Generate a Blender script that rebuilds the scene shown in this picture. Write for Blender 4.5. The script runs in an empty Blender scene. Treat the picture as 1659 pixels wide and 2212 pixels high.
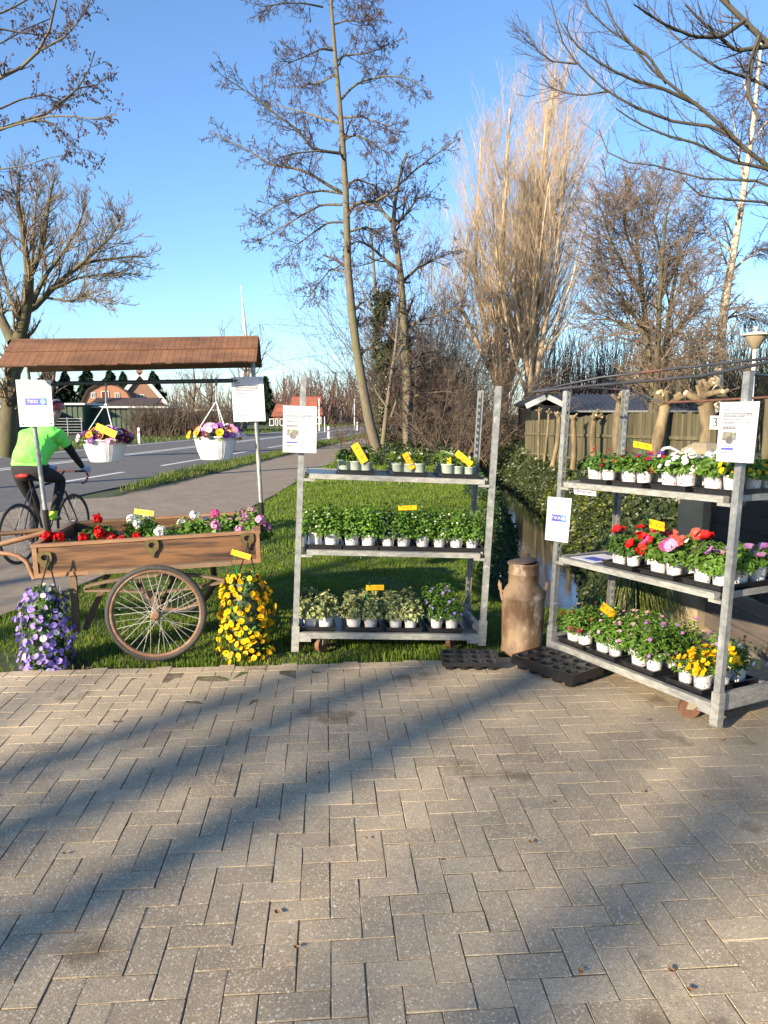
import bpy, math, random
import numpy as np
from mathutils import Matrix, Vector

# ------------------------------------------------------------------ camera, sky, sun, exposure
S = bpy.context.scene
COL = S.collection
CAM_H, FOC, HORIZON = 1.68, 1600.0, 895.0        # eye height (m), focal length and horizon row of the survey grid
PITCH = math.atan((1106.0 - HORIZON) / FOC)
cam_d = bpy.data.cameras.new('camera')
cam = bpy.data.objects.new('camera', cam_d)
COL.objects.link(cam)
cam.location = (0, 0, CAM_H)
cam.rotation_euler = (math.pi / 2 - PITCH, 0, 0)
cam_d.sensor_fit = 'HORIZONTAL'
cam_d.sensor_width = 36.0
cam_d.lens = 36.0 * FOC / 1659.0
cam_d.clip_start, cam_d.clip_end = 0.05, 4000
S.camera = cam

SUN_AZ, SUN_EL = math.radians(223.0), math.radians(19.0)     # azimuth clockwise from +Y
w = bpy.data.worlds.new('World')
S.world = w
w.use_nodes = True
nt = w.node_tree
sky = nt.nodes.new('ShaderNodeTexSky')
sky.sky_type = 'NISHITA'
sky.sun_disc = False
sky.sun_elevation = SUN_EL
sky.sun_rotation = SUN_AZ
sky.altitude = 0
sky.air_density = 1.0
sky.dust_density = 0.45
sky.ozone_density = 5.0
bg = nt.nodes['Background']
bg.inputs['Strength'].default_value = 0.115
nt.links.new(sky.outputs[0], bg.inputs['Color'])

sun_d = bpy.data.lights.new('sun', 'SUN')
sun_d.energy = 5.0
sun_d.angle = math.radians(0.7)
sun_d.color = (1.0, 0.83, 0.60)
sun = bpy.data.objects.new('sun', sun_d)
COL.objects.link(sun)
to_sun = Vector((math.sin(SUN_AZ) * math.cos(SUN_EL), math.cos(SUN_AZ) * math.cos(SUN_EL), math.sin(SUN_EL)))
sun.rotation_euler = to_sun.to_track_quat('Z', 'Y').to_euler()
sun.location = to_sun * 60

S.view_settings.view_transform = 'Standard'
S.view_settings.look = 'None'
S.view_settings.exposure = 1.32
S.view_settings.gamma = 1.0
S.render.engine = 'CYCLES'
S.cycles.use_denoising = True
S.cycles.max_bounces = 6
S.cycles.transparent_max_bounces = 8
S.cycles.caustics_reflective = False
S.cycles.caustics_refractive = False

# ------------------------------------------------------------------ survey: grid reading -> metres
CP, SP = math.cos(PITCH), math.sin(PITCH)
def ray(u, v):
    a, b = (u - 829.5) / FOC, (v - 1106.0) / FOC
    return np.array((a, CP - b * SP, -SP - b * CP))
def P(u, v, Y):                     # point of that reading standing Y metres ahead
    d = ray(u, v)
    return np.array((0, 0, CAM_H)) + d * (Y / d[1])
def G(u, v, z=0.0):                 # point of that reading lying at height z
    d = ray(u, v)
    return np.array((0, 0, CAM_H)) + d * ((z - CAM_H) / d[2])

# ------------------------------------------------------------------ object helpers
def tag(o, label=None, cat=None, group=None, kind=None):
    if label: o['label'] = label
    if cat: o['category'] = cat
    if group: o['group'] = group
    if kind: o['kind'] = kind
    return o
def thing(name, label, cat, loc=(0, 0, 0), rz=0.0, group=None):
    o = bpy.data.objects.new(name, None)
    o.empty_display_size = 0.1
    COL.objects.link(o)
    o.location = tuple(float(c) for c in loc)
    o.rotation_euler = (0, 0, rz)
    return tag(o, label, cat, group)
def link(name, me, parent=None, local=False):
    o = bpy.data.objects.new(name, me)
    COL.objects.link(o)
    if parent is not None:
        o.parent = parent
        if not local:               # mesh given in world metres
            m = Matrix.Identity(4)
            p = parent
            chain = []
            while p is not None:
                chain.append(p.matrix_parent_inverse @ Matrix.LocRotScale(p.location, p.rotation_euler, p.scale))
                p = p.parent
            for c in reversed(chain): m = m @ c
            o.matrix_parent_inverse = m.inverted()
    return o

def mesh_np(name, V, F, mats, mi=None, smooth=False):
    """V (n,3), F list of index arrays (m,3) or (m,4)"""
    V = np.asarray(V, dtype=np.float32)
    Fs = F if isinstance(F, (list, tuple)) else [F]
    Fs = [np.asarray(f, dtype=np.int32) for f in Fs if len(f)]
    me = bpy.data.meshes.new(name)
    me.vertices.add(len(V))
    me.vertices.foreach_set('co', V.ravel())
    tot = np.concatenate([np.full(len(f), f.shape[1], np.int32) for f in Fs])
    idx = np.concatenate([f.ravel() for f in Fs])
    me.loops.add(len(idx))
    me.loops.foreach_set('vertex_index', idx)
    me.polygons.add(len(tot))
    st = np.concatenate(([0], np.cumsum(tot)[:-1])).astype(np.int32)
    me.polygons.foreach_set('loop_start', st)
    for m in (mats if isinstance(mats, (list, tuple)) else [mats]): me.materials.append(m)
    if mi is not None: me.polygons.foreach_set('material_index', np.asarray(mi, np.int32))
    me.polygons.foreach_set('use_smooth', np.full(len(tot), bool(smooth)))
    me.update(calc_edges=True)
    return me

class B:
    """collects solids into one mesh"""
    def __init__(s): s.v, s.f, s.m, s.sm = [], [], [], []
    def add(s, vs, fs, mi=0, smooth=False):
        o = len(s.v)
        s.v += [tuple(float(c) for c in p) for p in vs]
        for f in fs:
            s.f.append([o + i for i in f]); s.m.append(mi); s.sm.append(smooth)
        return s
    def hexa(s, c, mi=0):            # 8 corners: bottom 0-3 ccw, top 4-7
        return s.add(c, [(3, 2, 1, 0), (4, 5, 6, 7), (0, 1, 5, 4), (1, 2, 6, 5), (2, 3, 7, 6), (3, 0, 4, 7)], mi)
    def box(s, lo, hi, T=None, mi=0):
        x0, y0, z0 = lo; x1, y1, z1 = hi
        c = [(x0, y0, z0), (x1, y0, z0), (x1, y1, z0), (x0, y1, z0), (x0, y0, z1), (x1, y0, z1), (x1, y1, z1), (x0, y1, z1)]
        if T: c = [T(*p) for p in c]
        return s.hexa(c, mi)
    def bbox(s, lo, hi, bev, T=None, mi=0):   # box with chamfered edges along z top and bottom
        x0, y0, z0 = lo; x1, y1, z1 = hi; b = bev
        def ring(d, z): return [(x0 + d + b, y0 + d, z), (x1 - d - b, y0 + d, z), (x1 - d, y0 + d + b, z), (x1 - d, y1 - d - b, z), (x1 - d - b, y1 - d, z), (x0 + d + b, y1 - d, z), (x0 + d, y1 - d - b, z), (x0 + d, y0 + d + b, z)]
        r = [ring(b, z0), ring(0, z0 + b), ring(0, z1 - b), ring(b, z1)]
        vs = [p for q in r for p in q]
        if T: vs = [T(*p) for p in vs]
        fs = [tuple(range(7, -1, -1)), tuple(range(24, 32))]
        for k in range(3):
            for i in range(8):
                j = (i + 1) % 8
                fs.append((k * 8 + i, k * 8 + j, k * 8 + 8 + j, k * 8 + 8 + i))
        return s.add(vs, fs, mi)
    def tube(s, pts, r, n=8, mi=0, cap=True, smooth=True):
        pts = [np.asarray(p, float) for p in pts]
        k = len(pts)
        rr = list(r) if hasattr(r, '__len__') else [r] * k
        vs, fs = [], []
        ref = None
        for i in range(k):
            t = pts[min(i + 1, k - 1)] - pts[max(i - 1, 0)]
            t = t / (np.linalg.norm(t) + 1e-9)
            if ref is None: ref = np.array((0, 0, 1.0)) if abs(t[2]) < .9 else np.array((1.0, 0, 0))
            a = np.cross(ref, t); a /= np.linalg.norm(a) + 1e-9
            b = np.cross(t, a); ref = b
            for q in range(n):
                ph = 2 * math.pi * q / n
                vs.append(pts[i] + rr[i] * (a * math.cos(ph) + b * math.sin(ph)))
        for i in range(k - 1):
            for q in range(n):
                q2 = (q + 1) % n
                fs.append((i * n + q, i * n + q2, (i + 1) * n + q2, (i + 1) * n + q))
        s.add(vs, fs, mi, smooth)
        if cap:
            s.add(vs[:n], [tuple(range(n - 1, -1, -1))], mi); s.add(vs[-n:], [tuple(range(n))], mi)
        return s
    def lathe(s, prof, n=20, o=(0, 0, 0), mi=0, smooth=True, T=None, sx=1.0, sy=1.0):
        vs, fs = [], []
        for r, z in prof:
            for q in range(n):
                ph = 2 * math.pi * q / n
                p = (o[0] + r * sx * math.cos(ph), o[1] + r * sy * math.sin(ph), o[2] + z)
                vs.append(T(*p) if T else p)
        for i in range(len(prof) - 1):
            for q in range(n):
                q2 = (q + 1) % n
                fs.append((i * n + q, i * n + q2, (i + 1) * n + q2, (i + 1) * n + q))
        return s.add(vs, fs, mi, smooth)
    def torus(s, c, ax, R, r, n=40, m=8, mi=0):
        c = np.asarray(c, float); ax = np.asarray(ax, float); ax = ax / np.linalg.norm(ax)
        a = np.cross(ax, (0, 0, 1.0)); a /= np.linalg.norm(a); b = np.cross(ax, a)
        vs, fs = [], []
        for i in range(n):
            ph = 2 * math.pi * i / n
            d = a * math.cos(ph) + b * math.sin(ph)
            for q in range(m):
                th = 2 * math.pi * q / m
                vs.append(c + d * (R + r * math.cos(th)) + ax * r * math.sin(th))
        for i in range(n):
            for q in range(m):
                fs.append((i * m + q, i * m + (q + 1) % m, ((i + 1) % n) * m + (q + 1) % m, ((i + 1) % n) * m + q))
        return s.add(vs, fs, mi, True)
    def mesh(s, name, mats):
        me = bpy.data.meshes.new(name)
        me.from_pydata(s.v, [], s.f)
        for m in (mats if isinstance(mats, (list, tuple)) else [mats]): me.materials.append(m)
        me.polygons.foreach_set('material_index', s.m)
        me.polygons.foreach_set('use_smooth', s.sm)
        me.update()
        return me
    def obj(s, name, mats, parent=None, local=False):
        return link(name, s.mesh(name, mats), parent, local)

# ------------------------------------------------------------------ materials
MATS = {}
def nodes(name):
    m = bpy.data.materials.new(name); m.use_nodes = True
    t = m.node_tree
    return m, t, t.nodes['Principled BSDF']
def N(t, typ, **kw):
    n = t.nodes.new(typ)
    for k, v in kw.items(): setattr(n, k, v)
    return n
def mixc(t, fac, a, b, mode='MIX'):
    n = N(t, 'ShaderNodeMix', data_type='RGBA', blend_type=mode)
    for s, x in ((n.inputs[0], fac), (n.inputs[6], a), (n.inputs[7], b)):
        if hasattr(x, 'links'): t.links.new(x, s)
        else: s.default_value = x if not hasattr(x, '__len__') else (tuple(x) + (1,))[:4]
    return n.outputs[2]
def noise(t, scale, detail=3, rough=.6, co=None, w=None):
    n = N(t, 'ShaderNodeTexNoise')
    n.inputs['Scale'].default_value = scale; n.inputs['Detail'].default_value = detail; n.inputs['Roughness'].default_value = rough
    if co is not None: t.links.new(co, n.inputs['Vector'])
    return n.outputs[0]
def ramp(t, x, lo, hi, a=0.0, b=1.0):
    n = N(t, 'ShaderNodeMapRange'); n.clamp = True
    t.links.new(x, n.inputs[0])
    n.inputs[1].default_value, n.inputs[2].default_value, n.inputs[3].default_value, n.inputs[4].default_value = lo, hi, a, b
    return n.outputs[0]
def mapping(t, co, scale):
    n = N(t, 'ShaderNodeMapping'); t.links.new(co, n.inputs[0]); n.inputs[3].default_value = scale
    return n.outputs[0]
def bump(t, bs, h, strength, dist=.01):
    n = N(t, 'ShaderNodeBump'); n.inputs['Strength'].default_value = strength; n.inputs['Distance'].default_value = dist
    t.links.new(h, n.inputs['Height']); t.links.new(n.outputs[0], bs.inputs['Normal'])
def pos(t): return N(t, 'ShaderNodeNewGeometry').outputs['Position']
def mat(name, c1, c2=None, rough=.7, scale=8, detail=4, lo=.35, hi=.65, stretch=None, bmp=0, bdist=.01, metal=0, c3=None, s3=3, lo3=.5, hi3=.7, rnd=0.0, spec=.5, world=True):
    if name in MATS: return MATS[name]
    m, t, bs = nodes(name)
    co = pos(t) if world else N(t, 'ShaderNodeTexCoord').outputs['Object']
    cs = mapping(t, co, stretch) if stretch else co
    n = noise(t, scale, detail, .6, cs)
    c = mixc(t, ramp(t, n, lo, hi), c1, c2 or tuple(x * .75 for x in c1))
    if c3: c = mixc(t, ramp(t, noise(t, s3, 4, .65, cs if world else co), lo3, hi3), c, c3)
    if rnd:
        hs = N(t, 'ShaderNodeHueSaturation')
        oi = N(t, 'ShaderNodeObjectInfo').outputs['Random']
        t.links.new(ramp(t, oi, 0, 1, 1 - rnd, 1 + rnd), hs.inputs['Value'])
        t.links.new(c, hs.inputs['Color']); c = hs.outputs[0]
    t.links.new(c, bs.inputs['Base Color'])
    bs.inputs['Roughness'].default_value = rough; bs.inputs['Metallic'].default_value = metal
    bs.inputs['Specular IOR Level'].default_value = spec
    if bmp: bump(t, bs, n, bmp, bdist)
    MATS[name] = m
    return m
def leafmat(name, c1, c2, c3=None, scale=30, trans=.25, rough=.5, edge=.5, vary=.25, spec=.35):
    if name in MATS: return MATS[name]
    m, t, bs = nodes(name)
    n = noise(t, scale, 2, .5, pos(t))
    c = mixc(t, ramp(t, n, .35, .65), c1, c2)
    if c3: c = mixc(t, ramp(t, noise(t, scale * 2.3, 2, .5, pos(t)), edge, edge + .08), c, c3)
    hs = N(t, 'ShaderNodeHueSaturation')
    t.links.new(ramp(t, N(t, 'ShaderNodeObjectInfo').outputs['Random'], 0, 1, 1 - vary, 1 + vary), hs.inputs['Value'])
    t.links.new(c, hs.inputs['Color']); c = hs.outputs[0]
    t.links.new(c, bs.inputs['Base Color']); bs.inputs['Roughness'].default_value = rough
    bs.inputs['Specular IOR Level'].default_value = spec
    if trans:
        tr = N(t, 'ShaderNodeBsdfTranslucent'); t.links.new(c, tr.inputs[0])
        mx = N(t, 'ShaderNodeMixShader'); mx.inputs[0].default_value = trans
        t.links.new(bs.outputs[0], mx.inputs[1]); t.links.new(tr.outputs[0], mx.inputs[2])
        t.links.new(mx.outputs[0], t.nodes['Material Output'].inputs[0])
    MATS[name] = m
    return m

M_GALV = mat('galvanised steel', (.32, .33, .32), (.2, .21, .21), rough=.5, scale=28, detail=5, metal=.35, c3=(.5, .51, .5), s3=9, lo3=.55, hi3=.75, bmp=.06)
M_GALVB = mat('weathered galvanised rail', (.38, .38, .35), (.23, .23, .21), rough=.55, scale=16, detail=6, metal=.2, c3=(.2, .19, .17), s3=30, lo3=.6, hi3=.72, stretch=(1, 1, 3), bmp=.1)
M_BLACKPL = mat('black plastic', (.012, .012, .013), (.02, .02, .022), rough=.28, scale=40)
M_SHELF = mat('dark shelf board', (.03, .033, .042), (.018, .02, .026), rough=.3, scale=7, c3=(.09, .10, .12), s3=5, lo3=.58, hi3=.75)
M_RUST = mat('rusted iron', (.13, .055, .03), (.07, .035, .025), rough=.8, scale=25, detail=6, c3=(.2, .09, .045), s3=14, bmp=.3, bdist=.002)
M_DARKROD = mat('dark painted rod', (.05, .055, .062), (.03, .032, .037), rough=.5, scale=10, c3=(.15, .065, .035), s3=2.2, lo3=.6, hi3=.66)
M_WHITE = mat('white paper', (.66, .66, .7), (.63, .63, .67), rough=.6, scale=5)
M_INK = mat('grey print ink', (.13, .13, .15), (.1, .1, .12), rough=.7)
M_BLUEINK = mat('violet blue print', (.07, .075, .42), (.06, .065, .36), rough=.5)
M_TEAL = mat('teal print', (.12, .62, .58), (.1, .5, .5), rough=.5)
M_TAG = mat('orange yellow card', (.86, .47, .01), (.84, .43, .01), rough=.45, scale=12)
M_TAGINK = mat('pen ink on card', (.38, .14, .01), (.3, .11, .01), rough=.6)
M_GSTICK = mat('green plastic stick', (.005, .26, .07), (.004, .2, .06), rough=.35)
M_DIRT = mat('dark potting soil', (.03, .021, .014), (.015, .01, .008), rough=.95, scale=60)
M_TYRE = mat('old black rubber', (.028, .027, .025), (.045, .042, .038), rough=.75, scale=30)
# ================================================================== THE SETTING
RNG = np.random.default_rng(7)
random.seed(7)
# --- lie of the land
DY = np.array([6.0, 7, 8, 9.2, 11, 15, 21, 30, 40, 60, 90])
DX = np.array([1.7, 1.75, 1.85, 2.05, 2.5, 3.15, 3.55, 3.8, 4.1, 5, 6.5])
PRY = np.array([-8, 3.0, 4.6, 6.0, 7.35, 10, 15.8, 19.3, 28, 40, 60, 100])
PRX = np.array([-5.6, -4.3, -3.7, -3.25, -3.0, -2.65, -2.3, -2.2, -1.7, -.7, 1.5, 7])      # lawn side of the path
PLY = np.array([15.0, 19, 23.6, 30, 38.8, 60, 100])
PLX = np.array([-5.6, -5.1, -4.6, -4.1, -3.2, -.8, 4.6])                                   # road side of the path
RNY = np.array([-40, 0, 18.8, 27.2, 40, 62, 90, 140, 260])
RNX = np.array([-13.5, -9.6, -7.5, -6.5, -5.1, -2.4, 1.4, 9, 30])                          # near edge of the road
RW = 9.0
VY = np.array([14, 15.2, 17, 21, 30, 40, 62, 100]); VX = np.array([-5.5, -5.6, -5.75, -5.75, -5.1, -4.2, -1.5, 3.6])      # road side of the grass verge
PEX = np.array([-6, -3, -2.3, -.6, .3, 1.0, 1.45, 2.0, 2.6, 6])
PEY = np.array([4.55, 4.62, 4.72, 4.84, 4.92, 5.02, 5.3, 5.95, 6.3, 6.5])                       # back edge of the paving
def sstep(x, a, b):
    t = np.clip((x - a) / (b - a), 0, 1); return t * t * (3 - 2 * t)
def terrain(x, y):
    x = np.asarray(x, float); y = np.asarray(y, float)
    z = np.full(np.broadcast(x, y).shape, -.03)
    cx = np.interp(y, DY, DX)
    d = x - cx
    deep = np.where(d < 0, sstep(-d, .25, .95), sstep(d, .14, 1.2))
    on = sstep(y, 6.2, 8.4)
    z = z + on * (deep - 1) * 1.0
    z = z + .25 * sstep(d, 1.2, 2.4) * on * (y < 60)
    inpav = (y < np.interp(x, PEX, PEY) + .06) & (y > -3) & (np.abs(x) < 6.2)
    z = np.where(inpav, -.12, z)
    verge = (x < np.interp(y, PLY, PLX)) & (x > np.interp(y, VY, VX)) & (y > 15)
    z = np.where(verge, .05, z)
    z = z + .008 * np.sin(x * 3.1 + y * 1.7) * np.where(inpav, 0, 1)
    return z
xs = np.unique(np.concatenate([np.arange(-9, 9.01, .18), np.arange(-60, 61, 3.), np.array([-1500, -700, -300, -150, 150, 300, 700, 1500.])]))
ys = np.unique(np.concatenate([np.arange(-8, 3, .8), np.arange(3, 32, .18), np.arange(32, 70, .7), np.arange(70, 200, 8.), np.array([-900, -300, -100, -40, -20, 300, 500, 900, 1800, 3000.])]))
X, Y = np.meshgrid(xs, ys)
V = np.stack([X.ravel(), Y.ravel(), terrain(X, Y).ravel()], 1)
nx = len(xs)
ii = (np.arange(len(ys) - 1)[:, None] * nx + np.arange(nx - 1)[None, :]).ravel()
F = np.stack([ii, ii + 1, ii + nx + 1, ii + nx], 1)
M_GROUND = mat('turf and soil', (.045, .07, .016), (.03, .042, .014), rough=.95, scale=1.3, detail=8, c3=(.05, .036, .022), s3=2.6, lo3=.55, hi3=.68, bmp=.6, bdist=.03)
tag(link('ground', mesh_np('ground', V, F, M_GROUND, smooth=True)), kind='structure')

# --- paving of concrete bricks, herringbone
def pave_mat():
    m, t, bs = nodes('concrete brick')
    p = pos(t)
    oi = N(t, 'ShaderNodeObjectInfo').outputs['Random']
    base = mixc(t, ramp(t, noise(t, 22, 5, .65, p), .3, .7), (.42, .345, .24), (.325, .27, .195))
    base = mixc(t, ramp(t, noise(t, 2.2, 4, .6, p), .4, .68), base, (.51, .415, .28))
    hs = N(t, 'ShaderNodeHueSaturation')
    t.links.new(ramp(t, oi, 0, 1, .8, 1.13), hs.inputs['Value']); t.links.new(base, hs.inputs['Color']); base = hs.outputs[0]
    g = N(t, 'ShaderNodeTexVoronoi'); g.inputs['Scale'].default_value = 190; t.links.new(p, g.inputs['Vector'])
    sep = N(t, 'ShaderNodeSeparateColor'); t.links.new(g.outputs['Color'], sep.inputs[0])
    base = mixc(t, ramp(t, sep.outputs[0], 0, 1, .0, .5), base, (.19, .15, .105))
    base = mixc(t, ramp(t, sep.outputs[1], .78, .88), base, (.46, .38, .26))
    base = mixc(t, ramp(t, sep.outputs[2], .955, .975), base, (.62, .57, .46))
    # oil and damp stains with shapes of their own
    st = mixc(t, ramp(t, noise(t, 1.7, 4, .6, p), .6, .68), (1, 1, 1), (.5, .48, .45))
    base = mixc(t, 1.0, base, st, 'MULTIPLY')
    base = mixc(t, 1.0, base, mixc(t, ramp(t, noise(t, .55, 3, .5, p), .35, .65), (.84, .83, .82), (1.06, 1.05, 1.03)), 'MULTIPLY')
    moss = ramp(t, noise(t, 1.6, 5, .7, mapping(t, p, (1, 1, .2))), .62, .74, 0, .35)
    base = mixc(t, moss, base, (.08, .085, .03))
    t.links.new(base, bs.inputs['Base Color'])
    bs.inputs['Roughness'].default_value = .88
    h = N(t, 'ShaderNodeMath', operation='ADD'); t.links.new(sep.outputs[0], h.inputs[0]); t.links.new(noise(t, 260, 3, .6, p), h.inputs[1])
    bump(t, bs, h.outputs[0], .55, .004)
    return m
M_BRICK = pave_mat()
def bed_mat():
    m, t, bs = nodes('joint sand and moss')
    p = pos(t)
    c = mixc(t, ramp(t, noise(t, 9, 5, .7, p), .4, .6), (.19, .15, .1), (.085, .067, .046))
    c = mixc(t, ramp(t, noise(t, 2.4, 4, .6, p), .52, .6), c, (.06, .085, .018))
    t.links.new(c, bs.inputs['Base Color']); bs.inputs['Roughness'].default_value = .95
    bump(t, bs, noise(t, 120, 3, .6, p), .6, .004)
    return m
M_BED = bed_mat()
bedpts = [(x, y) for x, y in zip(PEX, PEY)]
poly = [(-6, -3), (6, -3)] + [(x, y) for x, y in reversed(bedpts)]
bed = B()
bed.add([(x, y, -.0042) for x, y in poly] + [(x, y, -.07) for x, y in poly],
        [tuple(range(len(poly)))] + [(i, i + len(poly), (i + 1) % len(poly) + len(poly), (i + 1) % len(poly)) for i in range(len(poly))])
paving = tag(bed.obj('paving', M_BED), kind='structure')
BW, BL, JO = .1045, .209, .0038
def brick_mesh(k):
    r = random.Random(k)
    b = B()
    b.bbox((-BL / 2 + JO / 2, -BW / 2 + JO / 2, -.06), (BL / 2 - JO / 2, BW / 2 - JO / 2, 0), .0014)
    vs = []
    for x, y, z in b.v:
        vs.append((x + r.uniform(-.0022, .0016) * (1 if x > 0 else -1), y + r.uniform(-.002, .0014) * (1 if y > 0 else -1), z + r.uniform(-.0009, .0009)))
    b.v = vs
    return b.mesh('brick', M_BRICK)
BM = [brick_mesh(k) for k in range(6)]
PYAW = math.radians(4.5)
cy_, sy_ = math.cos(PYAW), math.sin(PYAW)
cand = []
for i in range(-80, 81):
    for j in range(-50, 75):
        m4 = (i + j) % 4
        if m4 == 0: cx0, cy0, hz = i + 1.0, j + .5, True
        elif m4 == 2: cx0, cy0, hz = i + .5, j + 1.0, False
        else: continue
        x, y = cx0 * BW, cy0 * BW
        wx, wy = x * cy_ - y * sy_, x * sy_ + y * cy_
        if wy < -2.85 or abs(wx) > 5.85 or wy > np.interp(wx, PEX, PEY) - .055: continue
        dep = wy * CP + CAM_H * SP
        u = 829.5 + FOC * wx / max(dep, .1)
        seen = wy > 1.7 and -60 < u < 1720
        cand.append((0 if seen else 1, wy if seen else 99, wx, wy, hz))
ex_ = -5.7
while ex_ < 1.3:
    ey_ = float(np.interp(ex_, PEX, PEY)); dep = ey_ * CP + CAM_H * SP; u = 829.5 + FOC * ex_ / dep
    cand.append((1, 98, ex_, ey_ - .0525, True)); ex_ += BL
cand.sort(key=lambda c: (c[0], c[1] ** 2 + 0.2 * c[2] ** 2))
def brick_z(x, y): return .004 * math.sin(x * 2.3 + .5) * math.sin(y * 1.9) + random.uniform(-.0018, .0018)
rest_v, rest_f, off = [], [], 0
bv = [np.array([v.co[:] for v in m.vertices]) for m in BM]
bf = [[tuple(p.vertices) for p in m.polygons] for m in BM]
for k, (ns, _, wx, wy, hz) in enumerate(cand):
    rz = PYAW + (0 if hz else math.pi / 2) + (math.pi if random.random() < .5 else 0) + random.uniform(-.012, .012)
    z = brick_z(wx, wy) * .5 - .001
    if _ != 98 and wy > np.interp(wx, PEX, PEY) - .23: z -= .0022
    rx, ry = random.uniform(-.006, .006), random.uniform(-.004, .004)
    wx += random.uniform(-.001, .001); wy += random.uniform(-.001, .001)
    vi = random.randrange(6)
    if k < 300:
        o = bpy.data.objects.new('brick', BM[vi]); COL.objects.link(o)
        o.location = (wx, wy, z); o.rotation_euler = (rx, ry, rz); o.parent = paving
    else:
        R = np.array(Matrix.Rotation(rz, 3, 'Z') @ Matrix.Rotation(ry, 3, 'Y') @ Matrix.Rotation(rx, 3, 'X'))
        rest_v.append(bv[vi] @ R.T + np.array((wx, wy, z)))
        rest_f += [tuple(off + q for q in f) for f in bf[vi]]
        off += len(bv[vi])
me = bpy.data.meshes.new('bricks'); me.from_pydata(np.concatenate(rest_v).tolist(), [], rest_f); me.materials.append(M_BRICK); me.update()
tag(link('bricks', me, paving), kind='stuff')

# --- path, road, markings
def sheet(name, poly, z, m, parent=None, th=.02):
    b = B(); n = len(poly)
    b.add([(x, y, z) for x, y in poly] + [(x, y, z - th) for x, y in poly],
          [tuple(range(n))] + [(i, i + n, (i + 1) % n + n, (i + 1) % n) for i in range(n)])
    return b.obj(name, m, parent)
M_PATH = mat('worn path concrete', (.23, .185, .135), (.175, .14, .105), rough=.9, scale=1.8, detail=8, c3=(.28, .23, .17), s3=5, lo3=.5, hi3=.75, bmp=.25, bdist=.006)
pth = [(x, y) for x, y in zip(PRX, PRY)] + [(x, y) for x, y in zip(PLX[::-1], PLY[::-1])] + [(-6.6, 14.4), (-7.95, 15.0), (-8.85, 7), (-9.7, -1), (-10.4, -8)]
tag(sheet('path', pth, .0, M_PATH), kind='structure')
M_ROAD = mat('grey asphalt', (.105, .10, .095), (.085, .082, .08), rough=.85, scale=.8, detail=8, c3=(.13, .12, .11), s3=3, bmp=.15)
rd_n = [(np.interp(y, RNY, RNX) + 1.5, y) for y in [-40, -10, 0, 8, 18.8, 27.2, 40, 62, 90, 140, 260]]
road = tag(sheet('road', rd_n + [(x - RW - 1.5, y) for x, y in reversed(rd_n)], .006, M_ROAD, th=.03), kind='structure')
M_PAINT = mat('white road paint', (.62, .61, .58), (.5, .49, .47), rough=.6, scale=4, c3=(.3, .29, .28), s3=12, lo3=.6, hi3=.7)
def mark(y0, y1, off, wd):
    yy = np.linspace(y0, y1, max(2, int((y1 - y0) / 6) + 1))
    l = [(np.interp(y, RNY, RNX) - off, y) for y in yy]
    sheet('road_marking', l + [(x - wd, y) for x, y in reversed(l)], .011, M_PAINT, road, th=.004)
mark(2, 120, 4.35, .18); mark(2, 120, 4.75, .18)
for k in range(16): mark(4.6 + k * 6.6, 8.4 + k * 6.6, .35, .2)
mark(0, 120, 8.6, .2)

# --- ditch water
M_WATER, t, bs = nodes('dark ditch water')
bs.inputs['Base Color'].default_value = (.008, .012, .012, 1); bs.inputs['Roughness'].default_value = .06
bs.inputs['Specular IOR Level'].default_value = .5
bump(t, bs, noise(t, 4, 2, .5, mapping(t, pos(t), (1, 2.2, 1))), .12, .012)
yy = np.linspace(6.6, 60, 30)
wl = [(np.interp(y, DY, DX) - .95, y) for y in yy]; wr = [(np.interp(y, DY, DX) + 1.15, y) for y in yy[::-1]]
tag(sheet('ditch_water', wl + wr, -.74, M_WATER, th=.02), kind='structure')

# ------------------------------------------------------------------ grass and ground cover (uncountable)
def blades(n, px, py, hgt, wid, seed, lean=.45):
    r = np.random.default_rng(seed)
    pz = terrain(px, py)
    n = len(px)
    a = r.uniform(0, 2 * np.pi, n); h = hgt * r.uniform(.55, 1.25, n); wd = wid * r.uniform(.7, 1.3, n)
    dx, dy = np.cos(a), np.sin(a); lx, ly = -dy * wd / 2, dx * wd / 2
    b = np.stack([px, py, pz - .005], 1)
    ln = r.uniform(.1, lean, n) * h
    mid = b + np.stack([dx * ln * .35, dy * ln * .35, h * .6], 1)
    tip = b + np.stack([dx * ln, dy * ln, h * (1 - .25 * ln / h)], 1)
    L = np.stack([lx, ly, np.zeros(n)], 1)
    V = np.stack([b - L, b + L, mid + L * .75, mid - L * .75, tip], 1).reshape(-1, 3)
    i = np.arange(n) * 5
    return V, [np.stack([i, i + 1, i + 2, i + 3], 1), np.stack([i + 3, i + 2, i + 4], 1)]
def in_lawn(x, y):
    left = x > np.interp(y, PRY, PRX) + .05 * np.sin(y * 7)
    near = y > np.interp(x, PEX, PEY) - .01 + .04 * np.sin(x * 9) + .035 * np.sin(x * 23) + .03 * np.sin(x * 57) + .02 * np.sin(x * 131)
    d = x - np.interp(y, DY, DX)
    right = (d < -.7) | (y < 6.6) | ((d < -.45) & (y < 9))
    soil = ~((x < -2.0) & (y < 4.95 + (-2.0 - x) * .3) & (np.sin(x * 91 + y * 57) < .8))
    return left & near & right & soil & ~((x > 1.9) & (y < 7.2))
def scatter(n, x0, x1, y0, y1, seed):
    r = np.random.default_rng(seed)
    return r.uniform(x0, x1, n), r.uniform(y0, y1, n)
M_GRASS = leafmat('lawn grass', (.1, .17, .02), (.15, .215, .03), (.22, .21, .065), scale=2.5, trans=.35, rough=.55, edge=.6, spec=.2)
parts = []
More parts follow.
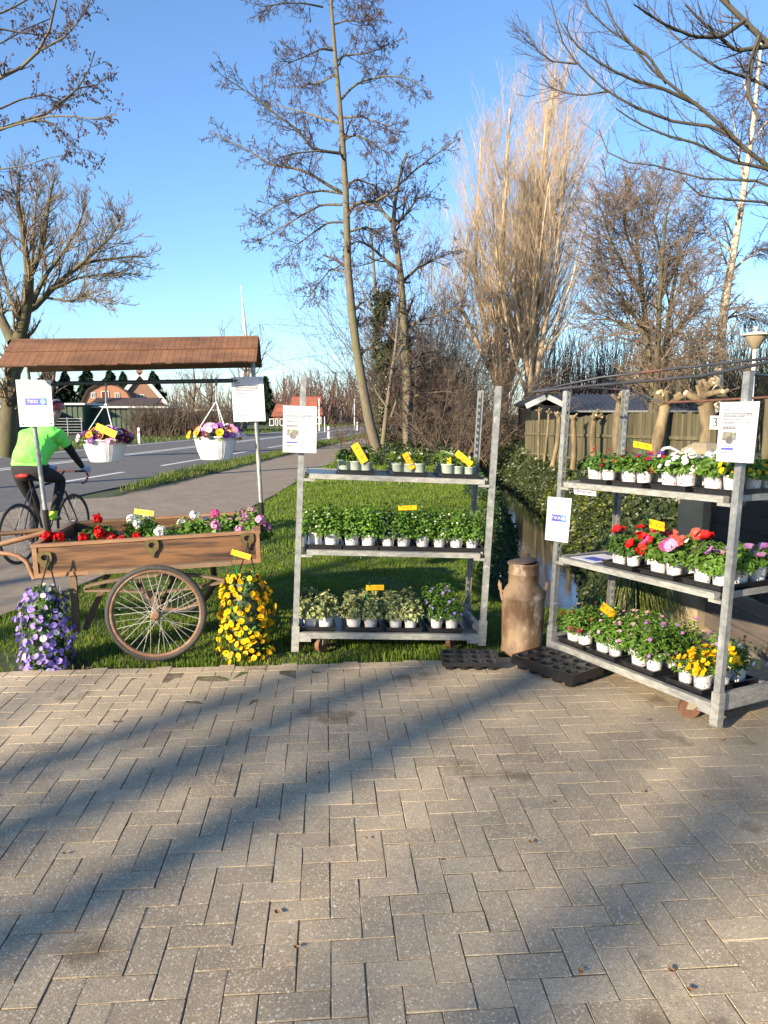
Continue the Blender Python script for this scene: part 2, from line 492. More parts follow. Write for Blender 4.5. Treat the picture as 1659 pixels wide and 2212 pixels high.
for (n, x0, x1, y0, y1, h, wd, sd) in ((150000, -4.5, 2.2, 4.6, 9, .04, .0055, 1), (80000, -3.6, 3.3, 9, 18, .06, .011, 2), (50000, -3, 4, 18, 46, .09, .024, 3)):
    px, py = scatter(n, x0, x1, y0, y1, sd); k = in_lawn(px, py)
    px, py = px[k], py[k]
    e = py - np.interp(px, PEX, PEY)
    clump = np.sin(px * 5 + 1.3) * np.sin(py * 4.1) + .6 * np.sin(px * 13 + py * 9)
    hh = h * (1 + .35 * clump) * np.where((e < .2) & (y0 < 5), 1.2, 1.0)
    parts.append(blades(n, px, py, np.clip(hh, .02, .2), wd, sd + 10))
def joinV(parts):
    V, F4, F3, o = [], [], [], 0
    for v, f in parts:
        V.append(v)
        for q in f: (F4 if q.shape[1] == 4 else F3).append(q + o)
        o += len(v)
    return np.concatenate(V), [np.concatenate(q) for q in (F4, F3) if q]
v, f = joinV(parts)
tag(link('lawn_grass', mesh_np('lawn_grass', v, f, M_GRASS)), 'short green lawn grass between the paving, the path and the ditch', 'grass', kind='stuff')
px, py = scatter(160000, -7, 4, 15, 60, 21)
k = (px < np.interp(py, PLY, PLX) - .02) & (px > np.interp(py, VY, VX) + .03)
px, py = px[k], py[k]
px = np.concatenate([px]); 
v, f = joinV([blades(0, px, py, .14 + .06 * np.sin(px * 3) , .02, 22, .8)])
M_GRASS2 = leafmat('verge grass', (.07, .125, .018), (.12, .16, .03), (.2, .17, .08), scale=1.5, trans=.3, edge=.58, spec=.2)
tag(link('verge_grass', mesh_np('verge_grass', v, f, M_GRASS2)), 'rough grass strip between the road and the path', 'grass', kind='stuff')
# far verge across the road
px, py = scatter(60000, -45, 20, 10, 130, 31)
e = np.interp(py, RNY, RNX) - RW - px
k = (e > .1) & (e < 7); px, py = px[k], py[k]
v, f = joinV([blades(0, px, py, .22, .06, 32, .7)])
tag(link('far_verge_grass', mesh_np('far_verge_grass', v, f, M_GRASS2)), 'strip of grass on the far side of the road', 'grass', kind='stuff')

def leaves(c, nrm, ln, wd, seed, droop=.3, fold=.25, spin=None):
    """diamond leaves at points c facing nrm"""
    r = np.random.default_rng(seed); n = len(c)
    nrm = nrm / (np.linalg.norm(nrm, axis=1, keepdims=True) + 1e-9)
    a = r.normal(size=(n, 3)) if spin is None else spin + r.normal(size=(n, 3)) * .35
    t = a - (a * nrm).sum(1, keepdims=True) * nrm; t /= np.linalg.norm(t, axis=1, keepdims=True) + 1e-9
    s = np.cross(nrm, t)
    ln = (np.ones(n) * ln * r.uniform(.65, 1.3, n))[:, None]; wd = (np.ones(n) * wd * r.uniform(.7, 1.25, n))[:, None]
    base = c - t * ln * .5
    tip = c + t * ln * .5 - nrm * ln * droop * .5
    mid = c + nrm * 0
    l = mid + s * wd * .5 + nrm * wd * fold; q = mid - s * wd * .5 + nrm * wd * fold
    V = np.stack([base, l, tip, q], 1).reshape(-1, 3)
    i = np.arange(n) * 4
    return V, [np.concatenate([np.stack([i, i + 2, i + 1], 1), np.stack([i, i + 3, i + 2], 1)])]
def cover(name, label, cat, n, region, x0, x1, y0, y1, hmax, ln, wd, m, seed):
    px, py = scatter(n, x0, x1, y0, y1, seed); k = region(px, py); px, py = px[k], py[k]
    r = np.random.default_rng(seed + 1)
    clump = .5 + .5 * np.sin(px * 4.1 + 2 * np.sin(py * 1.7)) * np.sin(py * 3.7 + 1.5 * np.sin(px * 2.3))
    pz = terrain(px, py) + r.uniform(0, 1, len(px)) ** .8 * hmax * (.35 + clump)
    nr = np.stack([r.normal(size=len(px)) * .7 - .35, r.normal(size=len(px)) * .7 - .5, np.abs(r.normal(size=len(px))) + .5], 1)
    sc = 1 + .035 * py
    v, f = leaves(np.stack([px, py, pz], 1), nr, ln * sc, wd * sc, seed + 2)
    return tag(link(name, mesh_np(name, v, f, m)), label, cat, kind='stuff')
M_IVY = leafmat('ivy leaf', (.022, .042, .012), (.05, .065, .018), (.14, .12, .04), scale=14, trans=.1, rough=.4, edge=.62)
M_CELAN = leafmat('bright weed leaf', (.16, .2, .02), (.1, .16, .018), (.22, .22, .03), scale=9, trans=.3, rough=.5)
M_WEED = leafmat('bank weed leaf', (.03, .07, .014), (.055, .1, .02), (.12, .15, .05), scale=11, trans=.2, edge=.64)
ditch = lambda x, y: x - np.interp(y, DY, DX)
cover('ivy', 'dark ivy covering the ditch bank below the board fence', 'ivy', 60000, lambda x, y: (ditch(x, y) > .42) & (x < 5.3 + .03 * y) & (y > 6.6 + .5 * (x < 2.9)), 2.3, 6.2, 6.4, 30, .3, .055, .05, M_IVY, 41)
cover('ivy', 'ivy carpet on the ground around the foot of the tall bare trees', 'ivy', 22000, lambda x, y: (ditch(x, y) < 4) & (ditch(x, y) > -4.5), -1.5, 8, 24, 46, .5, .07, .06, M_IVY, 51)
cover('bright_weeds', 'bright yellow green weeds sprawling over the far ditch bank', 'weeds', 12000, lambda x, y: (ditch(x, y) > .35) & (ditch(x, y) < 1.5 + .3 * np.sin(y * 2)) & (y > 11.5) & (y < 19), 2.5, 6, 10, 22, .3, .045, .04, M_CELAN, 61)
cover('bank_weeds', 'leafy green weeds along the lawn side of the ditch', 'weeds', 22000, lambda x, y: (ditch(x, y) < -.42) & (ditch(x, y) > -1.2 - .3 * np.sin(y * 1.3)) & (y > 8.0), .5, 3.5, 7, 26, .22, .05, .04, M_WEED, 71)
# daisies on the lawn
px, py = scatter(260, -3.2, 1.6, 5.2, 11, 81); k = in_lawn(px, py); px, py = px[k][:90], py[k][:90]
n = len(px); c = np.stack([px, py, np.full(n, .035)], 1)
v, f = leaves(c, np.tile((-.1, -.3, 1.0), (n, 1)), .016, .016, 82, 0, 0)
tag(link('daisies', mesh_np('daisies', v, f, M_WHITE)), 'tiny white daisies dotted over the lawn', 'daisies', kind='stuff')
# ================================================================== TREES
def unit(a): return a / (np.linalg.norm(a, axis=-1, keepdims=True) + 1e-9)
def tubes(Pp, R, s):
    """batch of tapering tubes: Pp (b,k,3), R (b,k)"""
    b, k, _ = Pp.shape
    T = np.empty_like(Pp); T[:, 1:-1] = Pp[:, 2:] - Pp[:, :-2]; T[:, 0] = Pp[:, 1] - Pp[:, 0]; T[:, -1] = Pp[:, -1] - Pp[:, -2]
    T = unit(T)
    ref = np.where(np.abs(T[:, :1, 2:3]) < .8, np.array((0, 0, 1.0)), np.array((1.0, 0, 0)))
    A = unit(np.cross(np.broadcast_to(ref, T.shape), T)); C = np.cross(T, A)
    ph = np.arange(s) * 2 * np.pi / s
    V = Pp[:, :, None] + R[:, :, None, None] * (A[:, :, None] * np.cos(ph)[None, None, :, None] + C[:, :, None] * np.sin(ph)[None, None, :, None])
    base = (np.arange(b)[:, None, None] * k + np.arange(k - 1)[None, :, None]) * s
    q = np.arange(s)[None, None, :]; q2 = (q + 1) % s
    F = np.stack([base + q, base + q2, base + s + q2, base + s + q], -1).reshape(-1, 4)
    return V.reshape(-1, 3), [F]
def resample(pts, k):
    pts = np.asarray(pts, float)
    d = np.concatenate(([0], np.cumsum(np.linalg.norm(np.diff(pts, axis=0), axis=1)))); d /= d[-1]
    t = np.linspace(0, 1, k)
    # Catmull-Rom style smoothing by dense linear + averaging
    q = np.stack([np.interp(np.linspace(0, 1, k * 4), d, pts[:, i]) for i in range(3)], 1)
    for _ in range(3): q[1:-1] = (q[:-2] + 2 * q[1:-1] + q[2:]) / 4
    return np.stack([np.interp(t, np.linspace(0, 1, k * 4), q[:, i]) for i in range(3)], 1)
def kids(Pp, R, n, t0, t1, lo, hi, ang, dang, trop, curl, k, rr, r, rmin=.004, short=.55, absL=None, end=.3):
    b, kk, _ = Pp.shape
    L = np.linalg.norm(np.diff(Pp, axis=1), axis=2).sum(1)
    t = t0 + (t1 - t0) * ((np.arange(n)[None] + r.uniform(0, 1, (b, n))) / n)
    x = np.clip(t * (kk - 1), 0, kk - 1.001); i = x.astype(int); f = (x - i)[..., None]
    bi = np.arange(b)[:, None]
    p = Pp[bi, i] * (1 - f) + Pp[bi, i + 1] * f
    tn = unit(Pp[bi, i + 1] - Pp[bi, i]); rad = R[bi, i] * (1 - f[..., 0]) + R[bi, i + 1] * f[..., 0]
    g = r.normal(size=(b, n, 3)); pe = unit(g - (g * tn).sum(-1, keepdims=True) * tn)
    a = (ang + dang * r.normal(size=(b, n)))[..., None]
    d = (tn * np.cos(a) + pe * np.sin(a)).reshape(-1, 3); p = p.reshape(-1, 3)
    ln = ((L[:, None] if absL is None else absL) * r.uniform(lo, hi, (b, n)) * (1 - short * t)).reshape(-1)
    m = len(p); out = np.empty((m, k, 3)); out[:, 0] = p
    trop = np.asarray(trop, float)
    for s in range(1, k):
        d = unit(d + curl * r.normal(size=(m, 3)) + trop)
        p = p + d * (ln / (k - 1))[:, None]; out[:, s] = p
    r0 = np.maximum(rad.reshape(-1) * rr, rmin)
    return out, np.maximum(r0[:, None] * np.linspace(1, end, k)[None], rmin * .7)
def bark(name, c1, c2, c3=None, **kw): return mat(name, c1, c2, rough=.9, scale=9, detail=6, stretch=(1, 1, .35), c3=c3, s3=2.5, bmp=.5, bdist=.01, **kw)
M_BARK = bark('alder bark', (.16, .135, .095), (.10, .085, .06), (.12, .125, .05))
M_TWIGP = mat('purplish twig', (.085, .06, .055), (.06, .045, .045), rough=.8, scale=3)
M_CATKIN = mat('dark cones and catkins', (.1, .055, .055), (.075, .045, .05), rough=.8)
M_POPL = bark('poplar shoots', (.5, .385, .25), (.37, .28, .18), (.6, .48, .33))
M_WILL = bark('willow bark', (.11, .095, .055), (.07, .06, .037), (.085, .095, .03))
M_WTWIG = mat('tan willow twig', (.22, .16, .085), (.15, .115, .07), rough=.8, scale=2)
M_BROWN = mat('brown twig', (.13, .095, .065), (.09, .068, .05), rough=.85, scale=2)
M_HTWIG = mat('warm brown twig', (.2, .145, .1), (.14, .105, .075), rough=.85, scale=2)
M_BIRCH = mat('birch bark', (.55, .47, .36), (.45, .37, .27), rough=.8, scale=6, stretch=(1, 1, .5), c3=(.06, .045, .035), s3=9, lo3=.6, hi3=.66)
M_BIRCHL = bark('old birch foot bark', (.16, .14, .09), (.1, .09, .06))
M_MAPLE = bark('mossy limb bark', (.075, .065, .045), (.05, .046, .034), (.065, .07, .028))
def blobs(c, ln, r0, seed, sag=.8):
    """small spindle shapes hanging at c"""
    r = np.random.default_rng(seed); n = len(c)
    d = unit(r.normal(size=(n, 3)) * .5 + np.array((0, 0, -sag)))
    l = (ln * r.uniform(.6, 1.3, n))[:, None]
    Pp = np.stack([c, c + d * l * .3, c + d * l * .75, c + d * l], 1)
    R = np.tile(np.array((.3, 1, .9, .2)) * r0, (n, 1)) * r.uniform(.7, 1.2, (n, 1))
    return tubes(Pp, R, 4)
def tree(name, label, cat, limbs, Y, lv, mb, mt, seed, dz=.8, group=None, catk=0, ck=(.05, .011), base=None, ivy=0, extra=None, tmin=.006):
    """limbs: (points (u,v[,dy]), r0, r1, grows) ; lv: list of level parameter dicts"""
    r = np.random.default_rng(seed)
    P0, R0, G0 = [], [], []
    K = 14
    for pts, r0, r1, g in limbs:
        w = []
        drift = r.uniform(-dz, dz) if g else 0
        for i, q in enumerate(pts):
            w.append(q if len(q) == 4 else P(q[0], q[1], Y + drift * i / max(1, len(pts) - 1) + (q[2] if len(q) > 2 else 0)))
        w = [np.array(q[:3], float) for q in w]
        P0.append(resample(w, K)); R0.append(np.linspace(r0, r1, K)); G0.append(g)
    P0, R0, G0 = np.array(P0), np.array(R0), np.array(G0)
    foot = P0[0, 0]
    root = thing(name, label, cat, foot, 0, group)
    v, f = tubes(P0, R0, 9)
    link('trunk', mesh_np('trunk', v, f, mb, smooth=True), root)
    Pc, Rc = P0[G0 > 0], R0[G0 > 0]
    tw = []; tips = []
    for q in lv:
        q = dict(q); s = q.pop('s', 3)
        Pc, Rc = kids(Pc, Rc, r=r, **q)
        if q['rr'] < 9: tw.append(tubes(Pc, Rc, s))
        tips.append(Pc)
    v, f = joinV(tw)
    link('crown', mesh_np('crown', v, f, mt, smooth=True), root)
    if catk:
        src = tips[-1]; i = r.integers(0, len(src), catk); j = r.integers(max(1, src.shape[1] - 3), src.shape[1], catk)
        v, f = blobs(src[i, j], ck[0], ck[1], seed + 1)
        link('catkins', mesh_np('catkins', v, f, M_CATKIN), root)['kind'] = 'stuff'
    if ivy:
        i = r.integers(0, ivy_limbs(limbs), ivy); t = r.uniform(0, 1, ivy) ** 1.3 * 9
        k = t.astype(int); fr = (t - k)[:, None]
        c = P0[i, k] * (1 - fr) + P0[i, k + 1] * fr
        d = unit(r.normal(size=(ivy, 3)))
        c = c + d * (R0[i, k] + r.uniform(.02, .3, ivy))[:, None]
        v, f = leaves(c, d + np.array((-.3, -.4, .3)), .11, .1, seed + 3)
        link('ivy_leaves', mesh_np('ivy_leaves', v, f, M_IVY), root)['kind'] = 'stuff'
    return root
def ivy_limbs(limbs): return max(1, sum(1 for l in limbs if l[3] == 2) or 1)

# tall alder in the middle
A = [([(818, 985), (801, 930), (770, 760), (752, 600), (748, 430), (742, 330), (735, 240), (722, 100), (712, -40), (703, -170)], .2, .03, 1),
     ([(737, 415), (708, 400), (675, 378), (643, 364), (584, 357), (530, 320), (486, 302), (457, 280)], .065, .012, 1),
     ([(741, 418), (694, 411), (643, 422), (584, 451), (541, 484)], .05, .012, 1),
     ([(735, 331), (694, 326), (672, 320), (643, 280), (595, 247), (548, 207), (501, 178), (473, 158)], .06, .012, 1),
     ([(735, 331), (694, 326), (640, 330), (590, 345)], .045, .012, 1),
     ([(732, 266), (701, 258), (664, 244), (613, 233), (577, 218)], .05, .012, 1),
     ([(719, 109), (694, 105), (664, 120), (628, 135), (603, 131)], .04, .01, 1),
     ([(697, 15), (657, 7), (613, 7), (562, 15)], .035, .01, 1),
     ([(725, 160), (700, 175), (660, 185), (620, 190)], .035, .01, 1),
     ([(739, 442), (694, 442), (657, 462), (621, 484), (584, 506), (548, 524)], .05, .01, 1),
     ([(745, 480), (710, 480), (680, 500), (640, 530), (610, 560)], .045, .01, 1),
     ([(737, 215), (755, 193), (779, 176), (832, 164), (875, 167), (926, 193)], .05, .01, 1),
     ([(724, 135), (741, 120), (766, 118), (803, 113), (839, 95)], .045, .01, 1),
     ([(737, 255), (781, 251), (817, 266), (864, 280)], .045, .01, 1),
     ([(741, 302), (766, 291), (803, 306), (839, 335)], .05, .01, 1),
     ([(748, 404), (770, 386), (817, 404), (850, 437)], .05, .01, 1),
     ([(753, 455), (773, 437), (821, 433), (864, 397), (905, 360), (955, 324), (992, 298)], .07, .012, 1),
     ([(715, 55), (748, 44), (785, 47), (817, 36)], .035, .01, 1),
     ([(712, 10), (730, -10), (770, -5), (810, 5)], .03, .01, 1),
     ([(755, 500), (790, 490), (830, 510), (870, 520)], .05, .01, 1),
     ([(748, 590), (715, 580), (690, 610), (668, 640)], .04, .01, 1)]
LVA = [dict(n=19, t0=.2, t1=.99, lo=.18, hi=.42, ang=.85, dang=.2, trop=(0, 0, .05), curl=.16, k=6, rr=.5, rmin=.012, absL=3.6, short=.4, s=4),
       dict(n=6, t0=.2, t1=1, lo=.3, hi=.7, ang=.8, dang=.25, trop=(0, 0, -.03), curl=.25, k=4, rr=.6, rmin=.0095),
       dict(n=4, t0=.2, t1=1, lo=.3, hi=.7, ang=.8, dang=.3, trop=(0, 0, -.15), curl=.3, k=3, rr=.7, rmin=.008)]
tree('alder_tree', 'tallest bare alder with slim straight trunk and spreading side branches', 'tree', A, 28, LVA, M_BARK, M_TWIGP, 11, dz=2.2, catk=5000, ck=(.1, .0095))
# second alder group behind it
A2 = [([(884, 985), (880, 821), (873, 712), (865, 585), (851, 491), (843, 470), (856, 430), (862, 380), (880, 330)], .27, .04, 1),
      ([(845, 478), (815, 445), (790, 440), (765, 470)], .08, .015, 1), ([(865, 585), (830, 560), (800, 530), (770, 520), (740, 540)], .08, .015, 1),
      ([(850, 490), (880, 460), (900, 430), (930, 420)], .07, .015, 1), ([(868, 610), (900, 580), (940, 560), (990, 540)], .07, .015, 1),
      ([(873, 712), (910, 690), (950, 680), (1000, 660)], .07, .015, 1), ([(876, 760), (840, 720), (815, 700), (790, 690)], .06, .015, 1),
      ([(880, 860), (915, 850), (960, 845), (1000, 850)], .05, .01, 1), ([(878, 800), (910, 790), (950, 780)], .05, .01, 1)]
tree('alder_tree', 'thick grey alder trunk just right of the tallest alder', 'tree', A2, 31, LVA, M_BARK, M_TWIGP, 12, dz=2, catk=1200, ck=(.1, .0115))
A3 = [([(824, 985), (836, 876), (855, 748), (862, 657), (868, 600), (860, 540)], .1, .02, 1), ([(836, 880), (815, 850), (800, 820)], .04, .01, 1), ([(850, 780), (880, 740), (910, 720)], .04, .01, 1), ([(845, 900), (862, 850), (868, 800), (872, 770)], .05, .02, 1)]
tree('alder_tree', 'thin pale leaning alder stem crossing the thick grey trunk', 'tree', A3, 29.5, LVA, M_BARK, M_TWIGP, 13, dz=1.2)
A4 = [([(826, 975), (822, 850), (816, 740), (812, 640), (806, 560), (800, 480)], .15, .04, 2), ([(815, 700), (835, 640), (850, 600)], .06, .02, 2), ([(820, 800), (840, 760), (850, 700)], .06, .02, 2), ([(815, 690), (790, 640), (770, 600), (745, 570)], .05, .01, 1)]
tree('ivy_clad_tree', 'dark ivy clad trunk standing behind the tallest alder', 'tree', A4, 33, LVA, M_BARK, M_TWIGP, 14, dz=1.2, ivy=6500)
# undergrowth between alders and poplars
def shrub(label, u, v, Y, wdt, hgt, n, seed, m, group, name='bare_shrub', lvx=None, up=.15):
    r = np.random.default_rng(seed); b0 = P(u, v, Y); b0[2] = float(terrain(b0[0], b0[1]))
    root = thing(name, label, 'shrub', b0, 0, group)
    bx = b0 + np.stack([r.normal(size=n) * wdt * .22, r.normal(size=n) * wdt * .22, np.zeros(n)], 1)
    d = unit(np.stack([r.normal(size=n) * .45, r.normal(size=n) * .4, np.ones(n)], 1))
    L = hgt * r.uniform(.55, 1.05, n); k = 7; out = np.empty((n, k, 3)); p = bx; out[:, 0] = p
    for s in range(1, k):
        d = unit(d + .12 * r.normal(size=(n, 3)) + np.array((0, 0, up * .3))); p = p + d * (L / (k - 1))[:, None]; out[:, s] = p
    R = np.linspace(1, .3, k)[None] * r.uniform(.012, .03, n)[:, None]
    c1, r1 = kids(out, R, 11, .12, 1, .2, .5, .7, .25, (0, 0, .04), .2, 5, .55, r, .007)
    c2, r2 = kids(c1, r1, 6, .2, 1, .3, .7, .75, .3, (0, 0, .0), .25, 3, .7, r, .0055)
    v, f = tubes(out, R, 5); link('stems', mesh_np('stems', v, f, m, smooth=True), root)
    v, f = joinV([tubes(c1, r1, 3), tubes(c2, r2, 3)]); link('twigs', mesh_np('twigs', v, f, m), root)
for i, (lb, u, Y, wd, hg, n) in enumerate((('bare brown thicket hugging the foot of the alders', 905, 34, 4.0, 7.5, 50), ('tangled bare undergrowth right of the thick alder trunk', 955, 33, 4.0, 7.0, 50),
                        ('bare bushes left of the poplar trunks behind the trolley post', 1010, 35, 3.8, 7.0, 46), ('low bare sprigs at the path edge by the alder', 770, 33, 2.2, 2.4, 14),
                        ('tall bare tangle behind the ivy clad trunk', 850, 37, 4.5, 9.5, 44), ('dense bare scrub in front of the left poplar', 1045, 32, 2.6, 4.5, 30), ('tall bare saplings right of the thick alder trunk', 935, 39, 5.0, 12, 44), ('tall bare saplings left of the golden poplars', 985, 41, 5.0, 11, 44), ('bare brush at the lawn end by the ditch', 965, 27, 2.6, 3.2, 30))):
    shrub(lb, u, 960, Y, wd, hg, n, 100 + i, M_BROWN, 'bare undergrowth below the trees')
# two fastigiate poplars
def poplar(label, spine, Y, n, spread, seed):
    r = np.random.default_rng(seed)
    sp = resample([P(u, v, Y) for u, v in spine], 16); R0 = np.linspace(.36, .05, 16)
    root = thing('poplar_tree', label, 'tree', sp[0], 0, 'bare golden poplars by the ditch')
    forks = []
    for k in range(4):       # stems rising beside the main one
        b0 = sp[2] + (sp[3] - sp[2]) * k * .4; a = r.uniform(0, 2 * np.pi)
        e = sp[-1 - k] + np.array((math.cos(a) * spread * .45, math.sin(a) * spread * .3, -r.uniform(.5, 3)))
        m = (b0 + e) / 2 + np.array((math.cos(a) * spread * .28, math.sin(a) * spread * .2, 0))
        forks.append(resample([b0, m, e], 16))
    S0 = np.array([sp] + forks); RR = np.array([R0] + [np.linspace(.15, .03, 16)] * 4)
    c1, r1 = kids(S0, RR, n, .12, .97, .32, .6, .58, .14, (0, 0, .1), .06, 8, .24, r, .010, short=.72)
    c2, r2 = kids(c1, r1, 11, .12, 1, .28, .6, .4, .12, (0, 0, .10), .08, 6, .5, r, .0065, short=.4)
    c3, r3 = kids(c2, r2, 5, .2, 1, .35, .75, .38, .15, (0, 0, .08), .1, 4, .6, r, .0045, short=.3)
    v, f = tubes(S0, RR, 10); link('trunk', mesh_np('trunk', v, f, M_POPL, smooth=True), root)
    v, f = joinV([tubes(c1, r1, 4), tubes(c2, r2, 3), tubes(c3, r3, 3)]); link('crown', mesh_np('crown', v, f, M_POPL, smooth=True), root)
poplar('tall golden bare poplar standing right behind the ditch corner', [(1142, 990), (1146, 850), (1150, 700), (1158, 520), (1178, 330), (1200, 150)], 37, 36, 4.2, 21)
poplar('shorter golden bare poplar just left of the tall one', [(1083, 990), (1086, 850), (1080, 650), (1088, 450), (1102, 235)], 38, 36, 4.2, 22)
# spreading multi stemmed tree behind the fence on the right
HB = [([(1412, 930), (1408, 800), (1398, 720), (1388, 640), (1380, 560), (1372, 480)], .16, .03, 1), ([(1416, 930), (1420, 760), (1425, 650), (1430, 560), (1440, 460)], .12, .03, 1),
      ([(1440, 930), (1436, 800), (1442, 700), (1455, 620), (1470, 540)], .13, .03, 1), ([(1400, 740), (1370, 680), (1335, 630), (1300, 590)], .07, .015, 1), ([(1398, 720), (1360, 710), (1320, 690), (1280, 690)], .06, .015, 1),
      ([(1440, 740), (1480, 690), (1510, 650), (1540, 620)], .07, .015, 1), ([(1438, 790), (1480, 770), (1520, 760)], .06, .015, 1), ([(1390, 650), (1350, 580), (1320, 520), (1300, 460)], .06, .015, 1),
      ([(1425, 650), (1460, 580), (1500, 500)], .06, .015, 1), ([(1380, 570), (1350, 500), (1345, 430)], .05, .012, 1), ([(1430, 560), (1410, 480), (1420, 410)], .05, .012, 1)]
LVH = [dict(n=28, t0=.12, t1=1, lo=.3, hi=.7, ang=.75, dang=.25, trop=(0, 0, .06), curl=.14, k=6, rr=.42, rmin=.010, absL=3.9, short=.4, s=4),
       dict(n=8, t0=.15, t1=1, lo=.3, hi=.7, ang=.7, dang=.25, trop=(0, 0, .03), curl=.2, k=4, rr=.6, rmin=.0085),
       dict(n=7, t0=.2, t1=1, lo=.4, hi=.9, ang=.7, dang=.25, trop=(0, 0, .0), curl=.25, k=3, rr=.7, rmin=.0065)]
tree('bare_tree', 'bushy bare tree with several mossy stems behind the fence', 'tree', HB, 24, LVH, M_WILL, M_HTWIG, 31, dz=2.2)
# birch
BI = [([(1543, 960), (1552, 800), (1562, 680), (1578, 580), (1596, 480), (1608, 400), (1624, 300), (1636, 180), (1645, 90)], .2, .04, 1),
      ([(1586, 545), (1560, 530), (1535, 512), (1520, 480), (1510, 440)], .04, .012, 1), ([(1608, 400), (1600, 350), (1592, 300), (1580, 240)], .045, .012, 1), ([(1575, 590), (1610, 560), (1640, 540), (1670, 540)], .05, .012, 1),
      ([(1560, 690), (1600, 680), (1640, 690)], .05, .012, 1), ([(1620, 320), (1650, 270), (1680, 240)], .045, .012, 1), ([(1630, 240), (1610, 190), (1600, 140)], .03, .01, 1)]
LVB = [dict(n=20, t0=.25, t1=1, lo=.25, hi=.5, ang=.6, dang=.2, trop=(0, 0, .0), curl=.1, k=6, rr=.4, rmin=.009, absL=3.4, short=.4, s=3),
       dict(n=8, t0=.15, t1=1, lo=.35, hi=.8, ang=.6, dang=.25, trop=(0, 0, -.22), curl=.12, k=5, rr=.6, rmin=.007),
       dict(n=4, t0=.2, t1=1, lo=.4, hi=.8, ang=.5, dang=.25, trop=(0, 0, -.25), curl=.15, k=3, rr=.7, rmin=.006)]
tree('birch_tree', 'leaning pale barked birch at the right edge behind the fence', 'tree', BI, 26, LVB, M_BIRCH, M_TWIGP, 32, dz=1.5)
# overhanging tree top right, trunk outside the picture
T0 = (1905, 560)
OV = [([(1905, 1500), (1900, 1000), (1895, 700), (1880, 300), (1850, -100)], .24, .12, 0),
      ([T0, (1780, 440), (1659, 360), (1611, 324), (1554, 267), (1493, 215), (1417, 162), (1376, 109), (1336, 65), (1311, 24), (1300, -20)], .04, .008, 1),
      ([(1880, 330), (1760, 190), (1659, 95), (1607, 45), (1562, 0), (1500, -60)], .052, .024, 1),
      ([(1880, 330), (1740, 240), (1635, 174), (1554, 150), (1485, 105), (1440, 60), (1400, 10)], .028, .007, 1),
      ([(1700, 385), (1659, 364), (1574, 348), (1514, 312), (1433, 291), (1372, 263), (1331, 235)], .024, .007, 1),
      ([T0, (1740, 440), (1643, 389), (1514, 387), (1417, 356), (1352, 352), (1311, 336), (1293, 279)], .022, .006, 1),
      ([(1600, 315), (1554, 275), (1453, 263), (1372, 231), (1311, 198), (1246, 138), (1214, 93), (1190, 0)], .022, .006, 1),
      ([(1311, 198), (1260, 206), (1220, 200), (1180, 187)], .012, .005, 1), ([(1246, 138), (1190, 132), (1157, 105), (1137, 69)], .012, .005, 1),
      ([(1505, 225), (1430, 190), (1360, 170), (1300, 140), (1240, 95), (1218, 50)], .024, .006, 1), ([(1440, 180), (1400, 120), (1310, 60), (1270, 20), (1256, -20)], .02, .006, 1),
      ([(1800, 520), (1659, 437), (1595, 433), (1514, 425), (1473, 385)], .025, .006, 1), ([(1607, 45), (1560, 80), (1500, 80), (1430, 50), (1370, 10)], .03, .008, 1),
      ([(1640, 80), (1620, 150), (1615, 200), (1640, 260)], .035, .015, 1), ([(1659, 100), (1590, 110), (1530, 60), (1480, 10)], .03, .01, 1)]
LVO = [dict(n=18, t0=.2, t1=.98, lo=.2, hi=.48, ang=.55, dang=.2, trop=(0, 0, .09), curl=.09, k=7, rr=.38, rmin=.0038, absL=1.7, short=.45, s=4),
       dict(n=4, t0=.2, t1=.95, lo=.25, hi=.65, ang=.6, dang=.2, trop=(0, 0, .08), curl=.12, k=5, rr=.6, rmin=.0028)]
tree('overhanging_tree', 'bare tree reaching in from the top right with curved upswept branches', 'tree', OV, 9.5, LVO, M_MAPLE, M_TWIGP, 33, dz=1.0)
# alder branches reaching in from the left
OL = [([(-330, 1330), (-320, 900), (-310, 500), (-300, 200), (-290, -200)], .2, .1, 0),
      ([(-305, 420), (-150, 260), (0, 167), (44, 149), (87, 109), (113, 55), (120, 0), (135, -60)], .06, .015, 1),
      ([(-305, 430), (-140, 330), (0, 280), (44, 262), (102, 247), (156, 207), (190, 160), (205, 110)], .055, .01, 1),
      ([(-20, 285), (102, 251), (156, 251), (204, 258), (251, 247)], .022, .008, 1), ([(60, 262), (109, 262), (153, 306), (182, 335), (207, 360)], .018, .006, 1),
      ([(-305, 470), (-100, 400), (0, 364), (55, 360), (98, 342), (135, 335)], .03, .006, 1), ([(0, 235), (44, 215), (91, 204), (146, 218), (190, 200)], .02, .007, 1),
      ([(-300, 100), (-120, 60), (0, 30), (60, 0), (100, -40)], .04, .012, 1), ([(-300, 150), (-100, 120), (0, 95), (60, 60), (110, 40)], .03, .01, 1), ([(87, 109), (140, 80), (175, 40), (195, 0)], .022, .008, 1), ([(-100, 400), (-20, 400), (30, 420), (60, 400)], .02, .006, 1),
      ([(120, 230), (170, 190), (205, 185), (235, 165)], .02, .007, 1), ([(-10, 60), (40, 70), (90, 75), (140, 70)], .02, .007, 1)]
LVL = [dict(n=16, t0=.25, t1=.98, lo=.2, hi=.5, ang=.8, dang=.2, trop=(0, 0, .03), curl=.16, k=5, rr=.5, rmin=.0055, absL=1.5, short=.4, s=4),
       dict(n=5, t0=.2, t1=1, lo=.3, hi=.7, ang=.8, dang=.25, trop=(0, 0, .0), curl=.22, k=3, rr=.65, rmin=.005)]
tree('alder_tree', 'alder branches hung with small dark cones at top left corner', 'tree', OL, 15, LVL, M_BARK, M_TWIGP, 34, dz=1.5, catk=2600, ck=(.05, .0115))
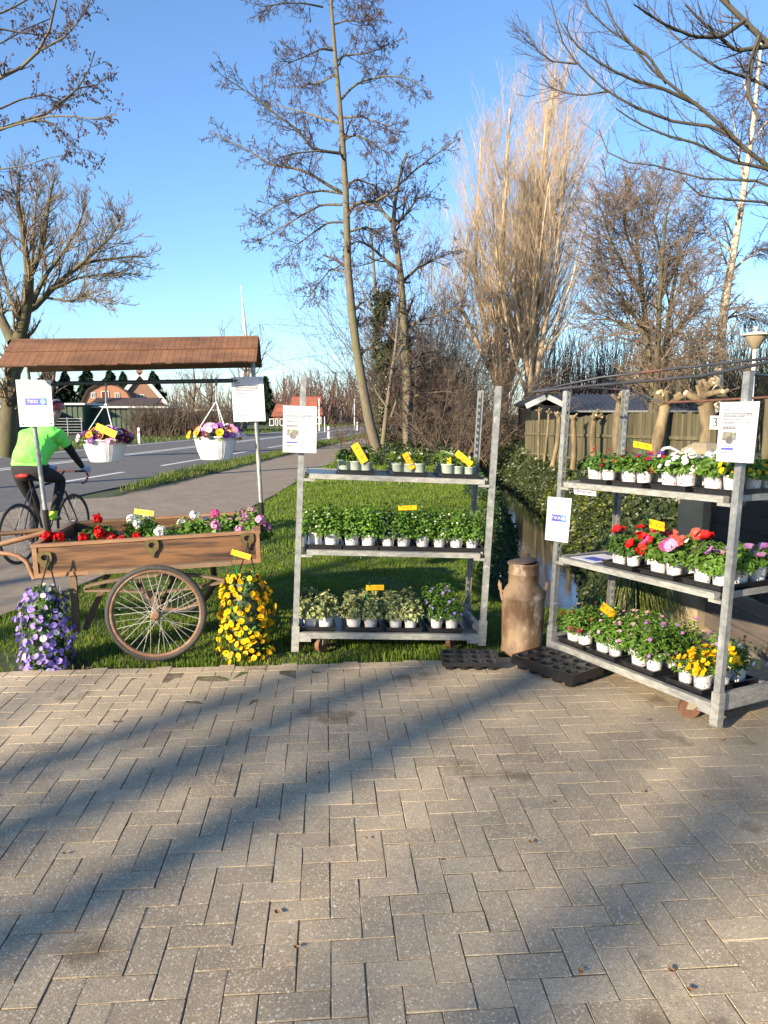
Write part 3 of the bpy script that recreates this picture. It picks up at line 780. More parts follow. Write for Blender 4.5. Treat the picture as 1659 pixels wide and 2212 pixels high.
# willow on the left
WI = [([(14, 985), (22, 850), (34, 760), (52, 690), (60, 640), (62, 597)], .34, .17, 1), ([(62, 600), (55, 540), (45, 480), (38, 420), (44, 375)], .13, .03, 1), ([(62, 600), (82, 560), (97, 500), (106, 430), (118, 385)], .12, .03, 1),
      ([(58, 672), (75, 664), (95, 642), (138, 600), (182, 567), (233, 560), (291, 553), (316, 557)], .13, .015, 1), ([(160, 582), (204, 546), (233, 517), (255, 487), (262, 460)], .06, .012, 1), ([(100, 643), (146, 651), (182, 644), (226, 648)], .05, .01, 1),
      ([(70, 655), (95, 600), (140, 540), (170, 490), (185, 440)], .09, .02, 1), ([(60, 630), (70, 560), (75, 480), (80, 400)], .08, .02, 1), ([(28, 740), (8, 700), (-10, 660), (-30, 600), (-40, 520)], .2, .04, 1), ([(45, 700), (20, 640), (0, 560), (-5, 480)], .08, .02, 1), ([(110, 625), (170, 600), (230, 590), (280, 590)], .05, .01, 1)]
LVW = [dict(n=26, t0=.15, t1=1, lo=.25, hi=.55, ang=.6, dang=.2, trop=(0, 0, .12), curl=.12, k=6, rr=.35, rmin=.012, absL=3.4, short=.4, s=4),
       dict(n=9, t0=.15, t1=1, lo=.3, hi=.65, ang=.55, dang=.2, trop=(0, 0, .08), curl=.14, k=5, rr=.55, rmin=.009),
       dict(n=4, t0=.2, t1=1, lo=.35, hi=.75, ang=.5, dang=.2, trop=(0, 0, .03), curl=.18, k=3, rr=.7, rmin=.0075)]
tree('willow_tree', 'broad old willow with ivy green trunk at the left edge', 'tree', WI, 27, LVW, M_WILL, M_WTWIG, 35, dz=2.5)
# small bare trees across the road
def small_tree(label, u, Y, v0, v1, wd, seed, mt, mb=None):
    h = (v0 - v1)
    L = [([(u, v0), (u - .02 * h, v0 - .3 * h), (u + .02 * h, v0 - .6 * h), (u, v1 + .1 * h)], Y * .0042, .02, 1)]
    r = random.Random(seed)
    for k in range(7):
        a = r.uniform(-1, 1); s = r.uniform(.25, .55)
        L.append(([(u, v0 - s * h), (u + a * wd * .3, v0 - (s + .15) * h), (u + a * wd * .5, v0 - (s + .4) * h)], .06, .015, 1))
    lv = [dict(n=9, t0=.2, t1=1, lo=.25, hi=.5, ang=.6, dang=.2, trop=(0, 0, .08), curl=.14, k=5, rr=.5, rmin=.02, absL=Y * h / FOC * .5, short=.4), dict(n=5, t0=.2, t1=1, lo=.35, hi=.7, ang=.6, dang=.25, trop=(0, 0, .0), curl=.2, k=3, rr=.6, rmin=.013)]
    tree('bare_tree', label, 'tree', L, Y, lv, mb or M_BROWN, mt, seed, dz=1.5, group='bare trees across the road')
small_tree('curved bare tree behind the right hand notice of the cart', 528, 62, 925, 690, 150, 41, M_BROWN)
small_tree('pale golden bare tree left of the right hanging basket', 418, 66, 930, 770, 110, 42, M_WTWIG)
small_tree('golden bare tree between the brick house and the curved tree', 455, 72, 930, 790, 110, 43, M_WTWIG)
small_tree('hazy bare crown just left of the small red roofed house', 668, 130, 925, 818, 110, 44, M_BROWN)
small_tree('faint bare tree tops above the left end of the cart roof', 115, 90, 925, 700, 90, 45, M_BROWN)
# trees behind the viewer whose shadows fall over the paving
SH = np.array((math.sin(SUN_AZ), math.cos(SUN_AZ), 0.0))
for i, ((u, v), t, rr_, hh, lb) in enumerate((((260, 1940), 17, .16, 7.0, 'slim bare tree behind the viewer, nearest to the paving'), ((149, 1764), 20, .17, 8.2, 'bare tree behind the viewer, second from the paving'), ((110, 1660), 24, .17, 9.6, 'bare tree behind the viewer, farthest back'), ((1330, 2020), 27, .12, 11.5, 'bare tree behind the viewer on its left hand'), ((1659, 1600), 26, .07, 12, 'bare tree straight behind the viewer'), ((-1.2, 7.6), 21, .15, 11, 'bare tree far left of the viewer beside the road'), ((-.2, 11.2), 26, .17, 13, 'second bare tree far left of the viewer beside the road'))):
    q = (G(u, v) if u > 50 else np.array((u, v, 0.0))) + SH * t
    r = np.random.default_rng(300 + i)
    root = thing('bare_tree', lb, 'tree', q, 0, 'bare trees behind the viewer')
    tr = resample([q, q + np.array((.1, .05, hh * .5)), q + np.array((-.1, .1, hh))], 12)[None]
    R = np.linspace(rr_ * 1.15, rr_ * (.75 if i < 3 else .4), 12)[None]
    c1, r1 = kids(tr, R, 5 if i < 3 else (26 if i < 5 else 9), .38, .97, .2, .42, .8, .2, (0, 0, .08), .12, 7, .45, r, .03 if i in (3, 4) else .012, short=.4)
    c2, r2 = kids(c1, r1, 7, .2, 1, .3, .6, .7, .2, (0, 0, .05), .15, 4, .6, r, .007)
    v_, f_ = tubes(tr, R, 8); link('trunk', mesh_np('trunk', v_, f_, M_BARK, smooth=True), root)
    v_, f_ = joinV([tubes(c1, r1, 4), tubes(c2, r2, 3)]); link('crown', mesh_np('crown', v_, f_, M_TWIGP), root)
# upright willow rods and far woods (masses nobody could count)
def rods(name, label, n, pts_fn, hgt, rad, m, seed, lean=.08):
    r = np.random.default_rng(seed); b0 = pts_fn(r, n)
    d = unit(np.stack([r.normal(size=n) * lean, r.normal(size=n) * lean, np.ones(n)], 1)); L = hgt * r.uniform(.6, 1.1, n); k = 5
    out = np.empty((n, k, 3)); p = b0; out[:, 0] = p
    for s in range(1, k):
        d = unit(d + .06 * r.normal(size=(n, 3))); p = p + d * (L / (k - 1))[:, None]; out[:, s] = p
    R = np.linspace(1, .3, k)[None] * rad * r.uniform(.6, 1.3, n)[:, None]
    c1, r1 = kids(out, R, 7, .3, 1, .15, .4, .5, .2, (0, 0, .06), .15, 4, .6, r, rad * .35)
    v, f = joinV([tubes(out, R, 4), tubes(c1, r1, 3)])
    tag(link(name, mesh_np(name, v, f, m)), label, 'thicket', kind='stuff')
def band(u0, u1, Y0, Y1):
    def fn(r, n):
        u = r.uniform(u0, u1, n); Yy = r.uniform(Y0, Y1, n)
        return np.stack([(u - 829.5) / FOC * Yy, Yy, np.full(n, -.1)], 1)
    return fn
M_RED = mat('reddish far twigs', (.15, .085, .065), (.11, .075, .06), rough=.9, scale=.5)
rods('willow_rods', 'dense upright thicket of bare rods behind the shed', 420, band(1165, 1420, 40, 50), 6.5, .03, M_BROWN, 401)
rods('far_thicket', 'reddish brown far thicket along the horizon on the right', 700, band(1150, 1700, 55, 75), 5.2, .05, M_RED, 402, .15)
rods('far_wood', 'hazy brown far wood where the road disappears', 700, band(600, 1010, 125, 165), 9, .11, M_RED, 403, .2)
rods('far_hedgerow', 'low bare brown hedgerow behind the houses on the left', 500, band(-60, 620, 140, 180), 7, .12, M_BROWN, 404, .2)
rods('roadside_hedge', 'brown bare hedge in front of the green sheds', 700, band(285, 505, 56, 60), 2.6, .03, M_BROWN, 405, .25)
rods('dense_hedge', 'dense bare undergrowth backing the fence on the right', 420, band(1440, 1700, 30, 38), 5.5, .03, M_WILL, 406, .2)
# ================================================================== BUILDINGS AND FENCES
M_OBRICK = mat('orange brick wall', (.46, .23, .14), (.38, .18, .11), rough=.9, scale=3, stretch=(1, 1, 6))
M_BBRICK = mat('brown brick wall', (.32, .18, .12), (.25, .14, .1), rough=.9, scale=3, stretch=(1, 1, 6))
M_TILE = mat('dark roof tile', (.06, .04, .034), (.04, .03, .027), rough=.8, scale=6, stretch=(4, 1, 1))
M_RTILE = mat('red roof tile', (.3, .095, .055), (.22, .07, .045), rough=.85, scale=2.5, stretch=(4, 1, 1))
M_TRIM = mat('white trim', (.75, .74, .7), (.66, .65, .62), rough=.6)
M_GLASS = mat('dark window glass', (.03, .035, .04), (.05, .055, .06), rough=.1, scale=2)
M_REDD = mat('dark red door', (.17, .035, .03), (.14, .03, .025), rough=.6)
M_GSHED = mat('green corrugated cladding', (.045, .075, .05), (.03, .055, .038), rough=.7, scale=4, stretch=(6, 6, .5))
M_SHEDR = mat('pale flat roofing', (.5, .51, .5), (.4, .41, .4), rough=.7, scale=2)
def prism(b, pts, y0, y1, mi=0):           # outline (x,z) pushed from y0 to y1
    n = len(pts)
    b.add([(x, y0, z) for x, z in pts] + [(x, y1, z) for x, z in pts],
          [tuple(range(n)), tuple(range(2 * n - 1, n - 1, -1))] + [(i, i + n, (i + 1) % n + n, (i + 1) % n) for i in range(n)], mi)
    return b
def slab(b, p0, p1, y0, y1, th, mi=0):      # roof slope between two (x,z) points
    (xa, za), (xb, zb) = p0, p1
    l = math.hypot(xb - xa, zb - za); nx_, nz_ = -(zb - za) / l * th, (xb - xa) / l * th
    if nz_ < 0: nx_, nz_ = -nx_, -nz_
    return prism(b, [(xa, za), (xb, zb), (xb + nx_, zb + nz_), (xa + nx_, za + nz_)], y0, y1, mi)
def win(par, x0, x1, z0, z1, y, bars=True, glass=M_GLASS, name='window'):
    f = B(); t = .09
    for lo, hi in (((x0, z0), (x1, z0 + t)), ((x0, z1 - t), (x1, z1)), ((x0, z0 + t), (x0 + t, z1 - t)), ((x1 - t, z0 + t), (x1, z1 - t))): f.box((lo[0], y - .07, lo[1]), (hi[0], y + .05, hi[1]))
    if bars: f.box(((x0 + x1) / 2 - .04, y - .05, z0 + t), ((x0 + x1) / 2 + .04, y + .05, z1 - t))
    o = f.obj(name, M_TRIM, par)
    B().box((x0 + t, y - .02, z0 + t), (x1 - t, y + .02, z1 - t)).obj('pane', glass, o)
    return o
H = lambda u, v, Y: (P(u, v, Y)[0], P(u, v, Y)[2])
# gambrel roofed house
Y1 = 100.0
o = [H(180, 873, Y1), H(194, 843, Y1), H(213, 832, Y1), H(231, 829, Y1), H(250, 833, Y1), H(270, 847, Y1), H(284, 871, Y1)]
x0, x1 = o[0][0], o[-1][0]
gh = thing('gambrel_house', 'orange brick house with curved gambrel gable and dark red loft door', 'house', ((x0 + x1) / 2, Y1, 0))
prism(B(), [(x1, 0), (x0, 0)] + o, Y1, Y1 + 11).obj('wall', M_OBRICK, gh)
rf = B()
for a, c in zip(o[:-1], o[1:]): slab(rf, a, c, Y1 - .25, Y1 + 11.2, .22)
rf.obj('roof', M_TILE, gh)
for ua, ub, va, vb in ((198.5, 208, 848, 860.5), (247, 256.8, 848, 860.5)):
    (xa, zb), (xb, za) = H(ua, va, Y1), H(ub, vb, Y1); win(gh, xa, xb, za, zb, Y1)
(xa, zb), (xb, za) = H(219, 845, Y1), H(236, 877, Y1); win(gh, xa, xb, za, zb, Y1, False, M_REDD, 'loft_door')
# steep gabled house beside it
Y2 = 108.0
ap, re = H(301.5, 806, Y2), H(362, 878, Y2); le = (2 * ap[0] - re[0], re[1])
h2 = thing('gabled_house', 'brown brick house with steep white edged gable', 'house', (ap[0], Y2, 0))
prism(B(), [(le[0] + .3, 0), (re[0] - .3, 0), (re[0] - .3, re[1]), ap, (le[0] + .3, le[1])], Y2, Y2 + 12).obj('wall', M_BBRICK, h2)
rf = B(); slab(rf, le, ap, Y2 - .3, Y2 + 12.3, .22); slab(rf, ap, re, Y2 - .3, Y2 + 12.3, .22)
ro = rf.obj('roof', M_TILE, h2)
B().box((ap[0] - .45, Y2 + 1.2, ap[1] - .6), (ap[0] + .45, Y2 + 2.2, ap[1] + .75)).obj('chimney', M_BBRICK, ro)
for a, c in ((le, ap), (ap, re)):
    bb = B(); slab(bb, (a[0], a[1] - .35), (c[0], c[1] - .35), Y2 - .42, Y2 - .31, .5); bb.obj('bargeboard', M_TRIM, h2)
for k in (-.7, .5): B().tube([(ap[0] + k, Y2 + 1.7, ap[1] + .7), (ap[0] + k, Y2 + 1.7, ap[1] + 3.0 + k)], .04, 5).obj('antenna', M_DARKROD, h2)
(xa, zb), (xb, za) = H(295.5, 852, Y2), H(312, 868, Y2); win(h2, xa, xb, za, zb, Y2)
gh.rotation_euler.z = math.radians(20); h2.rotation_euler.z = math.radians(18)
# low tiled lean-to before the houses
Y3 = 92.0
(xa, zt), (xb, zl) = H(184, 876, Y3), H(322, 884, Y3)
lt = thing('tiled_outbuilding', 'low outbuilding with dark tiled roof before the gabled houses', 'shed', ((xa + xb) / 2, Y3, 0))
B().box((xa, Y3 + .4, 0), (xb, Y3 + 4.5, zl)).obj('wall', M_BBRICK, lt)
b = B(); b.hexa([(xa - .3, Y3, zl - .05), (xb + .3, Y3, zl - .05), (xb + .3, Y3 + 4.8, zt + .9), (xa - .3, Y3 + 4.8, zt + .9), (xa - .3, Y3, zl + .1), (xb + .3, Y3, zl + .1), (xb + .3, Y3 + 4.8, zt + 1.05), (xa - .3, Y3 + 4.8, zt + 1.05)]); b.obj('roof', M_TILE, lt)
# green sheds along the far side of the road
def green_shed(label, u0, u1, Ya, ztop, dep=5.0):
    xa, xb = (u0 - 829.5) / FOC * Ya, (u1 - 829.5) / FOC * Ya
    s = thing('green_shed', label, 'shed', ((xa + xb) / 2, Ya, 0), 0, 'green clad sheds across the road')
    B().box((xa, Ya + .05, 0), (xb, Ya + dep, ztop)).obj('wall', M_GSHED, s)
    n = int((xb - xa) / .45)
    for i in range(n):
        x = xa + (xb - xa) * (i + .5) / n
        B().box((x - .16, Ya - .02, .05), (x + .16, Ya + .045, ztop - .03)).obj('panel', M_GSHED, s)
    b = B(); b.box((xa - .3, Ya - .4, ztop), (xb + .3, Ya + dep + .3, ztop + .16)); b.obj('roof', M_SHEDR, s)
green_shed('long green clad shed with pale flat roof in front of the brick houses', 190, 366, 68, 2.25)
green_shed('green clad shed behind the cyclist at the far roadside', 60, 186, 66, 2.5)
green_shed('low green clad shed left of the willow trunk', -80, 40, 60, 2.2)
green_shed('small green shed behind the right hanging basket', 428, 500, 74, 2.0)
# red roofed house by the road bend
def red_house(label, u0, u1, Ya, vtop, veave, dep=9):
    xa, xb = (u0 - 829.5) / FOC * Ya, (u1 - 829.5) / FOC * Ya
    zt, ze = P(0, vtop, Ya)[2], P(0, veave, Ya)[2]
    s = thing('red_roofed_house', label, 'house', ((xa + xb) / 2, Ya, 0), 0, 'far houses with red tiled roofs')
    B().box((xa + .3, Ya, 0), (xb - .3, Ya + dep, ze)).obj('wall', M_OBRICK, s)
    b = B(); i = (xb - xa) * .12
    b.add([(xa, Ya - .4, ze), (xb, Ya - .4, ze), (xb, Ya + dep + .4, ze), (xa, Ya + dep + .4, ze), (xa + i * .4, Ya + dep / 2, zt), (xb - i, Ya + dep / 2, zt)], [(0, 1, 5, 4), (1, 2, 5), (2, 3, 4, 5), (3, 0, 4), (3, 2, 1, 0)]); r_ = b.obj('roof', M_RTILE, s)
    xm = xa + (xb - xa) * .72; d = B(); d.box((xm - .6, Ya + 1.1, ze + (zt - ze) * .35), (xm + .6, Ya + 3, ze + (zt - ze) * .68)); d.obj('dormer', M_RTILE, r_)
    for fx in (.12, .5, .86):
        x = xa + (xb - xa) * fx; win(s, x - .5, x + .5, ze - 1.35, ze - .3, Ya - .02, False)
red_house('small house with bright red tiled roof beside the road bend', 623, 699, 118, 855, 897)
red_house('red tiled roof peeping out left of the trolley notice', 588, 612, 112, 872, 900)
# conifers behind the houses
M_CONIF = leafmat('conifer foliage', (.012, .03, .014), (.02, .045, .02), scale=1.5, trans=0, rough=.6)
def conifer(label, u, Ya, vtop, wd, seed):
    r = np.random.default_rng(seed); x = (u - 829.5) / FOC * Ya; h = P(0, vtop, Ya)[2]
    s = thing('conifer', label, 'tree', (x, Ya, 0), 0, 'dark conifers behind the houses')
    B().tube([(x, Ya, 0), (x, Ya, h * .97)], [.25, .03], 7).obj('trunk', M_BARK, s)
    n = 5200; t = r.uniform(0, 1, n) ** 1.25; a = r.uniform(0, 2 * np.pi, n)
    lay = .72 + .28 * np.sin(t * 34 + 2 * np.sin(a * 3)); rad = wd * (1 - t) ** .7 * lay * (.75 + .3 * np.sin(a * 4 + seed) * np.sin(t * 9 + seed) + .2 * np.sin(a * 7 + t * 21)) * np.sqrt(r.uniform(.25, 1, n)) + .05
    c = np.stack([x + rad * np.cos(a), Ya + rad * np.sin(a), .4 + t * (h - .4) - rad * .22], 1)
    out = np.stack([np.cos(a), np.sin(a), np.full(n, -.35)], 1)
    nr = np.stack([np.cos(a) * .5, np.sin(a) * .5, np.ones(n)], 1) + r.normal(size=(n, 3)) * .35
    v, f = leaves(c, nr, .9, .36, seed + 1, .35, .1, spin=out)
    link('crown', mesh_np('crown', v, f, M_CONIF), s)
for lb, u, Ya, vt, wd, sd in (('dark conifer just right of the left cart post', 112, 122, 792, 4.2, 501), ('broad dark conifer left of the gambrel house', 150, 124, 803, 4.0, 507), ('pointed dark conifer behind the gambrel gable', 197, 125, 794, 4.4, 502), ('dark conifer between the two brick gables', 246, 126, 800, 4.4, 503), ('dark conifer left of the white edged gable', 274, 127, 806, 4.0, 504),
                            ('dark conifer right behind the gabled house', 338, 126, 803, 4.6, 505), ('dark conifer right of the cart notice', 577, 120, 815, 2.4, 506)): conifer(lb, u, Ya, vt, wd, sd)
# slender mast
q = P(531, 900, 160); q[2] = 0
mst = thing('slender_mast', 'slender white tapering mast rising above the cart roof', 'mast', q)
t1 = P(520.5, 616, 160)
B().tube([q, P(533, 800, 160), P(530, 722, 160), t1], [1.0, .62, .42, .06], 10).obj('mast_tube', M_TRIM, mst)
B().box((q[0] - 1.2, q[1] - 1.2, 0), (q[0] + 1.2, q[1] + 1.2, .5)).obj('mast_foot', M_SHEDR, mst)
# roadside posts
def post(name, label, u, vb, vt, Ya, rad, m, group):
    b0 = P(u, vb, Ya); b0[2] = -.03; tp = P(u, vt, Ya)[2]
    s = thing(name, label, 'post', b0, 0, group)
    B().tube([b0, (b0[0], b0[1], tp)], [rad, rad * .85], 8).obj('pole', m, s); return s, b0, tp
for lb, u, vt, Ya in (('tall white pole in front of the red roofed house', 690, 861, 75), ('short grey post right of the red roofed house', 701.5, 900, 72), ('tall pale pole left of the alder trunk', 766, 862, 78)):
    post('roadside_pole', lb, u, 920, vt, Ya, .07 if 'tall' in lb else .05, M_TRIM if 'white' in lb else M_WHITE, 'poles along the far roadside')
for lb, u, v in (('white marker post at the lawn side of the road', 710, 951), ('white marker post under the left hanging basket', 301, 957), ('white marker post where the road disappears', 772, 930)):
    g = G(u, v); s = thing('marker_post', lb, 'post', g, 0, 'white road marker posts')
    B().bbox((g[0] - .07, g[1] - .05, -.05), (g[0] + .07, g[1] + .05, .78), .02).obj('shaft', M_TRIM, s)
    B().bbox((g[0] - .072, g[1] - .052, .781), (g[0] + .072, g[1] + .052, .9), .02).obj('cap', M_TRIM, s)
    B().box((g[0] - .05, g[1] - .06, .6), (g[0] + .05, g[1] - .0505, .7)).obj('reflector', M_REDD, s)
# field gate across the road
g = P(142, 945, 58); g[2] = 0
fg = thing('field_gate', 'grey metal field gate beyond the road beside the cyclist', 'gate', g)
for k in range(6): B().tube([g + (-.9, 0, .25 + k * .22), g + (1.3, 0, .25 + k * .22)], .025, 6).obj('rail', M_GALV, fg)
for dx in (-.9, 0.2, 1.3): B().tube([g + (dx, 0, 0), g + (dx, 0, 1.45)], .04, 6).obj('upright', M_GALV, fg)

# ------------------------------------------------------------------ right hand side: board fence, shed, pollards, lamp
M_BOARD = mat('weathered fence board', (.10, .088, .042), (.062, .054, .032), rough=.9, scale=3, detail=6, stretch=(3, 3, .35), c3=(.14, .125, .075), s3=2, rnd=.35, bmp=.3, bdist=.006)
def fence(label, a, c, h, bw, gap, rails=(.3, .8, 1.3), skip=()):
    a, c = np.array(a, float), np.array(c, float); L = np.linalg.norm(c - a); d = (c - a) / L; nrm = np.array((-d[1], d[0])); 
    if nrm[1] > 0: nrm = -nrm
    mid = (a + c) / 2
    s = thing('board_fence', label, 'fence', (mid[0], mid[1], float(terrain(*mid))))
    n = int(L / (bw + gap)); ang = math.atan2(d[1], d[0])
    ms = []
    for k in range(4):
        b = B(); b.box((-bw / 2, -.011, 0), (bw / 2, .011, h)); rr = random.Random(k)
        b.v = [(x + rr.uniform(-.006, .006), y, z + (rr.uniform(-.03, .02) if z > 1 else 0)) for x, y, z in b.v]; ms.append(b.mesh('board', M_BOARD))
    for i in range(n):
        p = a + d * (i + .5) * (bw + gap); z = float(terrain(p[0], p[1]))
        o = link('board', random.choice(ms), s, True)
        o.location = (p[0] - mid[0] + random.uniform(-.004, .004), p[1] - mid[1], z - s.location.z + random.uniform(-.03, .02)); o.rotation_euler = (random.uniform(-.01, .01), random.uniform(-.012, .012), ang)
    for z in rails:
        b = B(); p, q = a + nrm * .03, c + nrm * .03; za, zc = float(terrain(*a)), float(terrain(*c))
        for (p_, q_, za_, zc_) in ((p, q, za, zc),):
            w2 = nrm * .02
            b.hexa([(*(p_ - w2 * .3), za_ + z), (*(q_ - w2 * .3), zc_ + z), (*(q_ + w2), zc_ + z), (*(p_ + w2), za_ + z), (*(p_ - w2 * .3), za_ + z + .07), (*(q_ - w2 * .3), zc_ + z + .07), (*(q_ + w2), zc_ + z + .07), (*(p_ + w2), za_ + z + .07)])
        b.obj('rail', M_BOARD, s)
    for k in range(int(L / 2.5) + 1):
        p = a + d * min(L, k * 2.5) - nrm * .07; z = float(terrain(p[0], p[1])); B().box((p[0] - .05, p[1] - .05, z), (p[0] + .05, p[1] + .05, z + h - .05)).obj('fence_post', M_BOARD, s)
    return s
fence('mossy upright board fence behind the row of pollard trees', (4.95, 26), (6.05, 12.4), 1.5, .145, .004, (.35, 1.0))
fence('olive slatted fence at the right edge behind the hanging notice', (6.2, 12.0), (9.0, 11.4), 1.75, .1, .035, (.4, 1.2))
# shed with dark roof behind the fence
M_SLATE = mat('blue black roof sheet', (.035, .045, .07), (.025, .032, .05), rough=.6, scale=5, stretch=(4, 1, 1), bmp=.3)
M_DARKW = mat('black stained wood', (.012, .012, .013), (.008, .008, .009), rough=.7, scale=12, stretch=(.5, .5, 4))
Ys = 29.0
xa, xb = P(1141, 874, Ys)[0], P(1219, 874, Ys)[0]; ze, za = P(0, 876, Ys)[2], P(0, 856, Ys)[2]; xc = (xa + xb) / 2; xr = P(1560, 880, Ys)[0]
sh = thing('garden_shed', 'black garden shed with blue black roof behind the board fence', 'shed', (xc + 2, Ys + 1, 0))
B().box((xa + .15, Ys + .15, 0), (xb - .15, Ys + 3, ze)).obj('porch_wall', M_DARKW, sh)
b = B(); slab(b, (xa, ze), (xc, za), Ys, Ys + 3.2, .08); slab(b, (xc, za), (xb, ze), Ys, Ys + 3.2, .08); b.obj('porch_roof', M_SLATE, sh)
for p0, p1 in (((xa - .05, ze - .12), (xc, za - .12)), ((xc, za - .12), (xb + .05, ze - .12))):
    b = B(); slab(b, p0, p1, Ys - .06, Ys - .01, .2); b.obj('bargeboard', M_SHEDR, sh)
B().box((xb - .1, Ys + 1.2, 0), (xr, Ys + 5, P(0, 889, Ys + 1)[2])).obj('wall', M_DARKW, sh)
ze2 = P(0, 888, Ys + .8)[2]; zr2 = P(0, 856, Ys + 3)[2]
rf = B(); rf.hexa([(xb - .3, Ys + .8, ze2), (xr + .2, Ys + .8, ze2), (xr + .2, Ys + 3.2, zr2), (xb - .3, Ys + 3.2, zr2), (xb - .3, Ys + .8, ze2 + .07), (xr + .2, Ys + .8, ze2 + .07), (xr + .2, Ys + 3.2, zr2 + .07), (xb - .3, Ys + 3.2, zr2 + .07)])
for k in range(28):
    x = xb - .2 + (xr - xb + .2) * k / 27
    rf.hexa([(x, Ys + .79, ze2 + .071), (x + .09, Ys + .79, ze2 + .071), (x + .09, Ys + 3.2, zr2 + .071), (x, Ys + 3.2, zr2 + .071), (x, Ys + .79, ze2 + .12), (x + .09, Ys + .79, ze2 + .12), (x + .09, Ys + 3.2, zr2 + .12), (x, Ys + 3.2, zr2 + .12)])
rf.obj('roof', M_SLATE, sh)
B().tube([(xb, Ys + .72, ze2 - .02), (xr, Ys + .72, ze2 - .02)], .05, 6).obj('gutter', M_GALV, sh)
# pollards
M_POLL = bark('pollard bark', (.2, .15, .082), (.085, .065, .038), (.28, .22, .125))
M_CUT = mat('fresh cut wood', (.62, .47, .27), (.52, .38, .2), rough=.8, scale=14)
def pollard(label, ub, vb, ut, vt, Ya, rad, hs, seed, tilt=0):
    r = np.random.default_rng(seed); tp = P(ut, vt, Ya); b0 = P(ub, vb, Ya); dd = (tp - b0) / (tp[2] - b0[2]); gz = float(terrain(b0[0], b0[1])) - .08; b0 = b0 + dd * (gz - b0[2])
    s = thing('pollard_tree', label, 'tree', b0, 0, 'pollarded trees along the board fence')
    pts = [b0 + (tp - b0) * t + np.array((math.sin(t * 5 + seed) * rad * .5, 0, 0)) for t in np.linspace(0, .93, 9)]
    B().tube(pts, [rad * .86 * (1.15 - .25 * i / 8 + .09 * math.sin(i * 2.2 + seed)) for i in range(9)], 10).obj('trunk', M_POLL, s)
    b = B(); st = []
    n = 7 + int(hs * 16)
    for k in range(n):
        a = r.uniform(0, 2 * np.pi); q = r.uniform(.15, 1); d = np.array((math.cos(a) * q, math.sin(a) * q, r.uniform(.25, 1.0))); d /= np.linalg.norm(d)
        c0 = pts[-1] + np.array((0, 0, -.05)); e = c0 + d * hs * r.uniform(.7, 1.15); rr = rad * r.uniform(.22, .42)
        m = (c0 + e) / 2 + r.normal(size=3) * rad * .25
        b.tube([c0, m, e], [rr * 1.2, rr * 1.25, rr], 7); st.append((e, d, rr))
    b.obj('knuckled_head', M_POLL, s)
    for e, d, rr in st:
        if r.uniform() < .65: B().tube([e - d * .01, e + d * .012], [rr * .93, rr * .88], 8).obj('cut_end', M_CUT, s)
for i, a in enumerate((('thinnest pale pollard at the far left end of the fence', 1165, 980, 1163, 878, 23, .045, .14), ('thin forked pollard second from the left fence end', 1177, 997, 1185, 880, 22.4, .04, .14), ('slanting pollard left of the trolley post', 1192, 1021, 1210, 890, 21, .075, .22),
                       ('pollard partly hidden by the slotted trolley post', 1233, 1031, 1243, 896, 19.5, .085, .22), ('fist headed pollard right of the slotted trolley post', 1278, 1001, 1288, 893, 18.5, .09, .26), ('pollard beside the rear trolley post', 1331, 997, 1339, 855, 17, .1, .34),
                       ('stout pollard with many stubs under the rod frame', 1422, 997, 1432, 858, 15, .135, .38), ('thickest pollard with broad knobbly crown beside the house number', 1526, 957, 1512, 850, 13, .16, .48))): pollard(*a, 600 + i)
# lamp post
M_LAMP = mat('cream lamp hood', (.62, .58, .45), (.52, .48, .37), rough=.45, scale=3)
M_LGLASS = mat('beige lamp glass', (.36, .29, .2), (.3, .24, .16), rough=.35, scale=3)
q = P(1631, 745, 18); zt = q[2]; q[2] = .15
lp = thing('lamp_post', 'cream garden lamp on a white pole above the right fence', 'lamp post', q)
B().tube([q, (q[0], q[1], zt - .1)], .045, 10).obj('pole', M_TRIM, lp)
B().lathe([(.05, 0), (.09, .02), (.25, .28), (.26, .3)], 20, (q[0], q[1], zt - .1)).obj('lamp_glass', M_LGLASS, lp)
B().lathe([(.26, 0), (.33, .015), (.33, .035), (.15, .09), (.03, .11), (.03, .15), (.055, .16), (.055, .21), (.0, .22)], 20, (q[0], q[1], zt + .205)).obj('lamp_hood', M_LAMP, lp)
# gate pillar with swan-neck lamp, dark plank screen, number sign
M_PILLAR = mat('sandy concrete pillar', (.33, .27, .17), (.26, .21, .135), rough=.9, scale=5, c3=(.2, .17, .12), s3=9, lo3=.55, hi3=.72, bmp=.2)
gp = np.array((2.52, 5.82, -.03)); pr = math.radians(24)
def RT(o, ang):
    c, s_ = math.cos(ang), math.sin(ang)
    return lambda x, y, z: (o[0] + x * c - y * s_, o[1] + x * s_ + y * c, o[2] + z)
TP = RT(gp, pr)
pl = thing('gate_pillar', 'square sandy pillar behind the right trolley with a chamfered top', 'pillar', gp)
ztop = P(1525, 957, 5.78)[2] - gp[2]
b = B(); b.box((-.125, -.125, 0), (.125, .125, ztop - .05), TP); b.hexa([TP(-.125, -.125, ztop - .05), TP(.125, -.125, ztop - .05), TP(.125, .125, ztop - .05), TP(-.125, .125, ztop - .05), TP(-.06, -.06, ztop), TP(.06, -.06, ztop), TP(.06, .06, ztop), TP(-.06, .06, ztop)]); b.obj('shaft', M_PILLAR, pl)
B().box((-.135, -.135, 0), (.135, .135, .12), TP).obj('foot', M_PILLAR, pl)
wl_ = thing('wall_lamp', 'grey swan neck lamp with round plate on the sandy pillar', 'lamp', TP(-.1, -.14, ztop - .25))
cz = P(1500, 988, 5.67)[2] - gp[2]
b = B(); 
ctr = np.array(TP(-.09, -.128, cz)); nrm = np.array(TP(-.09, -1.128, cz)) - ctr
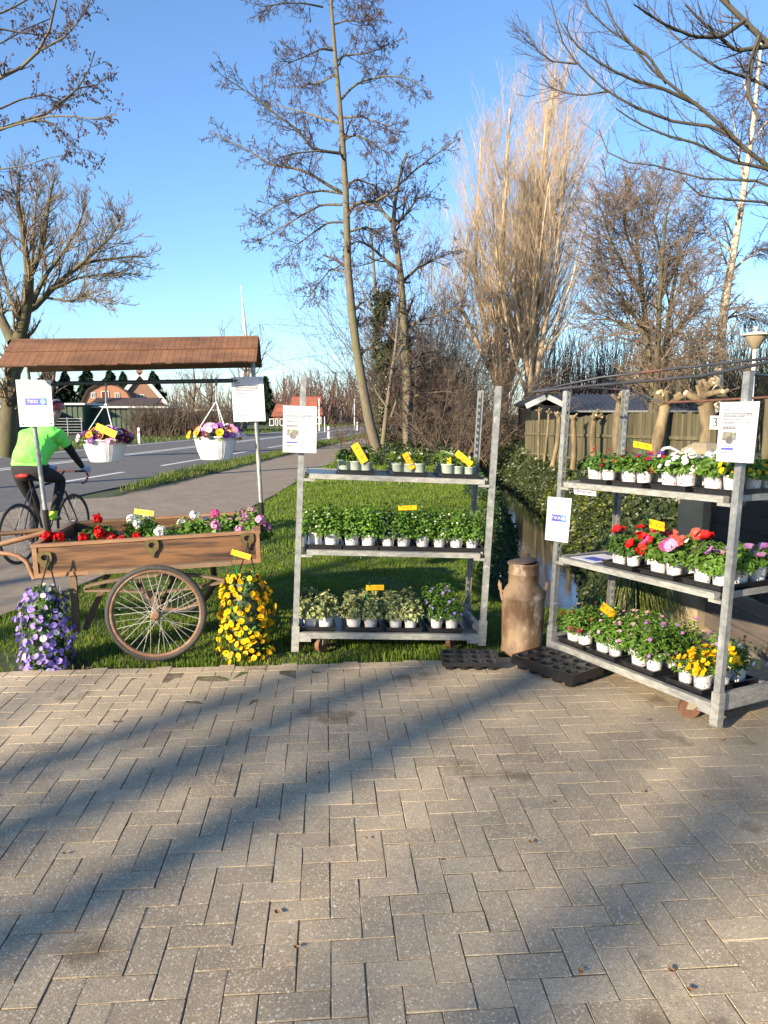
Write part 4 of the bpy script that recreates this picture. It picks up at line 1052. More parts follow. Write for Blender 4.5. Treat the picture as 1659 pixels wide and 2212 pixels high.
b.tube([ctr, ctr + nrm * .015, ctr + nrm * .03, ctr + nrm * .033], [.062, .062, .05, .01], 20); b.obj('wall_plate', M_GALVB, wl_)
arm = [ctr + nrm * .03, ctr + nrm * .06 + (-.04, 0, .0), P(1478, 984, 5.6), P(1460, 973, 5.57), P(1446, 967, 5.55), P(1434, 969, 5.54), P(1425, 980, 5.53), P(1422, 1000, 5.52)]
B().tube(arm, .012, 8).obj('swan_neck', M_TRIM, wl_)
B().lathe([(.012, 0), (.03, -.015), (.05, -.05), (.085, -.085)], 16, tuple(arm[-1])).obj('lamp_shade', M_GALVB, wl_)
# plank screen running towards the viewer from the pillar
sa, sc_ = np.array((2.53, 5.68)), np.array((2.72, 3.0)); dL = np.linalg.norm(sc_ - sa); sd = (sc_ - sa) / dL; sang = math.atan2(sd[1], sd[0])
TS = RT((sa[0], sa[1], 0), sang)
scn = thing('plank_screen', 'black plank screen with grey lower boards behind the right trolley', 'fence', (sa[0], sa[1], 0))
M_GPLANK = mat('grey weathered plank', (.12, .10, .085), (.08, .068, .058), rough=.9, scale=6, stretch=(.6, .6, 9), bmp=.35, bdist=.004, rnd=.15)
for i, (z0, z1, m) in enumerate(((.03, .15, M_GPLANK), (.155, .29, M_GPLANK), (.295, .4, M_GPLANK), (.62, .74, M_DARKW), (.745, .865, M_DARKW), (.87, .99, M_DARKW), (.995, 1.1, M_DARKW))):
    B().box((.02, -.012 + .003 * (i % 2), z0), (dL, .014 + .003 * (i % 2), z1), TS).obj('plank', m, scn)
for k in range(9):
    x = .1 + k * (dL - .2) / 8; B().box((x - .05, .016, .03), (x + .045, .035, 1.08), TS).obj('batten', M_DARKW, scn)
for k in range(3):
    x = .05 + k * (dL - .1) / 2; B().box((x - .04, .036, -.02), (x + .04, .11, 1.12), TS).obj('screen_post', M_DARKW, scn)
fence('sunlit olive fence glimpsed through the gap of the plank screen', (3.6, 7.3), (7.0, 6.6), 1.05, .1, .02, (.3, .8))
# house number
q0 = P(1534, 898, 9.5); q1 = P(1554, 928, 9.5); wd, hg = q1[0] - q0[0], q0[2] - q1[2]
def text_mesh(s, size, m, depth=.0006):
    cu = bpy.data.curves.new('lettering', 'FONT'); cu.body = s; cu.size = size; cu.align_x = 'CENTER'; cu.align_y = 'CENTER'; cu.extrude = depth; cu.resolution_u = 3
    o = bpy.data.objects.new('lettering', cu); COL.objects.link(o)
    bpy.context.view_layer.update()
    me = bpy.data.meshes.new_from_object(o.evaluated_get(bpy.context.evaluated_depsgraph_get()))
    bpy.data.objects.remove(o); bpy.data.curves.remove(cu)
    me.materials.clear(); me.materials.append(m); return me
def place(me, o, ex, ez, off=.002):
    """lay lettering drawn in xy onto a plane"""
    ex, ez = np.asarray(ex, float), np.asarray(ez, float); ex = ex / np.linalg.norm(ex); ez = ez - ex * (ex @ ez); ez /= np.linalg.norm(ez)
    nn = np.cross(ex, ez); o = np.asarray(o, float) + nn * off
    co = np.array([v.co[:] for v in me.vertices]); co = o + co[:, :1] * ex + co[:, 1:2] * ez + co[:, 2:] * nn
    me.vertices.foreach_set('co', co.astype(np.float32).ravel()); me.update(); return me
cn = (q0 + q1) / 2
ns = thing('number_sign', 'white enamel sign with the number 3 on its stake', 'sign', (cn[0], cn[1], .2))
B().bbox((cn[0] - wd / 2, -.012 + cn[1], cn[2] - hg / 2), (cn[0] + wd / 2, cn[1], cn[2] + hg / 2), .005).obj('plate', M_TRIM, ns)
B().box((cn[0] - .03, cn[1] + .002, .15), (cn[0] + .03, cn[1] + .05, cn[2] + hg / 2 - .02)).obj('stake', M_BOARD, ns)
M_BLACKINK = mat('black lettering', (.02, .02, .022), (.03, .03, .03), rough=.5)
B()
link('digit', place(text_mesh('3', hg * .95, M_BLACKINK), (cn[0], cn[1] - .012, cn[2]), (1, 0, 0), (0, 0, 1), .001), ns)
# grassy plant in a grey pot behind the right trolley
q = G(1405, 1365); q = np.array((1.98, 5.75, 0))
pp = thing('planter', 'round grey pot behind the right trolley holding arching grass', 'pot', q)
B().lathe([(.0, 0), (.13, 0), (.16, .12), (.17, .27), (.185, .28), (.185, .3), (.16, .3), (.155, .27), (0, .27)], 22, tuple(q)).obj('pot', mat('grey clay pot', (.1, .095, .09), (.075, .07, .068), rough=.8), pp)
M_SEDGE = leafmat('striped sedge', (.1, .13, .02), (.05, .085, .015), (.3, .29, .1), scale=18, trans=.25, edge=.55)
r = np.random.default_rng(77); n = 620; a = r.uniform(0, 2 * np.pi, n); reach = r.uniform(.12, .42, n); hh = r.uniform(.1, .27, n)
tt = np.linspace(0, 1, 6)
b0 = np.stack([q[0] + np.cos(a) * .05, q[1] + np.sin(a) * .05, np.full(n, q[2] + .27)], 1)
Pp = np.stack([b0 + np.stack([np.cos(a) * reach * t, np.sin(a) * reach * t, hh * (4 * t * (1 - t) * .9) - t ** 2 * r.uniform(.1, .34, n)], 1) for t in tt], 1)
side = np.stack([-np.sin(a), np.cos(a), np.zeros(n)], 1)[:, None] * (np.array((1, 1, .9, .75, .5, .1)) * .0045)[None, :, None]
V = np.concatenate([Pp - side, Pp + side], 1); i = np.arange(n)[:, None] * 12 + np.arange(5)[None]
link('arching_leaves', mesh_np('arching_leaves', V.reshape(-1, 3), np.stack([i, i + 6, i + 7, i + 1], -1).reshape(-1, 4), M_SEDGE), pp)['kind'] = 'stuff'
# ================================================================== PLANTS
def dome(n, rx, ry, h, seed, fill=.45, z0=0.0, low=-.1):
    r = np.random.default_rng(seed)
    a = r.uniform(0, 2 * np.pi, n); s = r.uniform(low, 1, n); c = np.sqrt(np.maximum(0, 1 - s * s)); q = r.uniform(fill, 1, n) ** .7
    lump = 1 + .13 * np.sin(3 * a + seed) * c + .1 * np.sin(5 * a + 2 * seed)
    d = np.stack([np.cos(a) * c, np.sin(a) * c, s], 1)
    return d * (q * lump)[:, None] * np.array((rx, ry, h)) + np.array((0, 0, z0)), d
def flowers(c, nrm, size, seed, petals=5, wide=.8, cup=.15, cs=.2):
    """five-petalled heads; returns V,F3,mi"""
    r = np.random.default_rng(seed); n = len(c); nrm = unit(nrm)
    g = r.normal(size=(n, 3)); t = unit(g - (g * nrm).sum(1, keepdims=True) * nrm); s = np.cross(nrm, t)
    sz = (size * r.uniform(.75, 1.2, n))[:, None]
    Vs, Fs, mi, o = [], [], [], 0
    for k in range(petals):
        a = 2 * math.pi * k / petals; d = t * math.cos(a) + s * math.sin(a); e = -t * math.sin(a) + s * math.cos(a)
        m = c + d * sz * .33 + nrm * sz * cup * .6; tip = c + d * sz * .55 + nrm * sz * cup * r.uniform(.3, 1.3, (n, 1))
        V = np.stack([c, m + e * sz * wide * .3, tip + e * sz * wide * .16, tip - e * sz * wide * .16, m - e * sz * wide * .3], 1).reshape(-1, 3)
        i = np.arange(n) * 5 + o; F = np.concatenate([np.stack([i, i + 1, i + 2], 1), np.stack([i, i + 2, i + 3], 1), np.stack([i, i + 3, i + 4], 1)])
        Vs.append(V); Fs.append(F); mi.append(np.zeros(len(F), int)); o += len(V)
    if cs:
        cc = c + nrm * sz * (cup * .35 + .03)
        V = np.stack([cc + t * sz * cs * .5, cc + s * sz * cs * .5, cc - t * sz * cs * .5, cc - s * sz * cs * .5], 1).reshape(-1, 3)
        i = np.arange(n) * 4 + o; F = np.concatenate([np.stack([i, i + 1, i + 2], 1), np.stack([i, i + 2, i + 3], 1)])
        Vs.append(V); Fs.append(F); mi.append(np.ones(len(F), int)); o += len(V)
    return np.concatenate(Vs), np.concatenate(Fs), np.concatenate(mi)
def petal(name, c, c2=None, trans=.25): return leafmat('petal ' + name, c, c2 or tuple(x * .72 for x in c), scale=40, trans=trans, rough=.5, vary=.08, spec=.2)
PT = dict(red=petal('red', (.62, .012, .012)), dred=petal('dark red', (.22, .008, .012)), salmon=petal('salmon', (.68, .13, .1)), pink=petal('pink', (.72, .1, .36)), lpink=petal('pale pink', (.66, .38, .52), (.6, .22, .42)),
          white=petal('white', (.8, .8, .74), (.7, .72, .66)), yellow=petal('yellow', (.82, .52, .01), (.75, .42, .005)), purple=petal('purple', (.2, .06, .34), (.13, .03, .24)), lilac=petal('lilac', (.36, .27, .66), (.24, .16, .5)), burg=petal('burgundy', (.1, .012, .045), (.06, .008, .03)),
          mauve=petal('mauve', (.42, .2, .44), (.33, .13, .36)), blue=petal('blue', (.22, .26, .6)), orange=petal('orange', (.8, .36, .02)), eye=petal('dark eye', (.1, .03, .01)), yeye=petal('yellow eye', (.75, .55, .05)))
LF = dict(green=leafmat('fresh leaf', (.085, .18, .025), (.13, .24, .035), scale=35), dark=leafmat('dark leaf', (.045, .105, .02), (.075, .15, .028), scale=35), lime=leafmat('light leaf', (.14, .27, .035), (.1, .21, .028), scale=35),
          varieg=leafmat('variegated leaf', (.1, .16, .03), (.14, .2, .05), (.52, .52, .26), scale=55, edge=.47), grey=leafmat('greyish leaf', (.05, .1, .03), (.09, .14, .05), scale=35), bulb=leafmat('bulb leaf', (.08, .15, .025), (.12, .2, .03), scale=20))
def foliage_mesh(n, rx, h, ln, wd, m, seed, z0, droop=.4, low=-.02, fill=.4, up=.5):
    c, d = dome(n, rx, rx, h, seed, fill, z0, low)
    r = np.random.default_rng(seed + 5)
    v, f = leaves(c, d * .6 + np.array((0, 0, up)) + r.normal(size=d.shape) * .45, ln, wd, seed + 1, droop, .18, spin=d)
    return mesh_np('foliage', v, f, m)
def blossom_mesh(n, rx, h, size, mats, seed, z0, low=.15, petals=5, wide=.9, cs=.2, cup=.15, head=0, headr=.03, fill=.95):
    c, d = dome(n, rx, rx, h, seed, fill, z0, low)
    if head:
        r = np.random.default_rng(seed + 9)
        dd = unit(r.normal(size=(n * head, 3)) + np.array((0, 0, .45))); c = np.repeat(c, head, 0) + dd * headr * r.uniform(.75, 1.05, (n * head, 1)); d = dd
    else: d = d + np.array((-.25, -.75, .35))
    v, f, mi = flowers(c, d, size, seed + 3, petals, wide, cup, cs)
    return mesh_np('blossoms', v, f, mats, mi)
def pot_print(name):
    m, t, bs = nodes(name)
    co = N(t, 'ShaderNodeTexCoord').outputs['Object']
    vo = N(t, 'ShaderNodeTexVoronoi'); vo.inputs['Scale'].default_value = 52; vo.inputs['Randomness'].default_value = .9; ad = N(t, 'ShaderNodeVectorMath', operation='ADD'); t.links.new(co, ad.inputs[0]); t.links.new(N(t, 'ShaderNodeObjectInfo').outputs['Random'], ad.inputs[1]); t.links.new(ad.outputs[0], vo.inputs['Vector'])
    dot = N(t, 'ShaderNodeMath', operation='LESS_THAN'); t.links.new(vo.outputs['Distance'], dot.inputs[0]); dot.inputs[1].default_value = .26
    sp = N(t, 'ShaderNodeSeparateColor'); t.links.new(vo.outputs['Color'], sp.inputs[0])
    g = N(t, 'ShaderNodeMath', operation='GREATER_THAN'); t.links.new(sp.outputs[1], g.inputs[0]); g.inputs[1].default_value = .45
    mu = N(t, 'ShaderNodeMath', operation='MULTIPLY'); t.links.new(dot.outputs[0], mu.inputs[0]); t.links.new(g.outputs[0], mu.inputs[1])
    c = mixc(t, ramp(t, sp.outputs[0], .45, .55), (.5, .08, .16), (.3, .26, .42))
    c = mixc(t, mu.outputs[0], (.8, .79, .78), c)
    t.links.new(c, bs.inputs['Base Color']); bs.inputs['Roughness'].default_value = .45
    return m
M_POT = pot_print('printed white pot'); M_GPOT = mat('grey green nursery pot', (.3, .36, .31), (.42, .47, .4), rough=.5, scale=20, world=False)
b = B(); b.lathe([(0, .004), (.038, .002), (.041, .006), (.049, .078), (.053, .08), (.053, .086), (.047, .086), (.046, .075)], 16, sx=1.0, sy=.94)
ME_POT = b.mesh('pot', M_POT)
b = B(); b.lathe([(0, .004), (.034, .002), (.036, .006), (.043, .068), (.046, .07), (.046, .076), (.041, .076), (.04, .066)], 14); ME_GPOT = b.mesh('pot', M_GPOT)
b = B(); b.lathe([(.0465, .074), (.02, .079), (0, .08)], 14, sy=.94); ME_SOIL = b.mesh('soil', M_DIRT)
SPEC = {}
def species(key, fol, blo=()):
    out = []
    for k in range(3):
        f = foliage_mesh(seed=1000 + len(SPEC) * 37 + k, **fol); bl = [blossom_mesh(seed=3000 + len(SPEC) * 41 + k * 7 + j, **q) for j, q in enumerate(blo)]
        out.append((f, bl))
    SPEC[key] = out
Z = .082
species('varieg', dict(n=250, rx=.092, h=.12, ln=.036, wd=.03, m=LF['varieg'], z0=Z))
species('greenleaf', dict(n=330, rx=.112, h=.19, ln=.028, wd=.02, m=LF['green'], z0=Z), [dict(n=2, rx=.09, h=.17, size=.014, mats=[PT['white'], PT['yeye']], z0=Z)])
species('limeleaf', dict(n=340, rx=.112, h=.21, ln=.028, wd=.021, m=LF['lime'], z0=Z))
species('darkleaf', dict(n=340, rx=.112, h=.19, ln=.026, wd=.02, m=LF['green'], z0=Z), [dict(n=6, rx=.1, h=.175, size=.013, mats=[PT['white'], PT['yeye']], z0=Z)])
species('bluestar', dict(n=340, rx=.112, h=.21, ln=.026, wd=.019, m=LF['dark'], z0=Z), [dict(n=6, rx=.09, h=.19, size=.014, mats=[PT['blue'], PT['white']], z0=Z)])
species('purpleupright', dict(n=270, rx=.085, h=.19, ln=.028, wd=.018, m=LF['green'], z0=Z, up=.9), [dict(n=6, rx=.075, h=.2, size=.02, mats=[PT['lilac'], PT['white']], z0=Z)])
species('bulbs', dict(n=46, rx=.05, h=.075, ln=.09, wd=.016, m=LF['bulb'], z0=.075, droop=.25, low=.35, fill=.5, up=.2), [dict(n=2, rx=.02, h=.075, size=.022, mats=[PT['white'], LF['bulb']], z0=.075, low=.5, petals=6, cup=.9)])
for k, (mm, e, lf) in dict(redprim=('dred', 'yeye', 'dark'), red2=('red', 'dred', 'green'), purp=('purple', 'yeye', 'lime'), whiteviola=('white', 'yeye', 'green'), yellowviola=('yellow', 'orange', 'green')).items():
    species(k, dict(n=190, rx=.088, h=.085, ln=.034, wd=.024, m=LF[lf], z0=Z), [dict(n=6, rx=.075, h=.105, size=.032, mats=[PT[mm], PT[e]], z0=Z)])
for k, mm in dict(petred='red', petsalmon='salmon', petpink='pink', petpurple='mauve', petlilac='lpink').items():
    species(k, dict(n=230, rx=.095, h=.11, ln=.038, wd=.028, m=LF['green'] if mm != 'red' else LF['dark'], z0=Z), [dict(n=3 if mm not in ('mauve', 'lpink') else 2, rx=.085, h=.13, size=.06, mats=[PT[mm], PT['yeye' if mm == 'pink' else 'burg']], z0=Z, low=.35, wide=1.35, cup=.35, cs=.12)])
species('pinkdots', dict(n=330, rx=.1, h=.16, ln=.03, wd=.015, m=LF['lime'], z0=Z, up=.8), [dict(n=9, rx=.095, h=.17, size=.02, mats=[PT['lpink'], PT['mauve']], z0=Z)])
species('lavdots', dict(n=340, rx=.105, h=.175, ln=.032, wd=.016, m=LF['green'], z0=Z, up=.8), [dict(n=8, rx=.1, h=.19, size=.022, mats=[PT['mauve'], PT['lpink']], z0=Z)])
species('reddots', dict(n=320, rx=.1, h=.15, ln=.03, wd=.018, m=LF['green'], z0=Z, up=.8), [dict(n=5, rx=.095, h=.15, size=.026, mats=[PT['dred'], PT['eye']], z0=Z)])
species('bidens', dict(n=200, rx=.085, h=.09, ln=.026, wd=.01, m=LF['green'], z0=Z), [dict(n=30, rx=.085, h=.115, size=.033, mats=[PT['yellow'], PT['orange']], z0=Z, wide=.9)])
species('lobelia', dict(n=290, rx=.095, h=.15, ln=.024, wd=.014, m=LF['dark'], z0=Z), [dict(n=9, rx=.075, h=.13, size=.018, mats=[PT['blue'], PT['white']], z0=Z)])
def potted(sp, label, group, p, rz, var, s=1.0, grey=False):
    t = thing('potted_plant', label, 'potted plant', p, rz, group)
    t.scale = (s, s, s)
    f, bl = SPEC[sp][var % 3]
    link('pot', ME_GPOT if grey else ME_POT, t, True); 
    so = link('soil', ME_SOIL, t, True)
    if grey: so.scale = (.87, .87, .91)
    link('foliage', f, t, True)['kind'] = 'stuff'
    for q in bl: link('blossoms', q, t, True)['kind'] = 'stuff'
    return t
# black carrying trays
def tray_mesh(wx, wy, h=.03):
    b = B(); t = .004
    b.box((-wx / 2, -wy / 2, 0), (wx / 2, wy / 2, .004))
    for lo, hi in (((-wx / 2, -wy / 2), (wx / 2, -wy / 2 + t)), ((-wx / 2, wy / 2 - t), (wx / 2, wy / 2)), ((-wx / 2, -wy / 2 + t), (-wx / 2 + t, wy / 2 - t)), ((wx / 2 - t, -wy / 2 + t), (wx / 2, wy / 2 - t))): b.box((lo[0], lo[1], .004), (hi[0], hi[1], h))
    for lo, hi in (((-wx / 2 - .008, -wy / 2 - .008), (wx / 2 + .008, -wy / 2)), ((-wx / 2 - .008, wy / 2), (wx / 2 + .008, wy / 2 + .008)), ((-wx / 2 - .008, -wy / 2), (-wx / 2, wy / 2)), ((wx / 2, -wy / 2), (wx / 2 + .008, wy / 2))): b.box((lo[0], lo[1], h - .006), (hi[0], hi[1], h))
    return b.mesh('carrying_tray', M_BLACKPL)
ME_TRAY = tray_mesh(.25, .44)
# price cards
def price(label, u, v, Yc, wpx, hpx, ang, foot=None, text='€1,95', tilt=25, top=None, woodstick=False):
    c = P(u, v, Yc); k = FOC / (Yc * CP + .1); wd = wpx / k; hg = max(.03, hpx / k / math.cos(math.radians(tilt)) if tilt < 80 else .04)
    a = math.radians(ang); ex = np.array((math.cos(a), 0, math.sin(a))); tl = math.radians(tilt)
    up0 = np.array((-math.sin(a), 0, math.cos(a))); ez = up0 * math.cos(tl) + np.array((0, 1, 0)) * math.sin(tl); nn = np.cross(ex, ez)
    t = thing('price_card', label, 'price card', c, 0, 'yellow price cards')
    T = lambda x, y, z: tuple(c + ex * x + ez * y + nn * z)
    B().box((-wd / 2, -hg / 2, -.001), (wd / 2, hg / 2, .001), T).obj('card', M_TAG, t)
    if text: link('handwriting', place(text_mesh(text, hg * .62, M_TAGINK, .0002), c, ex, ez, .0014), t)
    if foot is not None:
        f = P(foot[0], foot[1], Yc + .02); tp = c - ex * wd * .36 + ez * hg * .1 - nn * .006
        e = tp + (tp - f) / np.linalg.norm(tp - f) * (hg * .6 + .02)
        B().tube([f, tp, e], [.004, .004, .0025], 6).obj('stick', M_CUT if woodstick else M_GSTICK, t)
    return t

# ================================================================== THE CART
M_CARTW = mat('varnished cart wood', (.18, .088, .038), (.085, .042, .02), rough=.5, scale=5, detail=7, stretch=(.35, 2, 6), c3=(.03, .018, .012), s3=2.2, lo3=.5, hi3=.62, lo=.42, hi=.58, bmp=.35, bdist=.004)
M_RIMW = mat('pale worn rim wood', (.29, .165, .08), (.2, .1, .05), rough=.6, scale=7, detail=6, stretch=(.5, 2, 4), c3=(.2, .09, .04), s3=9, lo3=.6, hi3=.7)
M_OLDW = mat('old grey brown wood', (.17, .115, .07), (.115, .078, .05), rough=.85, scale=8, detail=6, stretch=(1, 1, .4), bmp=.2)
M_BRASS = mat('dull brass plate', (.2, .155, .06), (.14, .105, .045), rough=.45, scale=30, metal=.6)
O0 = P(75, 1249, 4.95); O1 = P(563.5, 1215, 5.2); LX = float(np.linalg.norm(O1 - O0)); EX = (O1 - O0) / LX
YAW = math.radians(9.5); EY = np.array((-math.sin(YAW), math.cos(YAW), 0.0)); EZ = np.array((-.036, 0, 1.0)); DEP, BH = 1.12, .232
TC = lambda x, y, z: tuple(O0 + EX * x + EY * y + EZ * z)
cart = thing('flower_cart', 'old wooden handcart planted with geraniums under a little shingled roof', 'cart', O0 * np.array((1, 1, 0)))
t = .025
box = B(); box.box((.03, 0, .0), (LX - .03, t, BH - .022), TC).obj('front_board', M_CARTW, cart)
B().box((.03, DEP - t, 0), (LX - .03, DEP, BH - .022), TC).obj('back_board', M_CARTW, cart)
B().box((0, 0, 0), (.029, DEP, BH - .022), TC).obj('end_board', M_CARTW, cart)
B().box((LX - .029, 0, 0), (LX, DEP, BH - .022), TC).obj('end_board', M_CARTW, cart)
B().box((.03, t + .001, .0), (LX - .03, DEP - t - .001, .02), TC).obj('floor_board', M_OLDW, cart)
for lo, hi in (((-.008, -.012), (LX + .008, .032)), ((-.008, DEP - .032), (LX + .008, DEP + .012)), ((-.008, .0325), (.036, DEP - .0325)), ((LX - .036, .0325), (LX + .008, DEP - .0325))):
    B().box((lo[0], lo[1], BH - .021), (hi[0], hi[1], BH), TC).obj('rim_strip', M_RIMW, cart)
B().box((0, -.008, .0), (LX, -.0005, .03), TC).obj('bottom_strip', M_RIMW, cart)
for x in (.0, LX - .03): B().box((x, -.009, .031), (x + .03, -.0005, BH - .022), TC).obj('corner_strip', M_RIMW, cart)
b = B(); gx, gy = 26, 14; rr = random.Random(3)
pts = [TC(.03 + (LX - .06) * i / gx, t + .003 + (DEP - 2 * t - .006) * j / gy, .13 + rr.uniform(-.015, .02)) for j in range(gy + 1) for i in range(gx + 1)]
b.add(pts, [(j * (gx + 1) + i, j * (gx + 1) + i + 1, (j + 1) * (gx + 1) + i + 1, (j + 1) * (gx + 1) + i) for j in range(gy) for i in range(gx)]); b.obj('soil', M_DIRT, cart)
# brass lashing plates
def plate(u, v):
    c = P(u, v, 5.0); d = c - O0; cx = float(d @ EX)
    out, inn = [], []
    for k in range(24):
        a = 2 * math.pi * k / 24
        rx_, rz_ = .048, .046
        px, pz = math.cos(a), math.sin(a)
        m_ = max(abs(px), abs(pz)) if pz > 0 else 1
        ox, oz = rx_ * px / (m_ ** .55), rz_ * pz / (m_ ** .55)
        if pz < -.9: ox, oz = ox * .55, -.078
        out.append((ox, oz)); inn.append((.022 * px, .006 + .02 * pz))
    cz_ = float((d - EX * cx)[2])
    b = B()
    for y0, y1 in ((-.022, -.0095),):
        vs = [TC(cx + x, y0, cz_ + z) for x, z in out] + [TC(cx + x, y0, cz_ + z) for x, z in inn] + [TC(cx + x, y1, cz_ + z) for x, z in out] + [TC(cx + x, y1, cz_ + z) for x, z in inn]
        n = 24; fs = []
        for i in range(n):
            j = (i + 1) % n
            fs += [(i, j, n + j, n + i), (2 * n + i, 3 * n + i, 3 * n + j, 2 * n + j), (i, 2 * n + i, 2 * n + j, j), (n + i, n + j, 3 * n + j, 3 * n + i)]
        b.add(vs, fs)
    return b.obj('lashing_plate', M_BRASS, cart)
for q in ((101, 1203), (325, 1183), (533, 1173)): plate(*q)
# wheels
def wheel(cc, R, ax, par, nsp, m_tyre, m_rim, m_sp, tr=.02, hub=(.03, .07), tyre_name='tyre'):
    cc = np.asarray(cc, float); ax = np.asarray(ax, float) / np.linalg.norm(ax)
    w_ = B(); h0 = hub
    w_.tube([cc - ax * h0[1], cc - ax * h0[1] * .9, cc - ax * h0[1] * .4, cc + ax * h0[1] * .4, cc + ax * h0[1] * .9, cc + ax * h0[1]], [h0[0] * .6, h0[0], h0[0] * .75, h0[0] * .75, h0[0], h0[0] * .6], 14)
    wo = w_.obj('wheel', m_rim, par)                                       # hub carries tyre, rim and spokes
    B().torus(cc, ax, R - tr, tr, 56, 10).obj(tyre_name, m_tyre, wo)
    rb = B(); a = np.cross(ax, (0, 0, 1.0)); a /= np.linalg.norm(a); bb = np.cross(ax, a)
    rs = [(R - tr * 2 - .012, -.5), (R - tr * 1.5, -.75), (R - tr * 1.4, .75), (R - tr * 2 - .012, .5)]
    n = 56; vs = []
    for i in range(n):
        ph = 2 * math.pi * i / n; d = a * math.cos(ph) + bb * math.sin(ph)
        vs += [cc + d * r_ + ax * q * tr for r_, q in rs]
    rb.add(vs, [(i * 4 + k, i * 4 + (k + 1) % 4, ((i + 1) % n) * 4 + (k + 1) % 4, ((i + 1) % n) * 4 + k) for i in range(n) for k in range(4)], 0, True); rb.obj('rim', m_rim, wo)
    for i in range(nsp):
        ph = 2 * math.pi * i / nsp; sg = 1 if i % 2 else -1; off = (1 if (i // 2) % 2 else -1) * 1.15
        d1 = a * math.cos(ph) + bb * math.sin(ph); d0 = a * math.cos(ph + off) + bb * math.sin(ph + off)
        B().tube([cc + d0 * h0[0] * .9 + ax * sg * h0[1] * .75, cc + d1 * (R - tr * 2 - .01)], .0024, 5, cap=False).obj('spoke', m_sp, wo)
    return wo
AX = EY
M_RIMRUST = mat('rusty painted rim', (.2, .105, .06), (.14, .075, .045), rough=.8, scale=22, c3=(.26, .19, .13), s3=12)
wc = P(338, 1325, 4.88)
wheel(wc, .335, AX, cart, 36, M_TYRE, M_RIMRUST, M_GALVB, .02, (.034, .06))
wc2 = wc + EY * (DEP + .1)
wheel(wc2, .335, AX, cart, 36, M_TYRE, M_RIMRUST, M_GALVB, .02, (.034, .06))
B().tube([wc, wc2], .016, 8).obj('axle', M_RUST, cart)
# springs, bearers and legs
def bar(pts, wd, th, name, m):
    b = B(); pts = [np.asarray(p, float) for p in pts]
    for p, q in zip(pts[:-1], pts[1:]):
        d = unit(q - p); s_ = EY * wd / 2; n_ = np.cross(d, EY) * th / 2
        b.hexa([p - s_ - n_, q - s_ - n_, q + s_ - n_, p + s_ - n_, p - s_ + n_, q - s_ + n_, q + s_ + n_, p + s_ + n_])
    return b.obj(name, m, cart)
for yb in (.06, DEP - .06):
    q = EY * yb
    Pb = lambda u, v: P(u, v, 4.97) + q
    bar([Pb(176, 1277), Pb(182, 1270), Pb(235, 1258), Pb(300, 1249), Pb(380, 1243), Pb(450, 1250), Pb(484, 1256)], .05, .016, 'spring_leaf', M_OLDW)
    bar([Pb(176, 1280), Pb(235, 1279), Pb(338, 1284), Pb(430, 1272), Pb(484, 1260)], .05, .014, 'spring_leaf', M_OLDW)
    bar([Pb(150, 1243), Pb(500, 1219)], .06, .03, 'bearer', M_OLDW)
    w0 = (wc if yb < .5 else wc2) * .0 + (wc + EY * (.08 if yb < .5 else DEP)); bar([Pb(325, 1280), Pb(340, 1330)], .05, .05, 'axle_block', M_OLDW)
bar([P(158, 1245, 5.0), P(161, 1290, 5.0), P(166, 1366, 5.0)], .03, .045, 'leg', M_OLDW)
bar([P(232, 1243, 5.35), P(222, 1270, 5.3), P(184, 1360, 5.15)], .03, .045, 'leg', M_OLDW)
# shafts
for pts in ([P(108, 1144, 5.75), P(60, 1148, 5.7), P(0, 1153, 5.65), P(-90, 1163, 5.6)], [P(100, 1150, 5.2), P(50, 1163, 5.15), P(0, 1176, 5.1), P(-90, 1196, 5.05)]):
    B().tube(pts, [.018, .019, .019, .018], 9).obj('shaft', M_RIMW, cart)
B().tube([P(74, 1250, 4.98), P(66, 1232, 4.98), P(57, 1213, 4.98), P(40, 1201, 4.98), P(18, 1196, 4.98), P(0, 1195, 4.98), P(-80, 1196, 4.98)], .0165, 9).obj('shaft', M_RIMW, cart)
# posts, crossbar and roof
for ub, vb, ut, vt, Yp in ((103, 1142, 58, 793, 5.5), (566, 1125, 546, 782, 5.72)):
    p0, p1 = P(ub, vb, Yp), P(ut, vt, Yp)
    p0 = p0 + (p0 - p1) * .06
    B().tube([p0 + (p1 - p0) * .16, p1], .0165, 10).obj('post', M_GALV, cart)
    B().tube([p0, p0 + (p1 - p0) * .17], .021, 10).obj('post_sleeve', M_BLACKPL, cart)
M_BAR = mat('dark green pipe', (.045, .06, .055), (.035, .045, .042), rough=.4)
bar0, bar1 = P(64, 829.5, 5.5), P(548, 821.5, 5.71)
B().tube([bar0, bar1], .0165, 10).obj('crossbar', M_BAR, cart)
r0, r1, e0, e1 = P(28, 737, 5.49), P(557.5, 729.5, 5.72), P(-4, 791, 5.2), P(553, 780, 5.43)
M_SHING = mat('cedar shingle', (.2, .095, .046), (.135, .064, .034), rough=.75, scale=6, detail=6, stretch=(.5, 1, 2), c3=(.06, .032, .022), s3=2.0, lo3=.48, hi3=.66, rnd=.09, bmp=.2, bdist=.004)
b0_, b1_ = 2 * r0 - e0, 2 * r1 - e1; b0_[2], b1_[2] = e0[2], e1[2]
roof = B()
for a0, a1, c0, c1 in ((e0, e1, r0, r1), (b0_, b1_, r0, r1)):
    n_ = unit(np.cross(a1 - a0, c0 - a0)); n_ = n_ if n_[2] > 0 else -n_
    roof.hexa([a0 - n_ * .012, a1 - n_ * .012, c1 - n_ * .012, c0 - n_ * .012, a0 - n_ * .001, a1 - n_ * .001, c1 - n_ * .001, c0 - n_ * .001])
ro = roof.obj('roof', M_OLDW, cart)
rr = random.Random(9)
